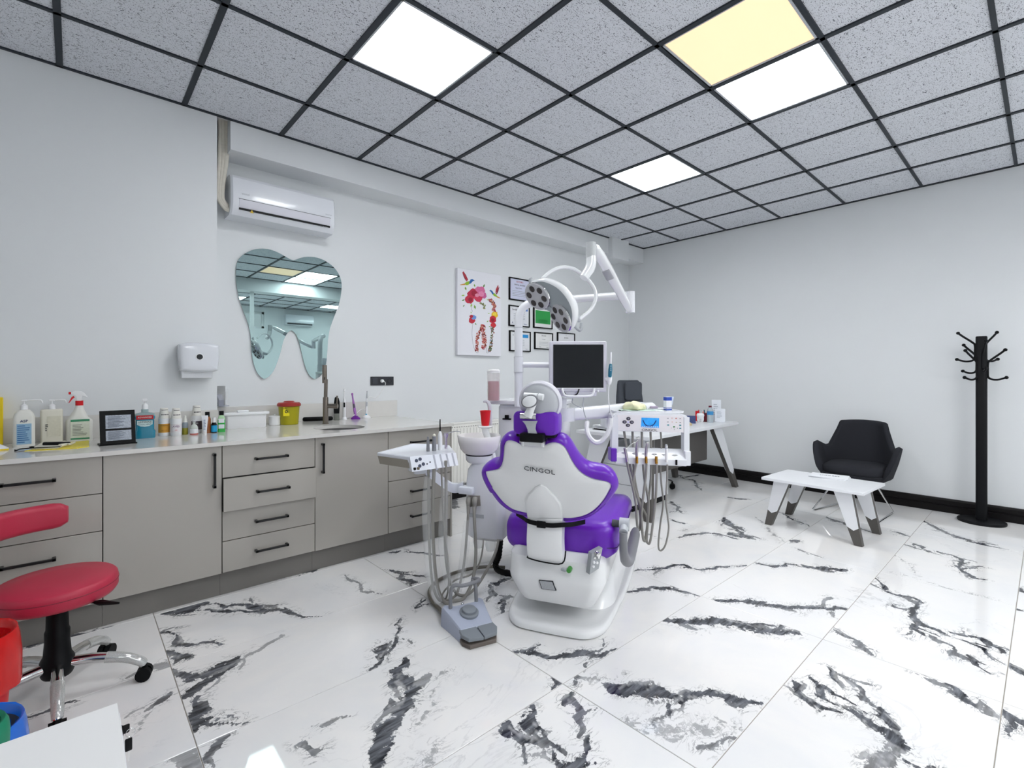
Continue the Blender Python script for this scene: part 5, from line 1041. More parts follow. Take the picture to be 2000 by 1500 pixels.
# ---------------------------------------------------------------- operating lamp
lm = root('operating_lamp', ond(1232, 590, 2.71), 'white dental operating lamp with two LED clusters on a jointed arm', 'lamp')
b = bm_new(); tube(b, [ond(1046, 590.5, 3.102), ond(1140, 582.5, 2.9), ond(1228, 577, 2.715)], .0228, 16, smooth=False); obj('boom', b, M_wgloss, lm)
jt, jb = ond(1231, 570, 2.71), ond(1231, 611, 2.71)
b = bm_new(); cyl(b, jb, jt, .0252, n=24); obj('joint', b, M_un, lm)
A0, A1_ = ond(1164, 484, 2.31), ond(1229, 604, 2.69); ax = (A1_ - A0); Ll = ax.length; axn = ax.normalized()
Ma = frame(A0, axn, RT)
b = bm_new(); loft(b, [[Ma @ V((x, p.x, p.y)) for p in rrect(w_ * .82, h_ * .85, min(w_, h_) * .25, 4)] for x, w_, h_ in ((-.01, .02, .03), (0, .035, .04), (Ll * .1, .055, .05), (Ll * .35, .062, .05), (Ll * .7, .055, .048), (Ll * .97, .048, .045), (Ll, .035, .035))]); sa_ = obj('spring_arm', b, M_wgloss, lm)
b = bm_new(); loft(b, [[Ma @ V((x, p.x - .006, p.y)) for p in rrect(.044, .049, .012, 4)] for x in (Ll * .28, Ll * .42)]); obj('grip_band', b, mat('band_grey', 'a6a8ac', .45), sa_)
N0 = ond(1154, 474, 2.29); N1 = ond(1154, 504, 2.29)
b = bm_new(); cyl(b, N1, N0, .0238, n=28); obj('swivel_head', b, mat('swivel_grey', 'c3c6c8', .35), lm)
b = bm_new(); tube(b, [ond(1154.5, 502, 2.29), ond(1154.5, 515, 2.285), ond(1151, 526, 2.28), ond(1145, 535, 2.275), ond(1140, 543, 2.27)], [.0238, .0242, .0242, .0225, .021], 18); ne = obj('neck_elbow', b, M_wgloss, lm)
lz = lambda x, y: (1020 + x / 7.896, 470 + y / 7.895)
HD = 2.24
hoop = [(285, 610), (400, 505), (520, 435), (660, 408), (800, 440), (920, 520), (1030, 620), (1105, 730), (1135, 850), (1110, 970), (1050, 1070), (960, 1150), (880, 1215)]
b = bm_new(); tube(b, [ond(*lz(*p), HD + .04 + .03 * math.sin(i / 12 * math.pi)) for i, p in enumerate(hoop)], .0135, 10, r2=.009); hp_ = obj('yoke', b, M_wgloss, lm)
# head: front outline on a bent sheet between the planes of the two clusters
def nrm_of(x, y, mn, ux, uy): 
    vd = -ray(x, y).normalized(); s_ = math.sqrt(1 - mn * mn); return (vd * mn + (RT * ux + UP * uy).normalized() * s_).normalized()
cA, cB = lz(250, 845), lz(612, 1180)
PA, PBb = ond(*cA, HD), ond(*cB, HD - .015); nA_, nB_ = nrm_of(*cA, .62, -.78, -.62), nrm_of(*cB, .42, -.88, -.47)
ol = [(92, 720), (120, 660), (200, 625), (300, 610), (420, 640), (540, 700), (640, 790), (720, 900), (770, 1010), (792, 1120), (788, 1250), (762, 1340), (720, 1388), (670, 1395), (600, 1340), (540, 1250), (490, 1150), (455, 1105), (400, 1075), (330, 1055), (260, 1030), (190, 950), (125, 870), (92, 790)]
ca, cb = V((*cA, 0)), V((*cB, 0)); ab = cb - ca
def hd_(zx, zy, off=0):
    x, y = lz(zx, zy); t = max(0, min(1, ((V((x, y, 0)) - ca).dot(ab)) / ab.length_squared))
    t = t * t * (3 - 2 * t); n_ = nA_.lerp(nB_, t).normalized(); p0 = PA.lerp(PBb, t)
    return onp(x, y, p0, n_) + n_ * off, n_
HO = [hd_(*p) for p in ol]; pts = spl([p for p, n in HO], 3, True); nn_ = spl([n for p, n in HO], 3, True); nn_ = [n.normalized() for n in nn_]
mid_c = PA.lerp(PBb, .5)
def cring(k, off): return [mid_c.lerp(p, k) + n * off + (PA.lerp(PBb, .5) - mid_c) for p, n in zip(pts, nn_)]
# back shell
spine_ = [onp(*[V((*cA, 0)).lerp(V((*cB, 0)), max(0, min(1, ((V((x_[0], x_[1], 0)) - ca).dot(ab)) / ab.length_squared)))[i] for i in (0, 1)], PA, nA_) for x_ in [lz(*p) for p in ol]]
tl = []
for p, n in zip(pts, nn_):
    t = max(0, min(1, (p - PA).dot(PBb - PA) / (PBb - PA).length_squared)); tl.append(PA.lerp(PBb, .1 + .8 * t))
b = bm_new(); loft(b, [[a.lerp(p, k) + n * o for a, p, n in zip(tl, pts, nn_)] for k, o in ((.94, .004), (1.0, 0), (1.03, -.012), (1.0, -.028), (.85, -.042), (.5, -.052))], cap=False); obj('head_shell', b, M_wgloss, lm, ang=70)
b = bm_new(); loft(b, [[a.lerp(p, k) + n * o for a, p, n in zip(tl, pts, nn_)] for k, o in ((.95, .0045), (.6, .003), (.2, .002), (.02, .002))], cap=False); fc_ = obj('head_face', b, mat('lamp_face_grey', 'a4adb1', .35), lm, ang=70)
b = bm_new(); loft(b, [[a.lerp(p, k) + n * o for a, p, n in zip(tl, pts, nn_)] for k, o in ((.5, -.052), (.2, -.056), (.02, -.056))], cap=False); obj('head_back', b, M_wgloss, lm, ang=70)
for ctr, n_, R_ in ((PA, nA_, .068), (PBb, nB_, .07)):
    Mx = frame(ctr, n_.cross(UP), UP - n_ * UP.dot(n_))
    if (Mx.to_3x3() @ V((0, 0, 1))).dot(n_) < 0: Mx = Mx @ Matrix.Diagonal((-1, 1, -1, 1)) if False else Mx @ Matrix.Diagonal((1, 1, -1, 1))
    b = bm_new(); lathe(b, [(R_, .0), (R_, .012), (R_ * .95, .0155), (.001, .0155)], Mx, 36); md = obj('led_cluster', b, mat('cluster_grey', 'c4c5c9', .25), lm)
    b = bm_new(); lathe(b, [(R_ * 1.005, .004), (R_ * 1.04, .008), (R_ * 1.005, .012)], Mx, 36, cap=False); obj('cluster_rim', b, M_chrome, md)
    for k in range(6):
        a = math.radians(20 + 60 * k); b = bm_new(); Ml_ = Mx @ T(R_ * .62 * math.cos(a), R_ * .62 * math.sin(a), .0)
        lathe(b, [(R_ * .23, .0165), (R_ * .2, .018), (R_ * .17, .0162), (.001, .0158)], Ml_, 18); obj('lens', b, mat('lens_dark', '4a4748', .08), md)
b = bm_new(); tube(b, [ond(*lz(880, 1215), HD + .05), ond(*lz(830, 1190), HD + .03), ond(*lz(780, 1150), HD + .01)], [.014, .017, .015], 12); obj('yoke_pivot', b, M_lgrey, hp_)
b = bm_new(); tube(b, [ond(*lz(770, 1270), HD), ond(*lz(830, 1340), HD), ond(*lz(885, 1378), HD), ond(*lz(912, 1345), HD), ond(*lz(915, 1270), HD)], [.0075, .0075, .0085, .0085, .0075], 10); obj('side_handle', b, M_lgrey, lm)
b = bm_new(); tube(b, [ond(*lz(135, 660), HD + .02), ond(*lz(125, 600), HD + .02), ond(*lz(150, 575), HD + .02)], [.009, .008, .004], 10); obj('side_handle', b, M_lgrey, lm)
# ================================================================ DELIVERY UNIT (instrument tray on its arm)
du = root('delivery_unit', ond(1271, 845, 3.0), 'white instrument delivery unit with blue display and hanging handpieces', 'dental unit')
UD = 3.0; ku = UD / FPX
MU = Matrix((RT, FW, UP)).transposed().to_4x4(); MU.translation = ond(1271, 808, UD)
def up_(x, y): return ((x - 1271) * ku, -(y - 808) * ku)
def uw(x, y, o=0): a, z = up_(x, y); return MU @ V((a, o, z))
# body with tray top
b = bm_new()
pf = [(1197, 812), (1203, 806.5), (1212, 805.5), (1330, 808.5), (1340, 810.5), (1346, 817), (1346, 845), (1203, 842), (1196, 842)]
P2 = [V((*up_(*p), 0)) for p in pf]
loft(b, [[MU @ V((p.x * k, o, p.y)) for p in P2] for k, o in ((.985, 0), (1, .006), (1, .36), (.97, .37))]); ub_ = obj('body', b, M_un, du, ang=40)
b = bm_new(); p_ = [(1205, 810), (1334, 812.5), (1335, 844.5), (1205, 840.5)]; loft(b, [[uw(x, y, -.004) for x, y in p_], [uw(x, y, .004) for x, y in p_]]); pn = obj('front_panel', b, mat('panel_white', 'e6e3e6', .3, var=.01), du)
# tray rim on the top
b = bm_new(); zt = up_(0, 806)[1]; rr = rrect(.44, .34, .03, 4)
loft(b, [[MU @ V((p.x * k, .185 + p.y * k, zt + z)) for p in rr] for k, z in ((1, -.004), (1, .008), (.97, .008), (.95, .0)) ], cap=False); obj('tray_rim', b, M_un, du)
# side brackets and instrument bar
for x0, x1 in ((1195.5, 1207), (1335.5, 1346)):
    b = bm_new(); p_ = [(x0 + (1 if x0 < 1200 else 0), 815), (x1, 815), (x1, 900 if x0 < 1200 else 909), (x0 - 2 if x0 < 1200 else x0, 900 if x0 < 1200 else 909)]
    loft(b, [[uw(x, y, -.006) for x, y in p_], [uw(x, y, .045) for x, y in p_]]); obj('side_bracket', b, M_un, du)
b = bm_new()
for xa, xb2 in ((1200, 1337),):
    ring = lambda x, t: [uw(x, 874 + t * 5, .05), uw(x, 874.5 + t * 5, .03), uw(x, 890 + t * 6, -.03), uw(x, 891.5 + t * 6, -.034), uw(x, 903 + t * 6, -.03), uw(x, 900 + t * 6, .05)]
    loft(b, [ring(xa, 0), ring(xb2, 1)])
br = obj('instrument_bar', b, M_un, du, ang=30)
b = bm_new(); bx(b, (-.018, -.036, -.04), (.018, .05, .04), .003, 1, T(*uw(1196.5, 887, 0)) @ MU.to_3x3().to_4x4()); obj('purple_end', b, M_purple, br)
b = bm_new(); bx(b, (-.017, -.03, -.045), (.017, .05, .045), .003, 1, T(*uw(1340.5, 894, 0)) @ MU.to_3x3().to_4x4()); obj('bar_end', b, M_un, br)
slots = [(1219, 890), (1239.5, 891), (1258, 892), (1277, 893), (1297, 894), (1317, 895)]
Mfl = MU.to_3x3().to_4x4()
for x, y in slots:
    b = bm_new(); lathe(b, [(.018, -.002), (.021, .001), (.018, .004), (.013, .004), (.012, -.012)], T(*uw(x, y - 4, .0)) @ Mfl @ Matrix.Rotation(-.7, 4, 'X') @ Matrix.Diagonal((1, 1, 1, 1)), 18, cap=False); obj('holder_ring', b, M_wgloss, br)
# display, keys
b = bm_new(); p_ = [(1252.5, 815.5), (1287, 816.5), (1286.5, 835.5), (1251.5, 834)]; loft(b, [[uw(x, y, -.0055) for x, y in p_], [uw(x, y, -.003) for x, y in p_]])
M_lcd = mat('blue_display', '2f93e6', .2, var=.55, vs=28, emis=.35); ds_ = obj('display', b, M_lcd, pn)
b = bm_new(); bx(b, (-.001, -.0008, -.001), (.001, .0008, .001))
b.free()
b = bm_new(); tube(b, [uw(1255, 820, -.006), uw(1260, 829, -.006), uw(1268, 832, -.006), uw(1276, 829, -.006), uw(1281, 821, -.006)], .0035, 6); obj('display_graphic', b, mat('deep_blue', '10408a', .4), ds_)
for k in range(8):
    b = bm_new(); box(b, uw(1254 + k * 4.2, 832.6 + k * .15, -.0058), (.007, .007, .004)); obj('display_icon', b, mat('pale_blue', 'cfe8ff', .4), ds_)
text('maker_name', 'CINGOL', .021, T(*uw(1268, 840, -.0052)) @ Mfl @ Matrix.Rotation(.02, 4, 'Y') @ RXl, M_ink, pn, sx=1.25)
for x, y in ((1227, 817.5), (1219.5, 824), (1233.5, 824.5), (1226, 830.5)):
    b = bm_new(); lathe(b, [(.001, .004), (.012, .003), (.0135, .001), (.0135, -.001)], T(*uw(x, y, -.004)) @ Mfl @ RXl @ Matrix.Diagonal((1, .8, 1, 1)), 18); k_ = obj('rubber_key', b, mat('key_dark', '3d3a48', .4), pn)
    b = bm_new(); lathe(b, [(.005, .0045), (.004, .0052), (.001, .0052)], T(*uw(x, y, -.004)) @ Mfl @ RXl, 10); obj('key_mark', b, mat('key_grey', '8a8896', .4), k_)
b = bm_new(); lathe(b, [(.001, .003), (.005, .002), (.005, 0)], T(*uw(1226.5, 824.3, -.004)) @ Mfl @ RXl, 12); obj('centre_light', b, mat('key_violet', 'c9c6f2', .3), pn)
rk = random.Random(4)
for i, (x, y, m_) in enumerate([(1304, 817, 'ink'), (1312, 816.5, 'pink'), (1320, 817, 'red'), (1328, 817.5, 'ink'), (1304, 824, 'ink'), (1312.5, 824, 'pink'), (1320.5, 824.5, 'olive'), (1328, 825, 'ink'), (1304.5, 830, 'teal'), (1316, 833.5, 'green'), (1328, 830.5, 'teal'), (1328, 836.5, 'teal')]):
    mm = {'ink': mat('key_ink', '8b8790', .5), 'pink': mat('key_pink', 'd9b3ad', .5), 'red': mat('key_red', 'c0453a', .5), 'olive': mat('key_olive', 'b9b48f', .5), 'teal': mat('key_teal', '3f8b95', .4), 'green': mat('key_green', '2f7a3c', .5)}[m_]
    b = bm_new(); big = m_ in ('teal', 'green'); prism(b, rrect(.012 if big else .009, .0075 if big else .005, .0022), .0015, T(*uw(x, y, -.004)) @ Mfl @ RXl); obj('membrane_key', b, mm, pn)
for s_, x, y in (('1', 1310.5, 836), ('2', 1316.5, 838.5), ('3', 1322.5, 836.5)): text('key_number', s_, .011, T(*uw(x, y, -.0045)) @ Mfl @ RXl, M_ink, pn)
# handpieces
hq = lambda x, y: (1140 + x / 6.25, 840 + y / 6.25)
M_hp = mat('satin_chrome', 'b6aeb8', .2, metal=.9)
def hpc(name, pts, rad, m_, n=12, o=-.046): b = bm_new(); tube(b, [uw(*p, o) for p in pts], rad, n); return obj(name, b, m_, du)
h1 = hpc('syringe', [(1216, 873), (1218, 880), (1220, 890), (1221, 899)], [.007, .009, .0095, .008], M_hp); b = bm_new(); tube(b, [uw(1215.5, 874, -.046), uw(1221, 872, -.048), uw(1230, 864, -.052), uw(1237, 861, -.054), uw(1241, 856, -.056)], [.0055, .004, .0032, .003, .0028], 8); obj('syringe_nozzle', b, M_chrome, h1)
for x, top in ((1239.5, 853.5), (1257.5, 861.5)):
    h2 = hpc('handpiece', [(x + 2.5, top + 1), (x + 1, top + 9), (x, top + 20), (x, 889)], [.006, .0075, .0095, .0085], M_hp)
    b = bm_new(); cyl(b, uw(x - .5, top + .5, -.05), uw(x + 5, top - 1, -.05), .008, n=12); obj('turbine_head', b, M_chrome, h2)
    b = bm_new(); cyl(b, uw(x, 888, -.046), uw(x + .3, 902, -.046), .0085, n=12); obj('coupling', b, M_gold, h2)
hpc('coupling', [(1277, 889), (1277, 896), (1277.5, 903)], .0085, M_gold)
h5 = hpc('scaler_handpiece', [(1296.5, 866), (1296.5, 871), (1296.8, 880), (1297, 900)], [.005, .008, .0085, .0085], M_wmatte); b = bm_new(); cyl(b, uw(1296.5, 874, -.046), uw(1296.3, 866, -.046), .009, .006, n=12); obj('scaler_cone', b, M_lgrey, h5)
hpc('empty_socket', [(1317, 896), (1317, 906)], .006, M_black, o=-.036)
# hoses: down from each coupling, loop, and back up to the panel
def hz(L, o0=-.046, o1=.05): n = len(L); return [uw(*hq(x, y), o0 + (o1 - o0) * i / (n - 1)) for i, (x, y) in enumerate(L)]
for L, ra in (([(505, 370), (530, 480), (590, 720), (625, 900), (640, 1080), (655, 1180), (680, 1220), (700, 1100), (690, 950), (650, 700), (585, 450), (530, 130), (518, 20)], .0074),
          ([(620, 385), (600, 500), (590, 640), (640, 800), (690, 960), (700, 1150), (735, 1352), (770, 1260), (785, 1080), (700, 900), (640, 600), (625, 300), (623, 20)], .0074),
          ([(740, 395), (735, 560), (710, 800), (695, 1000), (710, 1230), (740, 1355), (768, 1290), (795, 1080), (805, 880), (760, 600), (742, 300), (738, 25)], .0074),
          ([(862, 405), (866, 600), (858, 850), (830, 1150), (805, 1350), (785, 1382), (772, 1330), (795, 1100), (805, 900), (840, 600), (848, 300), (847, 30)], .0074),
          ([(990, 405), (990, 600), (985, 860), (1010, 1050), (1026, 1200), (990, 1400), (935, 1470), (916, 1400), (945, 1150), (985, 900), (965, 650), (960, 420), (978, 200), (972, 30)], .0056)):
    b = bm_new(); tube(b, hz(L), ra, 8, k=6); obj('hose', b, M_hose, du)
# support arm from the console
b = bm_new(); q0, q1 = ond(1106, 809.5, 3.06), ond(1272, 797, 3.3); axd = (q1 - q0).normalized(); Mx = frame(q0, axd, UP); Lx = (q1 - q0).length
loft(b, [[Mx @ V((x, p.x, p.y)) for p in rrect(h_, .08, .02, 4)] for x, h_ in ((0, .075), (Lx * .5, .085), (Lx * .85, .095), (Lx * .97, .07), (Lx, .04))]); obj('swing_arm', b, M_un, du, ang=40)
b = bm_new(); cyl(b, ond(1106, 822, 3.06), ond(1106, 797, 3.06), .055, n=28); obj('arm_joint', b, M_un, du)
b = bm_new(); bx(b, (-.04, -.04, -.04), (.04, .04, .04), .006, 2, T(*ond(1093, 788, 3.07)) @ MU.to_3x3().to_4x4()); cyl(b, ond(1060, 809, 3.13), ond(1106, 809, 3.07), .04); obj('arm_root', b, M_un, du)
b = bm_new(); cyl(b, uw(1271, 806, .2), ond(1271, 800, 3.26), .05); obj('arm_post', b, M_un, du)
# things on the tray top
zt_w = (MU @ V((0, 0, zt))).z + .001
def ont(x, y): return onz(x, y, zt_w + .006)
cl_ = root('paper_napkin', ont(1270, 801), 'pale green paper napkin spread on the instrument tray', 'napkin')
b = bm_new(); G = 12; gv = [[None] * (G + 1) for _ in range(G + 1)]; o_ = MU @ V((-.03, .16, zt + .002))
for i in range(G + 1):
    for j in range(G + 1):
        x, y = (i / G - .5) * .26, (j / G - .5) * .2; gv[i][j] = b.verts.new(o_ + RT * x + FW * y + UP * (.004 + .012 * abs(pnoise(V((x * 14, y * 14, 1))))))
for i in range(G):
    for j in range(G): b.faces.new((gv[i][j], gv[i+1][j], gv[i+1][j+1], gv[i][j+1]))
obj('sheet', b, mat('mint_paper', 'd5ece2', .8), cl_, ang=60)
gl = root('latex_glove', o_, 'crumpled cream latex glove on the paper napkin', 'glove')
b = bm_new(); G = 14; gv = []
o2 = o_ + UP * .02 - RT * .03
for i in range(G):
    ring = []
    for j in range(16):
        a = 2 * math.pi * j / 16; t = i / (G - 1); rad = .075 * math.sin(math.pi * (.12 + .76 * t)) * (1 + .5 * pnoise(V((math.cos(a) * 2, math.sin(a) * 2, t * 5))))
        ring.append(o2 + RT * ((t - .5) * .14) + FW * (rad * math.cos(a)) + UP * max(-.012, rad * .55 * math.sin(a) + .012 * pnoise(V((t * 9, a, 3)))))
    gv.append(ring)
loft(b, gv); obj('glove', b, mat('latex_cream', 'eceac4', .6), gl, ang=70)
b = bm_new(); bx(b, (-.025, -.015, 0), (.025, .015, .016), .006, 2, T(*(o_ + RT * .1 + UP * .012)) @ MU.to_3x3().to_4x4() @ Matrix.Rotation(.3, 4, 'Z')); tag(obj('sponge_pad', b, mat('mauve_foam', 'a597ad', .8, bump=.5, bs=200), loc=o_ + RT * .1), 'small mauve pad beside the latex glove', 'pad')
gb = root('cement_box', uw(1320, 803, .2), 'small blue and white carton on the instrument tray', 'carton')
Mg = T(*(MU @ V((.147, .12, zt + .001)))) @ MU.to_3x3().to_4x4() @ Matrix.Rotation(.25, 4, 'Z'); gh = 29 * ku
b = bm_new(); bx(b, (-.02, -.016, 0), (.02, .016, gh), .001, 1, Mg); obj('box', b, M_paper, gb)
M_bl = mat('royal_blue_print', '2346a8', .5)
for z0, z1 in ((.74, .99), (.2, .25), (.06, .16)):
    b = bm_new(); bx(b, (-.0203, -.0164, gh * z0), (.0203, .0164, gh * z1), 0, 1, Mg); obj('blue_band', b, M_bl, gb)
b = bm_new(); loft(b, [[Mg @ V((x, y, z)) for x, y, z in q] for q in (((.02, -.016, gh * .4), (.02, .016, gh * .4), (.02, .016, gh), (.02, -.016, gh)), ((.026, -.014, gh * .45), (.026, .018, gh * .45), (.04, .02, gh * 1.0), (.038, -.012, gh * 1.0)))]); obj('open_flap', b, mat('grey_blue_card', 'b9c4d6', .6), gb)
# ================================================================ ASSISTANT TRAY
at_ = root('assistant_tray', onz(820, 885, .83), 'white assistant tray with upright suction handpieces beside the spittoon', 'instrument tray')
ZA = .83
top = [onz(x, y, ZA) for x, y in ((737, 883.5), (805, 866), (842, 867), (878, 869.5), (890, 884), (846, 888), (800, 892))]
cT = sum(top, V((0, 0, 0))) / len(top)
b = bm_new(); loft(b, [[cT + (p - cT) * k + UP * z for p in top] for k, z in ((.86, -.066), (.93, -.056), (.985, -.03), (1, -.012), (1, -.004), (.985, 0), (.93, -.001), (.9, -.004))]); bd = obj('tray_body', b, mat('tray_white', 'dfe3ec', .2, coat=.3, var=.01), at_, ang=35)
L0, L1 = top[0], top[6]; b = bm_new(); dn = (L1 - L0).cross(UP).normalized(); dn = dn if dn.dot(CAM - L0) > 0 else -dn
q = [L0.lerp(L1, .03) - UP * .018, L0.lerp(L1, .93) - UP * .018, L0.lerp(L1, 1.0) - UP * .058, L0.lerp(L1, .1) - UP * .058]
loft(b, [[p + dn * .004 for p in q], [p - dn * .03 for p in q]]); obj('side_panel', b, mat('taupe_panel', '8f8a80', .4), bd)
# sloping control panel along the front edge
E0, E1 = top[6], top[4]; pd = (E1 - E0).cross(UP).normalized(); pd = pd if pd.dot(CAM - E0) > 0 else -pd
b = bm_new(); q = [E0 - UP * .0, E1 - UP * .0, E1 - UP * .062 + pd * .03, E0 - UP * .07 + pd * .035]
loft(b, [[p + pd * .004 for p in q], [p - pd * .05 - UP * .004 for p in q]]); cpn = obj('control_slope', b, MATS['tray_white'], at_, ang=20)
def sl(u, v, o=0): return q[0].lerp(q[1], u).lerp(q[3].lerp(q[2], u), v) + pd * (.0045 + o)
Msl = frame(sl(.2, .5), q[1] - q[0], q[0] - q[3])
if (Msl.to_3x3() @ V((0, 0, 1))).dot(pd) < 0: Msl = Msl @ Matrix.Diagonal((1, 1, -1, 1))
for u, v in ((.12, .3), (.2, .22), (.17, .68), (.25, .58)):
    b = bm_new(); lathe(b, [(.001, .003), (.0085, .0025), (.009, 0)], T(*sl(u, v)) @ Msl.to_3x3().to_4x4(), 14); obj('key', b, mat('navy_key', '343c52', .4), cpn)
for u, v in ((.33, .6), (.4, .5)):
    b = bm_new(); lathe(b, [(.001, .002), (.0035, .0015), (.004, 0)], T(*sl(u, v)) @ Msl.to_3x3().to_4x4(), 10); obj('indicator', b, M_black, cpn)
for u in (.5, .64, .78, .91):
    b = bm_new(); q4 = [sl(u - .018, 0, .0005), sl(u + .018, 0, .0005), sl(u + .028, 1, .0005), sl(u - .008, 1, .0005)]; loft(b, [q4, [p - pd * .01 for p in q4]]); obj('slot', b, mat('slot_grey', 'a8abb6', .5), cpn)
for x, m_ in ((806.5, M_black), (813.5, mat('brown_lens', '6f6350', .3))):
    b = bm_new(); box(b, sl((x - 801) / 95, .83), (.013, .01, .014), bev=.003); obj('connector', b, m_, cpn)
def stand(x, y, segs, m_, nm, r_pts):
    base = onz(x, y, ZA); d_ = (base - CAM).dot(FW); k = d_ / FPX
    b = bm_new(); lathe(b, [(r_ * k, (y - yy) * k) for r_, yy in r_pts], T(*base), 14); return obj(nm, b, m_, at_), base, k
stand(836, 880, 0, M_grey, 'suction_tip', [(3.4, 882), (3.4, 876), (3.2, 873), (3, 866), (3.4, 863), (2.4, 859), (2, 855), (2, 853), (.3, 853)])
o_s, _, _ = stand(848, 879, 0, M_grey, 'suction_tip', [(4.4, 881), (4.2, 870), (4.4, 866), (3.6, 862), (3.8, 855), (3.6, 852), (.3, 852)]); stand(848, 879, 0, M_cream, 'suction_cap', [(3, 852.5), (2.8, 849), (.5, 847)])
o_c, bb_, kk_ = stand(859.5, 877, 0, M_white, 'curing_light', [(4.2, 880), (4.6, 866), (4.4, 852), (3.2, 846), (1.6, 842), (.3, 842)]); b = bm_new(); cyl(b, bb_ + UP * (35 * kk_), bb_ + UP * (58 * kk_), 1.5 * kk_, 1.1 * kk_, n=10); obj('light_guide', b, M_black, o_c)
o_w, bb_, kk_ = stand(871, 874.5, 0, M_hp, 'water_syringe', [(2.6, 877), (2.6, 862), (2.8, 856), (5, 849), (5.2, 846), (3, 845), (.3, 845)]); b = bm_new(); tq = bb_ + UP * (28 * kk_); tube(b, [tq, tq + RT * .035 + UP * .008, tq + RT * .06 + UP * .012, tq + RT * .085 + UP * .008], [.004, .0028, .0025, .0022], 8); obj('syringe_nozzle', b, M_chrome, o_w)
# support arm to the column
b = bm_new(); a0, a1, a2_ = onz(815, 905, ZA - .09), onz(845, 925, .62), c(.44, -.66, .53)
tube(b, [cT - UP * .06, cT - UP * .12 + RT * .01], .07, 20, smooth=False); obj('tray_hub', b, MATS['tray_white'], at_)
P_ = [cT - UP * .11 + RT * .01, cF(880, 951, .38), cF(905, 950, .42)]
b = bm_new(); sgs = spl(P_, 6); loft(b, [[p + UP * .028 - FW * .02, p + UP * .028 + FW * .02, p - UP * .028 + FW * .02, p - UP * .028 - FW * .02] for p in sgs]); obj('swing_arm', b, MATS['tray_white'], at_)
b = bm_new(); bx(b, (-.05, -.03, -.022), (.045, .05, .022), .006, 2, T(*cF(913, 957, .4)) @ MC.to_3x3().to_4x4()); obj('arm_bracket', b, MATS['tray_white'], at_)
# hoses of the tray
tz = lambda x, y: (820 + x / 3.844, 900 + y / 3.844)
def th(L, d0, d1): n = len(L); return [ond(*tz(x, y), d0 + (d1 - d0) * i / (n - 1)) for i, (x, y) in enumerate(L)]
for L, d0, d1, ra in (([(65, 15), (66, 250), (72, 650), (95, 920), (140, 1040), (190, 1080), (240, 1060), (285, 980), (330, 780), (352, 560), (365, 345)], 2.5, 2.78, .0072),
                   ([(110, 10), (98, 300), (100, 600), (128, 920), (185, 1060), (255, 1080), (330, 1030), (395, 900), (420, 700), (412, 480), (405, 345)], 2.49, 2.78, .0095),
                   ([(160, 20), (172, 320), (188, 580), (212, 740), (216, 930), (195, 1035), (170, 1000), (260, 900), (390, 850), (450, 760), (475, 640), (478, 590)], 2.5, 2.85, .005),
                   ([(195, 0), (197, 300), (190, 600), (208, 820), (255, 970), (330, 1012), (420, 950), (520, 790), (570, 680), (590, 590)], 2.5, 2.85, .0082)):
    b = bm_new(); P9 = th(L, d0, d1)
    P9 = [V((p.x, p.y, max(p.z, ra + .002))) for p in P9]; tube(b, P9, ra, 8, k=6); obj('hose', b, M_hose, at_)
for L, d0, d1 in (([(62, 120), (50, 320), (62, 620), (88, 900), (140, 1060)], 2.5, 2.55), ([(190, 150), (178, 400), (175, 650), (200, 850), (240, 980)], 2.5, 2.6), ([(355, 450), (345, 600), (320, 800), (285, 980)], 2.76, 2.65)):
    b = bm_new(); tube(b, th(L, d0, d1), [.018, .026, .024, .022], 10); obj('plastic_sleeve', b, mat('thin_film', 'eef0f2', .15, alpha=.16), at_, label='crinkled clear plastic sleeve')
# ================================================================ FOOT CONTROL
PO = onz(925, 1240, 0); fc = root('foot_control', PO, 'grey foot control with round button and split pedal on the floor', 'foot pedal')
fwd = (onz(960, 1270, 0) - onz(906, 1205, 0)); fwd.z = 0; fwd.normalize(); rt_ = V((-fwd.y, fwd.x, 0))
MP = frame(onz(916, 1228, 0), rt_, fwd)
if (MP.to_3x3() @ V((0, 0, 1))).z < 0: MP = MP @ Matrix.Diagonal((1, 1, -1, 1))
M_ped = mat('pedal_blue_grey', 'a9b0c2', .4); M_pdg = mat('pedal_grey', '7d838a', .45)
b = bm_new(); poly = [(-.1, -.1), (-.07, -.075), (.07, -.075), (.1, -.1), (.115, -.085), (.1, .0), (.085, .1), (-.085, .1), (-.1, .0), (-.115, -.085)]
def pr_(k, z, tilt=0): return [MP @ V((x * k, y * k, z - tilt * (y + .1))) for x, y in poly]
loft(b, [pr_(1, 0), pr_(1, .02), pr_(.98, .085, .16), pr_(.93, .095, .18), pr_(.6, .098, .18)]); fb = obj('pedal_body', b, M_ped, fc, ang=30)
b = bm_new(); lathe(b, [(.047, -.01), (.047, .008), (.04, .013), (.036, .012), (.034, .022), (.028, .026), (.001, .026)], MP @ T(.0, .0, .078) @ Matrix.Rotation(-.18, 4, 'X'), 28); obj('button', b, M_pdg, fc)
for s in (-1, 1):
    b = bm_new(); q = [(.002 * s, .075), (.085 * s, .085), (.09 * s, .13), (.07 * s, .17), (.002 * s, .18)]; q = q if s > 0 else q[::-1]
    prism(b, q, .018, MP @ T(0, 0, .046) @ Matrix.Rotation(-.08, 4, 'X'), .004); obj('pedal', b, M_pdg, fc)
b = bm_new(); prism(b, [(-.085, .08), (.085, .08), (.088, .13), (.066, .172), (-.066, .172), (-.088, .13)], .02, MP @ T(0, 0, 0.0), .004); obj('foot_plate', b, mat('brown_rubber', '6a625c', .6), fc)
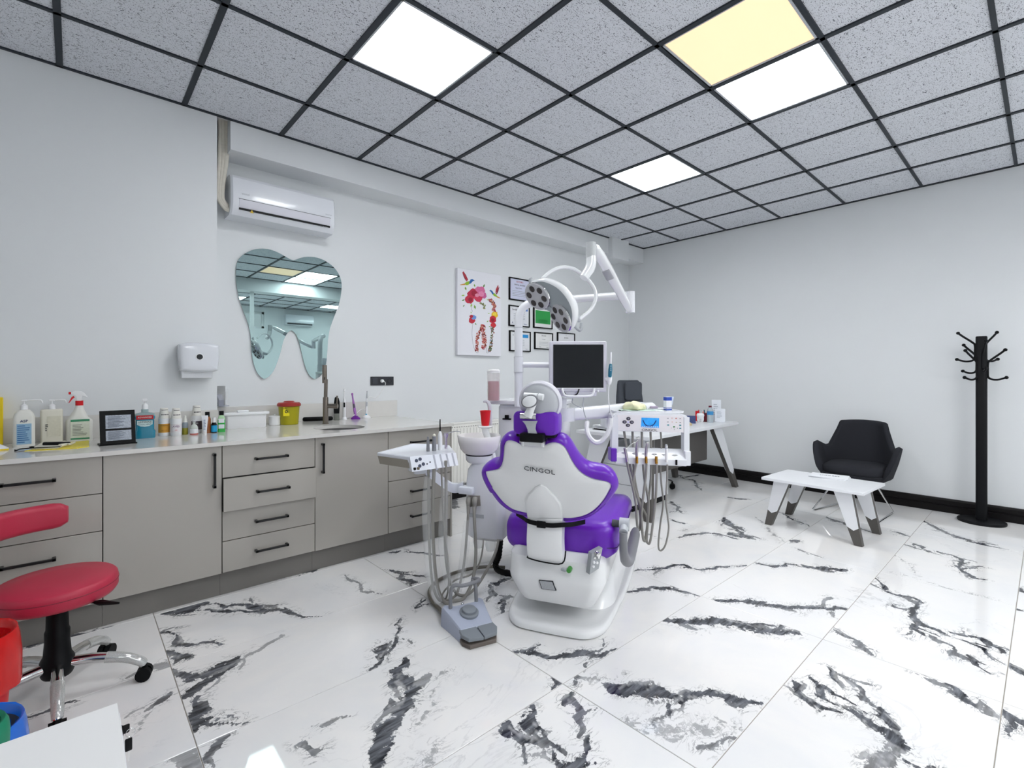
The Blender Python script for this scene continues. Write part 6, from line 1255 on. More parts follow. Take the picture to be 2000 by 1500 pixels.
for x, y in ((-.095, -.08), (.0, -.085), (.095, -.08)):
    b = bm_new(); lathe(b, [(.008, 0), (.008, .006), (.004, .009), (.001, .009)], MP @ T(x, y, .083), 12); obj('screw', b, M_chrome, fb)
b = bm_new(); hl_, hr_ = ond(*tz(285, 1160), 2.36), ond(*tz(425, 1115), 2.44)
hl_ = MP @ V((-.075, -.055, .075)); hr_ = MP @ V((.065, -.06, .075))
tube(b, [hl_, hl_ + UP * .09, hl_ + UP * .125 + (hr_ - hl_) * .12, hl_.lerp(hr_, .5) + UP * .12 - fwd * -.01, hr_ + UP * .125 + (hr_ - hl_) * .12, hr_ + UP * .115 - fwd * .05, hr_ + UP * .09 - fwd * .01, hr_], .0095, 10); obj('carry_hoop', b, M_grey, fc)
b = bm_new(); L = [(245, 1180), (160, 1130), (95, 1060), (70, 990), (100, 930), (170, 880), (280, 835), (420, 803), (540, 795), (640, 800)]
tube(b, [MP @ V((-.1, -.06, .03))] + [onz(*tz(x, y), .018) for x, y in L[1:]], .0105, 8, k=6); obj('supply_hose', b, mat('bronze_hose', '7a756c', .3, metal=.6), fc)
# ================================================================ LEFT WALL BEYOND THE CABINETS
rd = root('radiator', (3.1, YR, .2), 'white ribbed panel radiator under the canvas picture', 'radiator')
rx0, rx1, rz0, rz1, ry = 2.36, 3.62, .16, .755, .10
M_rad = mat('radiator_enamel', 'ecebe6', .3, var=.01)
b = bm_new(); bx(b, (rx0, ry, rz0), (rx1, ry + .05, rz1), .006, 2); obj('panel', b, M_rad, rd)
b = bm_new(); bx(b, (rx0 - .004, ry - .006, rz1 - .002), (rx1 + .004, ry + .062, rz1 + .014), .003, 1); gr = obj('top_grille', b, M_rad, rd)
for k in range(30):
    x = rx0 + .03 + k * .0412
    b = bm_new(); loft(b, [[V((x - .012, ry + .001, z)), V((x - .007, ry - .006, z)), V((x + .007, ry - .006, z)), V((x + .012, ry + .001, z))] for z in (rz0 + .02, rz1 - .045)]); obj('rib', b, M_rad, rd)
b = bm_new()
for k in range(42): bx(b, (rx0 + .02 + k * .0295, ry - .0068, rz1 - .032), (rx0 + .032 + k * .0295, ry + .01, rz1 - .026))
obj('vent_slots', b, mat('slot_shadow', '9b9a96', .6), rd)['kind'] = 'stuff'
b = bm_new(); bx(b, (rx0 + .15, ry + .05, .4), (rx0 + .2, YR, .6)); obj('bracket', b, M_rad, rd)
b = bm_new(); bx(b, (rx1 - .2, ry + .05, .4), (rx1 - .15, YR, .6)); obj('bracket', b, M_rad, rd)
# canvas picture
yc = YR - .035
cv = root('canvas_print', (4, YR, 1.4), 'canvas print of a tooth made of flowers with two hummingbirds', 'picture')
tl_, tr_, br_, bl_ = ony(893.5, 521.5, yc), ony(979.5, 539, yc), ony(978, 696, yc), ony(893.5, 693, yc)
x0, x1, z1, z0 = (tl_.x + bl_.x) / 2, (tr_.x + br_.x) / 2, (tl_.z + tr_.z) / 2, (bl_.z + br_.z) / 2
b = bm_new(); bx(b, (x0, yc, z0), (x1, YR - .0005, z1), .002, 1); cb_ = obj('canvas', b, mat('canvas_white', 'e3e4ea', .7, var=.01), cv)
def cuv(zx, zy):
    u = (zx - 70) / 632; top_ = 92 + 120 * u; bot = 1380 + 14 * u; v = (bot - zy) / (bot - top_); return V((x0 + (x1 - x0) * u, yc, z0 + (z1 - z0) * v))
_lay = [0]
def blob(pts, m_, name='print'):
    _lay[0] += 1; b = bm_new(); P = [cuv(*p) - V((0, .0004 + .00003 * _lay[0], 0)) for p in pts]; vs = [b.verts.new(p) for p in P]
    ed = [b.edges.new((vs[i], vs[(i + 1) % len(vs)])) for i in range(len(vs))]; bmesh.ops.triangle_fill(b, edges=ed, use_beauty=True); return obj(name, b, m_, cb_)
def disc(x, y, r, jag=0, n=14, seed=0):
    rr = random.Random(seed); return [(x + r * (1 + jag * rr.uniform(-1, 1)) * math.cos(2 * math.pi * i / n), y + r * (1 + jag * rr.uniform(-1, 1)) * math.sin(2 * math.pi * i / n)) for i in range(n)]
PR = lambda n, h: mat('paint_' + n, h, .7, var=.25, vs=120)
for nm, pts in (('a', [(0, 0)]),): pass
# hummingbirds: body, wings, tail
for (pts_b, pts_w1, pts_w2, pts_t, pts_h) in (
    ([(170, 320), (200, 300), (240, 290), (245, 320), (215, 350), (180, 352)], [(195, 300), (135, 170), (150, 145), (185, 200), (215, 270)], [(185, 300), (150, 220), (140, 180), (175, 250)], [(175, 325), (100, 345), (110, 352), (175, 350)], [(235, 300), (250, 265), (275, 260), (310, 285), (285, 290), (255, 325), (230, 335)]),
    ([(560, 470), (600, 470), (640, 510), (640, 530), (600, 515), (575, 495)], [(610, 480), (620, 410), (655, 345), (660, 370), (640, 440)], [(620, 485), (650, 400), (675, 370), (660, 440), (635, 490)], [(635, 510), (695, 545), (680, 548), (630, 530)], [(520, 432), (540, 420), (565, 435), (590, 475), (570, 490), (545, 450)])):
    blob(pts_t, PR('orange', 'c98a3c'), 'bird_tail'); blob(pts_b, PR('lime', '8fb832'), 'bird_body'); blob(pts_h, PR('blue', '2a66a8'), 'bird_head'); blob(pts_w1, PR('crimson', 'a8323c'), 'bird_wing'); blob(pts_w2, PR('plum', '7a2438'), 'bird_wing')
# leaves
for i, (x, y, a, l) in enumerate([(190, 430, -1.9, 60), (170, 500, 3.0, 50), (170, 560, 2.6, 50), (300, 640, 1.3, 70), (270, 620, 1.9, 60), (430, 390, -1.2, 60), (310, 380, -1.8, 50), (480, 560, .3, 40), (165, 640, 2.1, 40), (510, 870, 2.4, 40), (530, 760, 2.9, 35), (310, 905, 1.0, 40), (540, 950, 2.6, 35), (260, 770, -1.8, 30)]):
    dx, dy = math.cos(a), math.sin(a); blob([(x, y), (x + dx * l * .5 - dy * l * .22, y + dy * l * .5 + dx * l * .22), (x + dx * l, y + dy * l), (x + dx * l * .5 + dy * l * .22, y + dy * l * .5 - dx * l * .22)], PR('leaf%d' % (i % 3), ('7ea64a', '9cc25c', '5f8a4a')[i % 3]), 'leaf')
# flowers
for i, (x, y, r, col) in enumerate([(380, 440, 60, 'd06a96'), (430, 500, 42, 'c25f92'), (280, 475, 58, 'b92a48'), (235, 560, 52, 'c02f48'), (360, 540, 50, 'cb3a58'), (400, 480, 34, 'dd86ac'), (300, 470, 34, '9c1c38'), (340, 500, 24, 'e08aa4'), (245, 565, 26, '941c34'), (270, 870, 38, 'c02f40'), (295, 825, 28, '6f97d6'), (260, 810, 20, 'a82438'), (598, 790, 44, 'e6b92a'), (572, 860, 44, 'c0283a'), (572, 862, 22, '8f1828'), (580, 940, 32, 'c8323a'), (600, 775, 22, 'f0d24a')]):
    blob(disc(x, y, r * 1.22, .16, 16, i), PR('f' + col, col), 'flower')
# dotted petals along the right side and the roots
rr = random.Random(11); cols = ['a8324a', 'c2606a', '7a3a5a', 'd08a6a', 'b98a4a', '8a9a5a', 'c84a5a']
def petals(path, n, w, cols):
    for ci, col in enumerate(cols):
        b = bm_new(); _lay[0] += 1
        for k in range(n // len(cols)):
            t = rr.random() * (len(path) - 1); i = int(min(t, len(path) - 2)); f = t - i
            x = path[i][0] + (path[i+1][0] - path[i][0]) * f + rr.uniform(-w, w); y = path[i][1] + (path[i+1][1] - path[i][1]) * f + rr.uniform(-w, w) * .6
            r_ = rr.uniform(6, 13); P = [cuv(x + r_ * math.cos(a), y + r_ * math.sin(a)) - V((0, .0004 + .00003 * _lay[0], 0)) for a in (0.3, 1.6, 2.9, 4.2, 5.4)]
            b.faces.new([b.verts.new(p) for p in P])
        obj('petals', b, PR('p' + col, col), cb_)['kind'] = 'stuff'
petals([(520, 560), (570, 600), (595, 660), (585, 730)], 90, 26, cols[:4]); petals([(560, 960), (570, 1040), (555, 1150), (545, 1250), (520, 1320)], 100, 20, ['8a7a6a', '9aa8c0', 'a8624a', '6a7a4a'])
petals([(420, 930), (400, 1000), (360, 1060), (345, 1150), (335, 1250), (340, 1320)], 130, 22, ['c22f40', 'c8685a', 'd49a86', '9c3a3a']); petals([(425, 930), (430, 1020), (440, 1120), (445, 1200), (435, 1280)], 150, 30, ['c22f40', 'c8685a', 'd49a86', 'a84a4a']); petals([(400, 620), (440, 640), (450, 700)], 24, 20, ['b0a878', '8a9a6a'])
b = bm_new()
for L in ([(262, 650), (265, 700), (275, 740)], [(280, 920), (270, 1020), (272, 1120), (285, 1220), (310, 1310), (340, 1348), (358, 1335), (350, 1300)], [(478, 1240), (475, 1320), (490, 1348), (520, 1320), (555, 1230)]):
    tube(b, [cuv(*p) for p in L], .0012, 5)
obj('outline', b, M_ink, cb_)['kind'] = 'stuff'
# certificates
yc2 = YR - .02
M_cert = mat('certificate_paper', 'dde0ee', .6, var=.02)
def cert(x0p, y0p, x1p, y1p, lab, col, deco):
    a, b2 = ony(x0p, y0p, yc2), ony(x1p, y1p, yc2); cx0, cx1 = a.x, b2.x
    zt = ony((x0p + x1p) / 2, y0p, yc2).z; zb = ony((x0p + x1p) / 2, y1p, yc2).z
    r = root('certificate', ((cx0 + cx1) / 2, YR, zb), lab, 'certificate', 'framed certificates on the left wall'); w_ = .012
    b = bm_new()
    for lo, hi in (((cx0, zb), (cx0 + w_, zt)), ((cx1 - w_, zb), (cx1, zt)), ((cx0, zb), (cx1, zb + w_)), ((cx0, zt - w_), (cx1, zt))): bx(b, (lo[0], yc2, lo[1]), (hi[0], YR, hi[1]))
    obj('frame', b, M_black, r)
    b = bm_new(); bx(b, (cx0 + w_ * .8, yc2 + .008, zb + w_ * .8), (cx1 - w_ * .8, YR - .001, zt - w_ * .8)); pg = obj('sheet', b, mat('sheet_' + col, col, .5, var=.05, vs=20), r)
    W, Hh = cx1 - cx0, zt - zb
    for kind, u, v, p1, p2, mm in deco:
        if kind == 't': text('print', p1, p2 * Hh, T(cx0 + W * u, yc2 + .0075, zb + Hh * v) @ RX, mm, pg)
        else: b = bm_new(); bx(b, (cx0 + W * (u - p1 / 2), yc2 + .0066, zb + Hh * (v - p2 / 2)), (cx0 + W * (u + p1 / 2), yc2 + .009, zb + Hh * (v + p2 / 2))); obj('print', b, mm, pg)
g_ = mat('faint_ink', '9a9ea6', .6); ln = lambda n, v0, dv, w=.6: [('r', .5, v0 - k * dv, w, .018, g_) for k in range(n)]
cert(995.5, 544, 1036, 587.5, 'framed lilac certificate with red heading at the top of the group', 'cdd0e6', [('t', .5, .84, 'SERTIFIKA', .1, mat('red_ink', 'b0505a', .6)), ('t', .5, .7, 'DENTAL AKADEMI', .08, M_ink), ('t', .45, .56, 'Ayse Ecem', .09, mat('slate_ink', '5a5f70', .6))] + ln(4, .42, .07, .7))
cert(995, 597.5, 1035, 638, 'framed white certificate with a blue corner behind the lamp pole', 'dfe1e6', [('t', .3, .8, 'Sertifika', .12, M_ink), ('r', .84, .84, .14, .12, mat('cert_blue', '4f74b8', .5)), ('t', .17, .17, 'A', .14, mat('navy2', '26346a', .5)), ('t', .8, .14, 'DENT-A', .06, mat('navy3', '2a4a8a', .6))] + ln(4, .6, .08, .55))
cert(1043, 602, 1079.5, 641.5, 'framed certificate with a large green field', 'e2e4e4', [('r', .5, .55, .8, .64, mat('cert_green', '2c9a4a', .5)), ('t', .5, .82, 'SERTIFIKA', .06, M_ink), ('t', .5, .66, '2', .16, mat('dark_green', '0f5a26', .5)), ('r', .5, .42, .5, .02, MATS['dark_green']), ('r', .5, .36, .56, .02, MATS['dark_green']), ('r', .5, .30, .44, .02, MATS['dark_green'])])
cert(996, 646.5, 1037, 686.5, 'framed certificate with a bright blue block', 'e0e2e6', [('r', .74, .76, .3, .16, mat('cert_cyan', '2a8fd0', .5)), ('t', .17, .78, 'V', .12, M_ink), ('t', .8, .14, 'imza', .07, g_)] + ln(4, .56, .09, .4))
cert(1045, 649.5, 1080.5, 682.5, 'framed plain certificate with a short black heading', 'e2e3e2', [('t', .5, .8, 'DIPLOMA', .09, M_ink), ('t', .5, .6, 'Dis Hekimi', .06, g_)] + ln(3, .42, .08, .5) + [('r', .3, .14, .1, .04, g_), ('r', .7, .14, .1, .04, g_)])
cert(1089.5, 650, 1123.5, 684, 'framed white certificate half hidden by the monitor', 'e2e3e6', [('t', .5, .85, 'i', .12, M_ink), ('t', .5, .7, 'SERTIFIKA', .08, M_ink)] + ln(3, .5, .08, .6))
# ================================================================ DESK AND WHAT IS ON IT
ZD = .725
D1, D2, D3 = onz(1222, 855.5, ZD - .02), onz(1439, 823.5, ZD), onz(1137, 838, ZD)
ex = V((1, .04, 0)).normalized(); D1 = V((3.66, -1.585, ZD)); Lx = 1.95; Wy = .76
ey = V((-ex.y, ex.x, 0)); MD = frame(D1, ex, ey)
M_dw = mat('desk_white', 'e6e8ec', .3, var=.01)
dk_ = root('office_desk', D1 + ex * 1 + ey * .4 - UP * ZD, 'white executive desk with splayed white and dark legs', 'desk')
b = bm_new(); bx(b, (0, 0, -.03), (Lx, Wy, 0), .002, 1, MD); obj('desk_top', b, M_dw, dk_)
def leg(parent, top, foot, wt, wb, dirv, th=.05, split=.8, mdark=M_darkpanel, mw=M_dw, dn=None):
    # white tapering outer plate with a dark inner face, running from top to foot
    top, foot, dirv = V(top), V(foot), V(dirv).normalized(); n_ = dn if dn is not None else dirv.cross(UP).normalized()
    b = bm_new(); ring = lambda p, w: [p - dirv * w / 2 - n_ * th / 2, p + dirv * w / 2 - n_ * th / 2, p + dirv * w / 2 + n_ * th / 2, p - dirv * w / 2 + n_ * th / 2]
    loft(b, [ring(top, wt), ring(foot, wb)]); lg = obj('leg', b, mdark, parent)
    e = top.lerp(foot, split); we = wt + (wb - wt) * split
    b = bm_new(); q = [top - dirv * wt / 2, top + dirv * wt / 2, e + dirv * we * .5, top.lerp(foot, split + .06) , e - dirv * we * .5]
    for s in (-1, 1):
        p_ = [p + n_ * s * (th / 2 + .0015) for p in q]; loft(b, [p_, [p - n_ * s * .004 for p in p_]])
    obj('leg_cover', b, mw, lg)['kind'] = 'stuff'
dl = lambda x, y, z=0: MD @ V((x, y, z))
for (tx, ty), (fx, fy), dv in (((Lx - .35, .12), (Lx - .02, .03), ex), ((Lx - .35, Wy - .12), (Lx - .02, Wy - .03), ex), ((.15, .16), (.06, .04), ey), ((.15, Wy - .2), (.03, Wy - .04), ey)):
    leg(dk_, dl(tx, ty, -.03), dl(fx, fy, -ZD + .001), .22, .07, dv, .045, .72)
b = bm_new(); bx(b, (.42, .2, -.40), (Lx - .36, .218, -.031), 0, 1, MD); obj('modesty_panel', b, M_darkpanel, dk_)
# mobile drawer cabinet standing under the desk
pc_ = root('desk_pedestal', dl(.5, .45, -ZD), 'white drawer pedestal standing under the white desk', 'cabinet')
px0, px1, py0, py1 = .2, .85, .27, .72
b = bm_new(); bx(b, (px0, py0, -ZD + .06), (px1, py1, -.15), .002, 1, MD); obj('carcass', b, M_dw, pc_)
for z0_, z1_ in ((.06, .24), (.245, .41), (.415, .57)):
    b = bm_new(); bx(b, (px0 - .016, py0 + .003, -ZD + z0_), (px0, py1 - .003, -ZD + z1_), .001, 1, MD); obj('drawer_front', b, M_dw, pc_)
b = bm_new(); bx(b, (px0 + .02, py0 + .02, -ZD), (px1 - .02, py1 - .02, -ZD + .06), 0, 1, MD); obj('plinth', b, M_black, pc_)
# papers
def onD(x, y): return onz(x, y, ZD)
st = [root('paper_stack', onD(1165, 836), 'untidy stack of papers and folders at the end of the white desk', 'papers')]
base = onD(1172, 836); base = V((max(base.x, 3.9), base.y, ZD)); base = dl(.3, .55)
for k in range(9):
    b = bm_new(); a = random.uniform(-.18, .18); bx(b, (-.15, -.11, 0), (.15, .11, .0045), 0, 1, T(base.x + random.uniform(-.015, .015), base.y + random.uniform(-.015, .015), ZD + k * .0048 + .0002) @ Matrix.Rotation(a, 4, 'Z')); obj('sheet' if k > 1 else 'folder', b, M_paper if k > 1 else M_black, st[0])
def itD(x, y): return It(x, y, ZD)
# card holder with photo
it = itD(1349, 827); r = root('photo_card', it.p, 'small dark blue picture card standing on the desk', 'card'); b = bm_new(); bx(b, (-.05, -.004, 0), (.05, .004, 15 * it.k), 0, 1, it.M @ Matrix.Rotation(-.12, 4, 'X')); obj('card', b, mat('navy_photo', '3d4a78', .4, var=.6, vs=40), r)
b = bm_new(); lathe(b, [(.035, 0), (.04, .012), (.02, .03), (.001, .036)], T(*(itD(1349, 830).p + V((-.05, .0, 0))))); tag(obj('shell_ornament', b, mat('beige_shell', 'cdbb95', .6, var=.3, vs=60, bump=.6, bs=40), loc=it.p), 'small beige ornament lying before the picture card', 'ornament')
# tooth shaped pen pot
it = itD(1368, 824.5); r = root('tooth_pen_pot', it.p, 'white tooth-shaped pen pot on the desk', 'pen pot'); k = it.k
sec = [(3, 0, -3.5), (5, 6, -3)]
b = bm_new(); loft(b, [[it.M @ V((p.x, p.y, z * k)) for p in rrect(w_ * k, d_ * k, min(w_, d_) * k * .4, 5)] for w_, d_, z in ((11, 8, 7), (13, 10, 11), (14.5, 11, 14), (12, 10, 17), (10, 8, 17.5))]); obj('crown', b, M_wgloss, r, ang=60)
for s in (-1, 1): b = bm_new(); tube(b, [it.M @ V((s * 3.3 * k, 0, 9 * k)), it.M @ V((s * 3.6 * k, 0, 4 * k)), it.M @ V((s * 3.0 * k, 0, 0))], [3.2 * k, 2.6 * k, 1.4 * k], 12); obj('root_foot', b, M_wgloss, r)
for dx, ln_, m_, lab in ((-2, 24, M_red, 'red'), (1.5, 23, M_lgrey, 'grey'), (3.5, 21, mat('orange_plastic', 'd8502a', .4), 'orange')):
    b = bm_new(); tube(b, [it.M @ V((dx * k, 0, 12 * k)), it.M @ V((dx * k * 1.5, .005, ln_ * k))], .005, 8); tag(obj('pen', b, m_, loc=it.M @ V((dx * k, 0, 12 * k))), '%s pen sticking out of the tooth-shaped pot' % lab, 'pen', 'pens in the pots on the desk')
it = itD(1361.5, 823); b = bm_new(); bx(b, (-.018, .04, 0), (.018, .07, 20 * it.k), .001, 1, it.M); r = tag(obj('red_carton', b, M_red, loc=it.p), 'red carton standing behind the tooth-shaped pen pot', 'carton')
it = itD(1377.5, 823.5); r = root('pen_pot', it.p, 'dark red square pen pot beside the tooth-shaped pot', 'pen pot'); b = bm_new(); bx(b, (-.021, -.02, 0), (.021, .022, 17 * it.k), .002, 1, it.M); obj('pot', b, mat('maroon_plastic', '6e1626', .4, var=.3, vs=60), r)
for dx, m_, lab in ((-1, mat('teal_pen', '1f5a6a', .4), 'dark teal'), (2.5, mat('crimson_pen', 'a81c3a', .4), 'crimson')):
    b = bm_new(); tube(b, [it.M @ V((dx * .3 * it.k, 0, 12 * it.k)), it.M @ V((dx * 2.2 * it.k, 0, 23 * it.k))], .0055, 8); tag(obj('pen', b, m_, loc=it.p), '%s pen sticking out of the dark red pot' % lab, 'pen', 'pens in the pots on the desk')
it = itD(1387, 825); r = root('water_bottle', it.p, 'small clear water bottle with blue label and dark cap', 'water bottle'); k = it.k
b = bm_new(); lathe(b, [(5.4 * k, 0), (5.8 * k, 2 * k), (5.6 * k, 10 * k), (5.8 * k, 20 * k), (5.2 * k, 25 * k), (2.6 * k, 29 * k), (2.5 * k, 30 * k), (.3 * k, 30 * k)], it.M, 20); obj('bottle', b, mat('water_clear', 'c5d3da', .08, alpha=.6), r)
b = bm_new(); lathe(b, [(5.95 * k, 15 * k), (5.95 * k, 22 * k)], it.M, 20, cap=False); q = obj('label_band', b, mat('water_blue', '3d8fc9', .4), r)
b = bm_new(); lathe(b, [(2.9 * k, 29.5 * k), (2.9 * k, 32.5 * k), (.3 * k, 32.7 * k)], it.M, 16); obj('cap', b, mat('plum_cap', '6a2036', .4), r)
for x, y, w_, h_, lab, tilt in ((1406, 824, 19, 26, 'white leaflet stand leaning at the end of the desk', -.2), (1399, 823, 17, 42, 'tall printed menu card standing behind the water bottle', -.08)):
    it = itD(x, y); r = root('leaflet_stand', it.p, lab, 'leaflet'); Mt = it.M @ Matrix.Rotation(tilt, 4, 'X') @ Matrix.Rotation(.15, 4, 'Z')
    b = bm_new(); bx(b, (-w_ / 2 * it.k, -.003, 0), (w_ / 2 * it.k, .003, h_ * it.k), .001, 1, Mt); obj('card', b, mat('acrylic_card', 'dfe3ea', .15), r)
    lines('print', 6, w_ * it.k * .6, h_ * it.k * .55, 0, h_ * it.k * .55, -.0035, Mt, mat('grey_ink3', 'b0b6c0', .6), r, 3)
    b = bm_new(); bx(b, (-w_ / 2 * it.k, 0, 0), (w_ / 2 * it.k, .06, .004), 0, 1, it.M); obj('foot', b, mat('acrylic_card', 'dfe3ea', .15), r)
# ================================================================ OFFICE CHAIR BEHIND THE DESK
oc_ = V((4.83, -.80, 0)); och = root('office_chair', oc_, 'high-backed grey fabric office chair behind the desk', 'office chair')
fa = math.radians(-108); fo = V((math.cos(fa), math.sin(fa), 0)); so_ = V((-fo.y, fo.x, 0)); MO = frame(oc_, so_, fo)
MO = MO if (MO.to_3x3() @ V((0, 0, 1))).z > 0 else MO @ Matrix.Diagonal((1, 1, -1, 1))
b = bm_new(); prism(b, rrect(.5, .5, .08), .09, MO @ T(0, 0, .44), .03); obj('seat', b, M_gfabric, och)
b = bm_new(); loft(b, [[MO @ V((p.x, -.2 - .1 * (z - .5) + p.y, z)) for p in rrect(w_, t_, t_ * .45, 5)] for w_, t_, z in ((.34, .05, .5), (.38, .08, .6), (.38, .09, .8), (.35, .08, 1.0), (.31, .07, 1.13), (.29, .05, 1.175), (.26, .02, 1.185))]); bk_ = obj('backrest', b, M_gfabric, och)
b = bm_new(); prism(b, rrect(.23, .21, .03), .04, MO @ T(0, -.20, 1.06) @ Matrix.Rotation(math.pi / 2, 4, 'X') @ Matrix.Diagonal((1, 1, -1, 1)), .012); obj('head_cushion', b, M_gfabric, bk_)
for s in (-1, 1):
    b = bm_new(); tube(b, [MO @ V((s * .27, -.2, .55)), MO @ V((s * .3, -.15, .66)), MO @ V((s * .3, .05, .67)), MO @ V((s * .3, .2, .66))], .022, 8); obj('armrest', b, M_black, och)
b = bm_new(); cyl(b, MO @ V((0, 0, .09)), MO @ V((0, 0, .45)), .03); obj('gas_lift', b, M_black, och)
for k in range(5):
    a = math.radians(10 + 72 * k); tip = oc_ + V((math.cos(a), math.sin(a), 0)) * .3
    b = bm_new(); tube(b, [oc_ + UP * .12, oc_.lerp(tip, .6) + UP * .105, tip + UP * .085], [.025, .02, .015], 8); lg = obj('star_leg', b, M_chrome, och)
    b = bm_new(); t_ = V((-math.sin(a), math.cos(a), 0)); cyl(b, tip + t_ * .012 + UP * .03, tip + t_ * .03 + UP * .03, .03, n=16); cyl(b, tip - t_ * .03 + UP * .03, tip - t_ * .012 + UP * .03, .03, n=16); cyl(b, tip + UP * .035, tip + UP * .085, .01, n=8); obj('castor', b, M_black, lg)
# ================================================================ COFFEE TABLE AND ARMCHAIR
ZC = .40
ctb = root('coffee_table', (4.6, -2.56, 0), 'low white coffee table with splayed white and dark legs', 'coffee table')
ctp = [onz(x, y, ZC) for x, y in ((1490, 932), (1540.5, 916.5), (1725, 944.5), (1684, 961.5))]
cc = sum(ctp, V((0, 0, 0))) / 4
u = ((ctp[1] - ctp[0]) + (ctp[2] - ctp[3])).normalized(); v = ((ctp[3] - ctp[0]) + (ctp[2] - ctp[1])); v = (v - u * v.dot(u)).normalized()
Lu, Lv = .52, .70; MT_ = frame(cc, u, v)
sgn = 1 if (MT_.to_3x3() @ V((0, 0, 1))).z > 0 else -1
b = bm_new(); bx(b, (-Lu / 2, -Lv / 2, -.022 if sgn > 0 else 0), (Lu / 2, Lv / 2, 0 if sgn > 0 else .022), .002, 1, MT_); obj('table_top', b, M_dw, ctb)
for x, y in ((1502, 1024), (1541, 1004), (1678, 1066), (1713, 1042)):
    ft = onz(x, y, 0); d_ = (ft - cc); iu, iv = d_.dot(u), d_.dot(v)
    tp_ = cc + u * math.copysign(Lu / 2 - .06, iu) + v * math.copysign(Lv / 2 - .14, iv) - UP * .022
    leg(ctb, tp_, ft + UP * .001, .115, .05, v, .045, .66)
mg = onz(1620, 932, ZC); Mm = T(*mg) @ Matrix.Rotation(math.atan2(v.y, v.x) + .1, 4, 'Z')
for k, (a, lab) in enumerate(((.0, 'lower white magazine on the coffee table'), (.12, 'upper white magazine with printed cover on the coffee table'))):
    b = bm_new(); r = root('magazine', mg + UP * (k * .006), lab, 'magazine', 'magazines on the coffee table')
    Mk = Mm @ T(0, 0, k * .0062 + .0003) @ Matrix.Rotation(a, 4, 'Z')
    bx(b, (-.13, -.09, 0), (.13, .09, .006), .001, 1, Mk); obj('pages', b, M_paper, r)
    if k: text('title_print', 'EGE DENT', .03, Mk @ T(0, -.0, .0064) @ Matrix.Rotation(math.pi, 4, 'Z'), mat('slate_print', '4a4f66', .6), r); 
am = V((5.42, -2.62, 0)); ach = root('armchair', am, 'charcoal fabric shell armchair on thin chrome sled legs', 'armchair')
aa = math.radians(182); af = V((math.cos(aa), math.sin(aa), 0)); as_ = V((-af.y, af.x, 0))     # front, and the sitter's left
def A(s, f, z): return am + as_ * s + af * f + UP * z
# seat cushion
b = bm_new(); loft(b, [[A(p.x * k, p.y * k + .02, z) for p in rrect(.46, .5, .15, 6)] for k, z in ((.55, .325), (.85, .335), (.97, .36), (1, .39), (.98, .42), (.9, .437), (.6, .445), (.2, .447))]); obj('seat', b, M_fabric, ach, ang=70)
# shell: back and wings as one swept sheet with thickness
def shell(th, hgt):
    out = []
    return out
prof = []   # (angle around, height of the rim, radius scale)
n = 40; inner_, outer_ = [], []
for i in range(n + 1):
    t = i / n; a = math.radians(-128 + 256 * t)         # 0 = straight back
    ab_ = abs(math.degrees(a))
    if ab_ < 47: hh_ = .80 - .01 * (ab_ / 47)
    elif ab_ < 66: hh_ = .79 - (.79 - .545) * ((ab_ - 47) / 19) ** .9
    elif ab_ < 95: hh_ = .545 + .065 * math.sin((ab_ - 66) / 29 * math.pi / 2)
    else: hh_ = .61 - .19 * ((ab_ - 95) / 33) ** 1.4
    prof.append((a, hh_))
def shp(a, hh_, f, off):
    # superellipse footprint, flaring outwards with height
    ca, sa = math.cos(a), math.sin(a); e = .75
    fx = math.copysign(abs(sa) ** e, sa); fy = -math.copysign(abs(ca) ** e, ca)
    z = .335 + (hh_ - .335) * f
    wing = max(0, min(1, (abs(math.degrees(a)) - 50) / 30))
    ru = (.225 + off) + .062 * wing * f ** 1.3 - .02 * (1 - wing) * f; rv = (.25 + off) + (.10 * (1 - wing)) * f
    return A(fx * ru, fy * rv + .0, z)
fs = [0, .08, .25, .5, .75, .93, 1]
b = bm_new(); rings = []
for a, hh_ in prof:
    inn = [shp(a, hh_, f, -.004) for f in fs]; ou = [shp(a, hh_ , f, .036 + .012 * math.sin(f * 3)) for f in fs[::-1]]
    top_ = (inn[-1] + ou[0]) / 2 + UP * .014
    rings.append(inn + [top_] + ou)
loft(b, rings); obj('shell', b, M_fabric, ach, ang=75)
b = bm_new(); loft(b, [[A(p.x * k, p.y * k, z) for p in rrect(.51, .55, .18, 6)] for k, z in ((.5, .285), (.8, .3), (.97, .33), (1.0, .36), (.9, .37))]); obj('seat_pan', b, M_fabric, ach, ang=70)
ft = [onz(1588, 996.5, .008), onz(1640, 982.5, .008), onz(1744, 1001.5, .008), onz(1713, 1022, .008)]
for p0, p1 in ((ft[0], ft[1]), (ft[3], ft[2])):
    t0, t1 = am.lerp(V((p0.x, p0.y, 0)), .45) + UP * .3, am.lerp(V((p1.x, p1.y, 0)), .45) + UP * .3
    b = bm_new(); tube(b, [t0, p0 + UP * .01, p0 + (p1 - p0) * .04, p1 - (p1 - p0) * .04, p1 + UP * .01, t1], .0075, 8, smooth=False); obj('sled_leg', b, M_chrome, ach)
b = bm_new(); bx(b, (-.16, -.14, .27), (.16, .14, .3), .005, 1, frame(am, as_, af) if (frame(am, as_, af).to_3x3() @ V((0, 0, 1))).z > 0 else frame(am, as_, af) @ Matrix.Diagonal((1, 1, -1, 1))); obj('mount', b, M_black, ach)
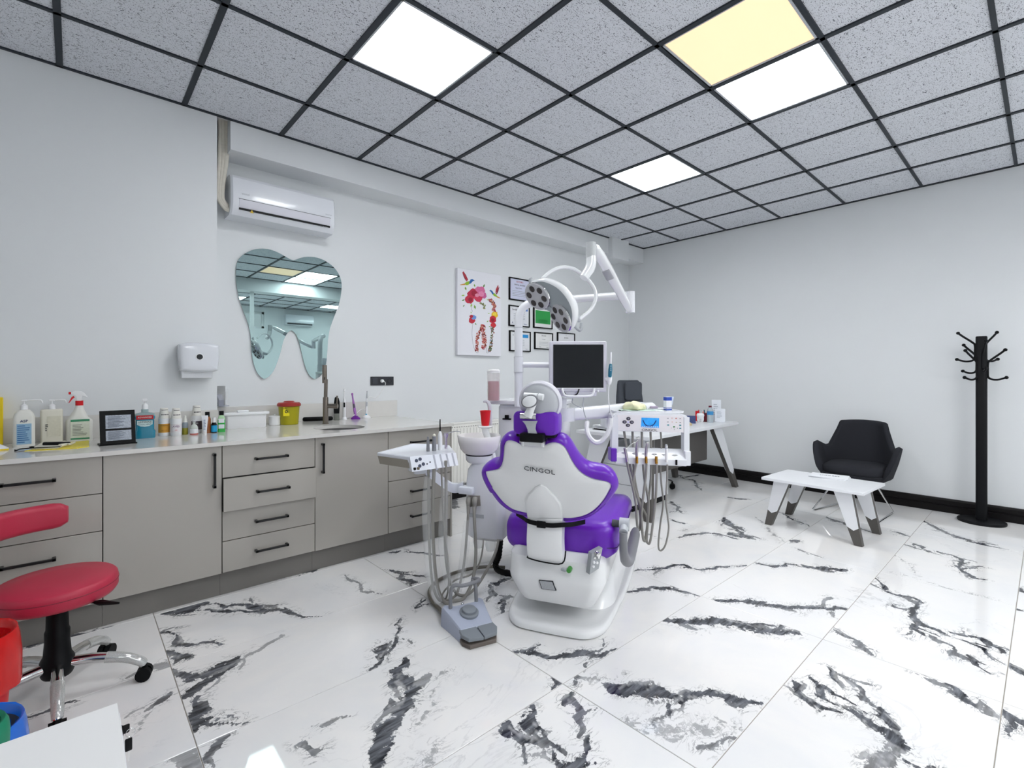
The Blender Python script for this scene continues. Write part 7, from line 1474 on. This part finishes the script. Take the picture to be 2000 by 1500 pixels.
# ================================================================ COAT STAND
cb0 = onz(1917, 1020, 0); cst = root('coat_stand', cb0, 'black coat stand with six double hooks on an oval base', 'coat stand')
b = bm_new(); lathe(b, [(.15, 0), (.152, .003), (.152, .018), (.148, .022), (.001, .024)], T(*cb0), 40); obj('base', b, M_blackm, cst)
ztp = ond(1917, 657, (cb0 - CAM).dot(FW)).z
b = bm_new(); rad = .035; loft(b, [[cb0 + V((p.x, p.y, z)) for p in rrect(2 * rad * k, 2 * rad * k, rad * .55 * k, 4)] for k, z in ((1, .02), (1, ztp - .006), (.9, ztp))]); obj('post', b, M_blackm, cst)
dC = (cb0 - CAM).dot(FW); kc = dC / FPX
for ang, zoff in ((5, 0), (140, 0), (95, -.1), (183, -.155), (-62, -.155), (235, -.08)):
    a = math.radians(ang); o = V((math.cos(a), math.sin(a), 0)); o = RT * math.cos(a) + FW * math.sin(a); p = cb0 + o * (rad + .004) + UP * (ztp - .08 + zoff)
    b = bm_new(); tube(b, [p - UP * .1, p, p + UP * .03 + o * .015, p + UP * .085 + o * .075, p + UP * .11 + o * .1], .008, 8)
    tube(b, [p - UP * .03, p - UP * .1, p - UP * .125 + o * .02, p - UP * .13 + o * .06, p - UP * .115 + o * .105], .008, 8)
    for e in (p + UP * .115 + o * .105, p - UP * .112 + o * .112):
        t_ = bm_new(); bmesh.ops.create_uvsphere(t_, u_segments=10, v_segments=6, radius=.0135); merge(b, t_, T(*e))
    obj('hook', b, M_blackm, cst)
# ================================================================ RED STOOL
sc0 = onz(112, 1312, .1); sc0 = V((sc0.x, sc0.y, 0)); stl = root('dentist_stool', sc0, 'red padded dentist stool with curved backrest on a chrome star base', 'stool')
M_rl = mat('red_leather', 'b32a44', .45, var=.04, bump=.15, bs=400)
dS = (sc0 - CAM).dot(FW); zst = ond(110, 1131, dS).z
b = bm_new(); R_ = .186; lathe(b, [(.10, zst - .075), (R_ * .95, zst - .07), (R_, zst - .055), (R_, zst - .022), (R_ * .985, zst - .008), (R_ * .94, zst), (R_ * .5, zst + .006), (.001, zst + .007)], T(*sc0), 48); sq_ = obj('seat', b, M_rl, stl, ang=60)
b = bm_new(); lathe(b, [(R_ + .0005, zst - .03), (R_ + .002, zst - .0285), (R_ + .0005, zst - .027)], T(*sc0), 48, cap=False); obj('piping', b, mat('dark_red_thread', '7d1c30', .5), sq_)
b = bm_new(); lathe(b, [(.045, .09), (.05, .1), (.052, .15), (.042, .17), (.038, .22), (.038, .26), (.034, .27), (.032, zst - .1), (.02, zst - .095), (.02, zst - .07)], T(*sc0), 24); obj('gas_lift', b, M_black, stl)
b = bm_new(); bx(b, (-.08, -.08, zst - .09), (.08, .08, zst - .07), .004, 1, T(*sc0)); obj('seat_plate', b, M_black, stl)
b = bm_new(); lv0 = sc0 + UP * (zst - .085); lv1 = ond(232, 1178, dS - .06); tube(b, [lv0 + (lv1 - lv0) * .3, lv0 + (lv1 - lv0) * .65], .0045, 8, smooth=False); tube(b, [lv0 + (lv1 - lv0) * .62, lv0 + (lv1 - lv0) * .72, lv1], [.006, .011, .004], 8, smooth=False); obj('height_lever', b, M_black, stl)
cast = [onz(255, 1332, 0), onz(243, 1268, 0), onz(66, 1418, 0), onz(82, 1290, 0)]
angs = [math.atan2((p - sc0).y, (p - sc0).x) for p in cast]; a0 = angs[0]
for k in range(5):
    a = a0 + 2 * math.pi * k / 5; o = V((math.cos(a), math.sin(a), 0)); tip = sc0 + o * .275; t_ = V((-o.y, o.x, 0))
    b = bm_new(); tube(b, [sc0 + UP * .13 + o * .03, sc0 + o * .12 + UP * .125, sc0 + o * .21 + UP * .105, sc0 + o * .255 + UP * .08, tip + UP * .058], [.02, .019, .0175, .016, .013], 10); lg = obj('star_leg', b, M_chrome, stl)
    b = bm_new(); tube(b, [sc0 + o * .15 + UP * .12, sc0 + o * .21 + UP * .105, sc0 + o * .258 + UP * .08, tip + UP * .062], [.021, .0195, .018, .016], 10); obj('film_wrap', b, mat('mesh_film', 'd6d8d6', .25, alpha=.45, var=.4, vs=300), lg)
    b = bm_new(); cyl(b, tip + t_ * .004 + UP * .027, tip + t_ * .024 + UP * .027, .027, n=18); cyl(b, tip - t_ * .024 + UP * .027, tip - t_ * .004 + UP * .027, .027, n=18)
    tube(b, [tip + o * .026 + UP * .03, tip + o * .018 + UP * .05, tip + UP * .058, tip - o * .02 + UP * .05], .012, 8, r2=.026, up=UP) if False else cyl(b, tip + UP * .03, tip + UP * .065, .011, n=10); obj('castor', b, M_black, lg)
# backrest pad
b = bm_new(); rings = []
nb = 22
for i in range(nb + 1):
    t = i / nb; a = math.radians(83 + 125 * t); o = V((math.cos(a), math.sin(a), 0)); e = min(1, min(t, 1 - t) / .06) ** .5 if t not in (0, 1) else .35
    p = sc0 + o * .235 + UP * (zst + .195); rings.append([p + o * (q.x * (.5 + .5 * e)) + UP * (q.y * (.45 + .55 * e)) for q in rrect(.05, .105, .022, 5)])
loft(b, rings); obj('backrest', b, M_rl, stl, ang=60)
b = bm_new(); a = math.radians(150); o = V((math.cos(a), math.sin(a), 0)); tube(b, [sc0 + UP * (zst - .08) + o * .05, sc0 + o * .22 + UP * (zst - .075), sc0 + o * .27 + UP * (zst - .02), sc0 + o * .265 + UP * (zst + .18)], .012, 8); obj('back_stay', b, M_black, stl)
# ================================================================ WASTE BINS WITH BAGS
def binb(px, py, d, R0, R1, h, mbag, lab, col, skirt, folds):
    P0 = ond(px, py, d); P0 = V((P0.x, P0.y, 0)); r = root('waste_bin', P0, lab, 'waste bin', 'waste bins by the white cabinet')
    b = bm_new(); lathe(b, [(R0, 0), (R0, .004), (R1, h - .02), (R1 * .96, h - .02), (R0 * .9, .01), (.001, .008)], T(*P0), 28); obj('bin', b, col, r)
    b = bm_new(); n = 48; rings = []
    for q, z, am_ in ((.8, h * .5, 0), (.93, h - .05, 0), (.99, h + .004, .0), (1.05, h + .006, .01), (1.1, h - .02, .03), (1.14, h - skirt * .5, .06), (1.13, h - skirt, .09)):
        rings.append([P0 + V((math.cos(2*math.pi*i/n), math.sin(2*math.pi*i/n), 0)) * (R1 * q * (1 + am_ * pnoise(V((math.cos(2*math.pi*i/n) * folds, math.sin(2*math.pi*i/n) * folds, z * 6))))) + UP * (z + am_ * .25 * pnoise(V((i * .7, 0, 2)))) for i in range(n)])
    loft(b, rings, cap=False); obj('bag', b, mbag, r, ang=70)
    return P0, r
M_rb = mat('red_film', 'c81a1a', .25, var=.12, vs=20); M_bb = mat('blue_film', '0f66cf', .25, var=.1, vs=20)
binb(-72, 1290, 1.50, .085, .115, .42, M_rb, 'waste bin lined with a shiny red plastic bag', M_red, .17, 6)
P0, r = binb(-62, 1400, 1.235, .075, .098, .33, M_bb, 'waste bin lined with a blue plastic bag', M_dgrey, .12, 6)
gp_ = ond(-66, 1395, 1.08); P0 = V((gp_.x, gp_.y, 0)); r = root('green_bin', P0, 'matt green bin standing before the blue-bagged one', 'waste bin')
b = bm_new(); lathe(b, [(.055, 0), (.058, .004), (.07, .42), (.068, .44), (.062, .452), (.055, .445), (.05, .02), (.001, .015)], T(*P0), 32); obj('bin', b, mat('green_plastic_bin', '0c7d5c', .5), r)
# ================================================================ WHITE CABINET WITH KEYS IN THE FOREGROUND
ZK = .60
k0 = onz(230, 1372, ZK); kx, ky = k0.x, k0.y
wc = root('key_cabinet', (kx - .2, ky - .25, 0), 'white cabinet with keys hanging from its lock', 'cabinet')
b = bm_new(); bx(b, (kx - .45, ky - .52, .03), (kx - .001, ky - .002, ZK - .018), .001, 1); obj('carcass', b, M_dw, wc)
b = bm_new(); bx(b, (kx - .452, ky - .522, ZK - .018), (kx, ky, ZK), .001, 1); obj('cabinet_top', b, M_wmatte, wc)
b = bm_new(); bx(b, (kx - .43, ky - .5, 0), (kx - .03, ky - .02, .03)); obj('plinth', b, M_black, wc)
for z0_, z1_ in ((.035, .21), (.215, .39), (.395, .58)):
    b = bm_new(); bx(b, (kx, ky - .518, z0_), (kx + .003, ky - .004, z1_)); obj('drawer_front', b, M_dw, wc)
lk_ = onx(236, 1429, kx + .005); Mlk = frame(V((kx + .003, lk_.y, lk_.z)), (0, 1, 0), (0, 0, 1))
b = bm_new(); lathe(b, [(.011, 0), (.011, .004), (.008, .006), (.001, .006)], Mlk, 18); lo = obj('lock', b, M_black, wc)
ky_ = root('key_ring', V((kx + .012, lk_.y, lk_.z)), 'two black-headed keys on a ring in the lock of the white cabinet', 'keys')
q = V((kx + .01, lk_.y, lk_.z))
b = bm_new(); bx(b, (-.006, -.002, -.009), (.009, .002, .013), .002, 1, T(*q) @ Matrix.Rotation(.3, 4, 'X')); obj('key_head', b, M_black, ky_)
b = bm_new(); rc = q + V((.01, -.002, -.006)); tube(b, [rc + V((.008 * math.cos(t), 0, .008 * math.sin(t) - .002)) for t in [2 * math.pi * i / 16 for i in range(17)]], .0007, 6, smooth=False); obj('ring', b, M_chrome, ky_)
b = bm_new(); kq = rc + V((-.003, 0, -.012)); bx(b, (-.006, -.002, -.025), (.006, .002, .0), .003, 2, T(*kq)); kh = obj('key_head', b, M_black, ky_)
b = bm_new(); bx(b, (-.002, -.001, -.044), (.002, .001, -.024), 0, 1, T(*kq)); obj('key_blade', b, M_chrome, kh)
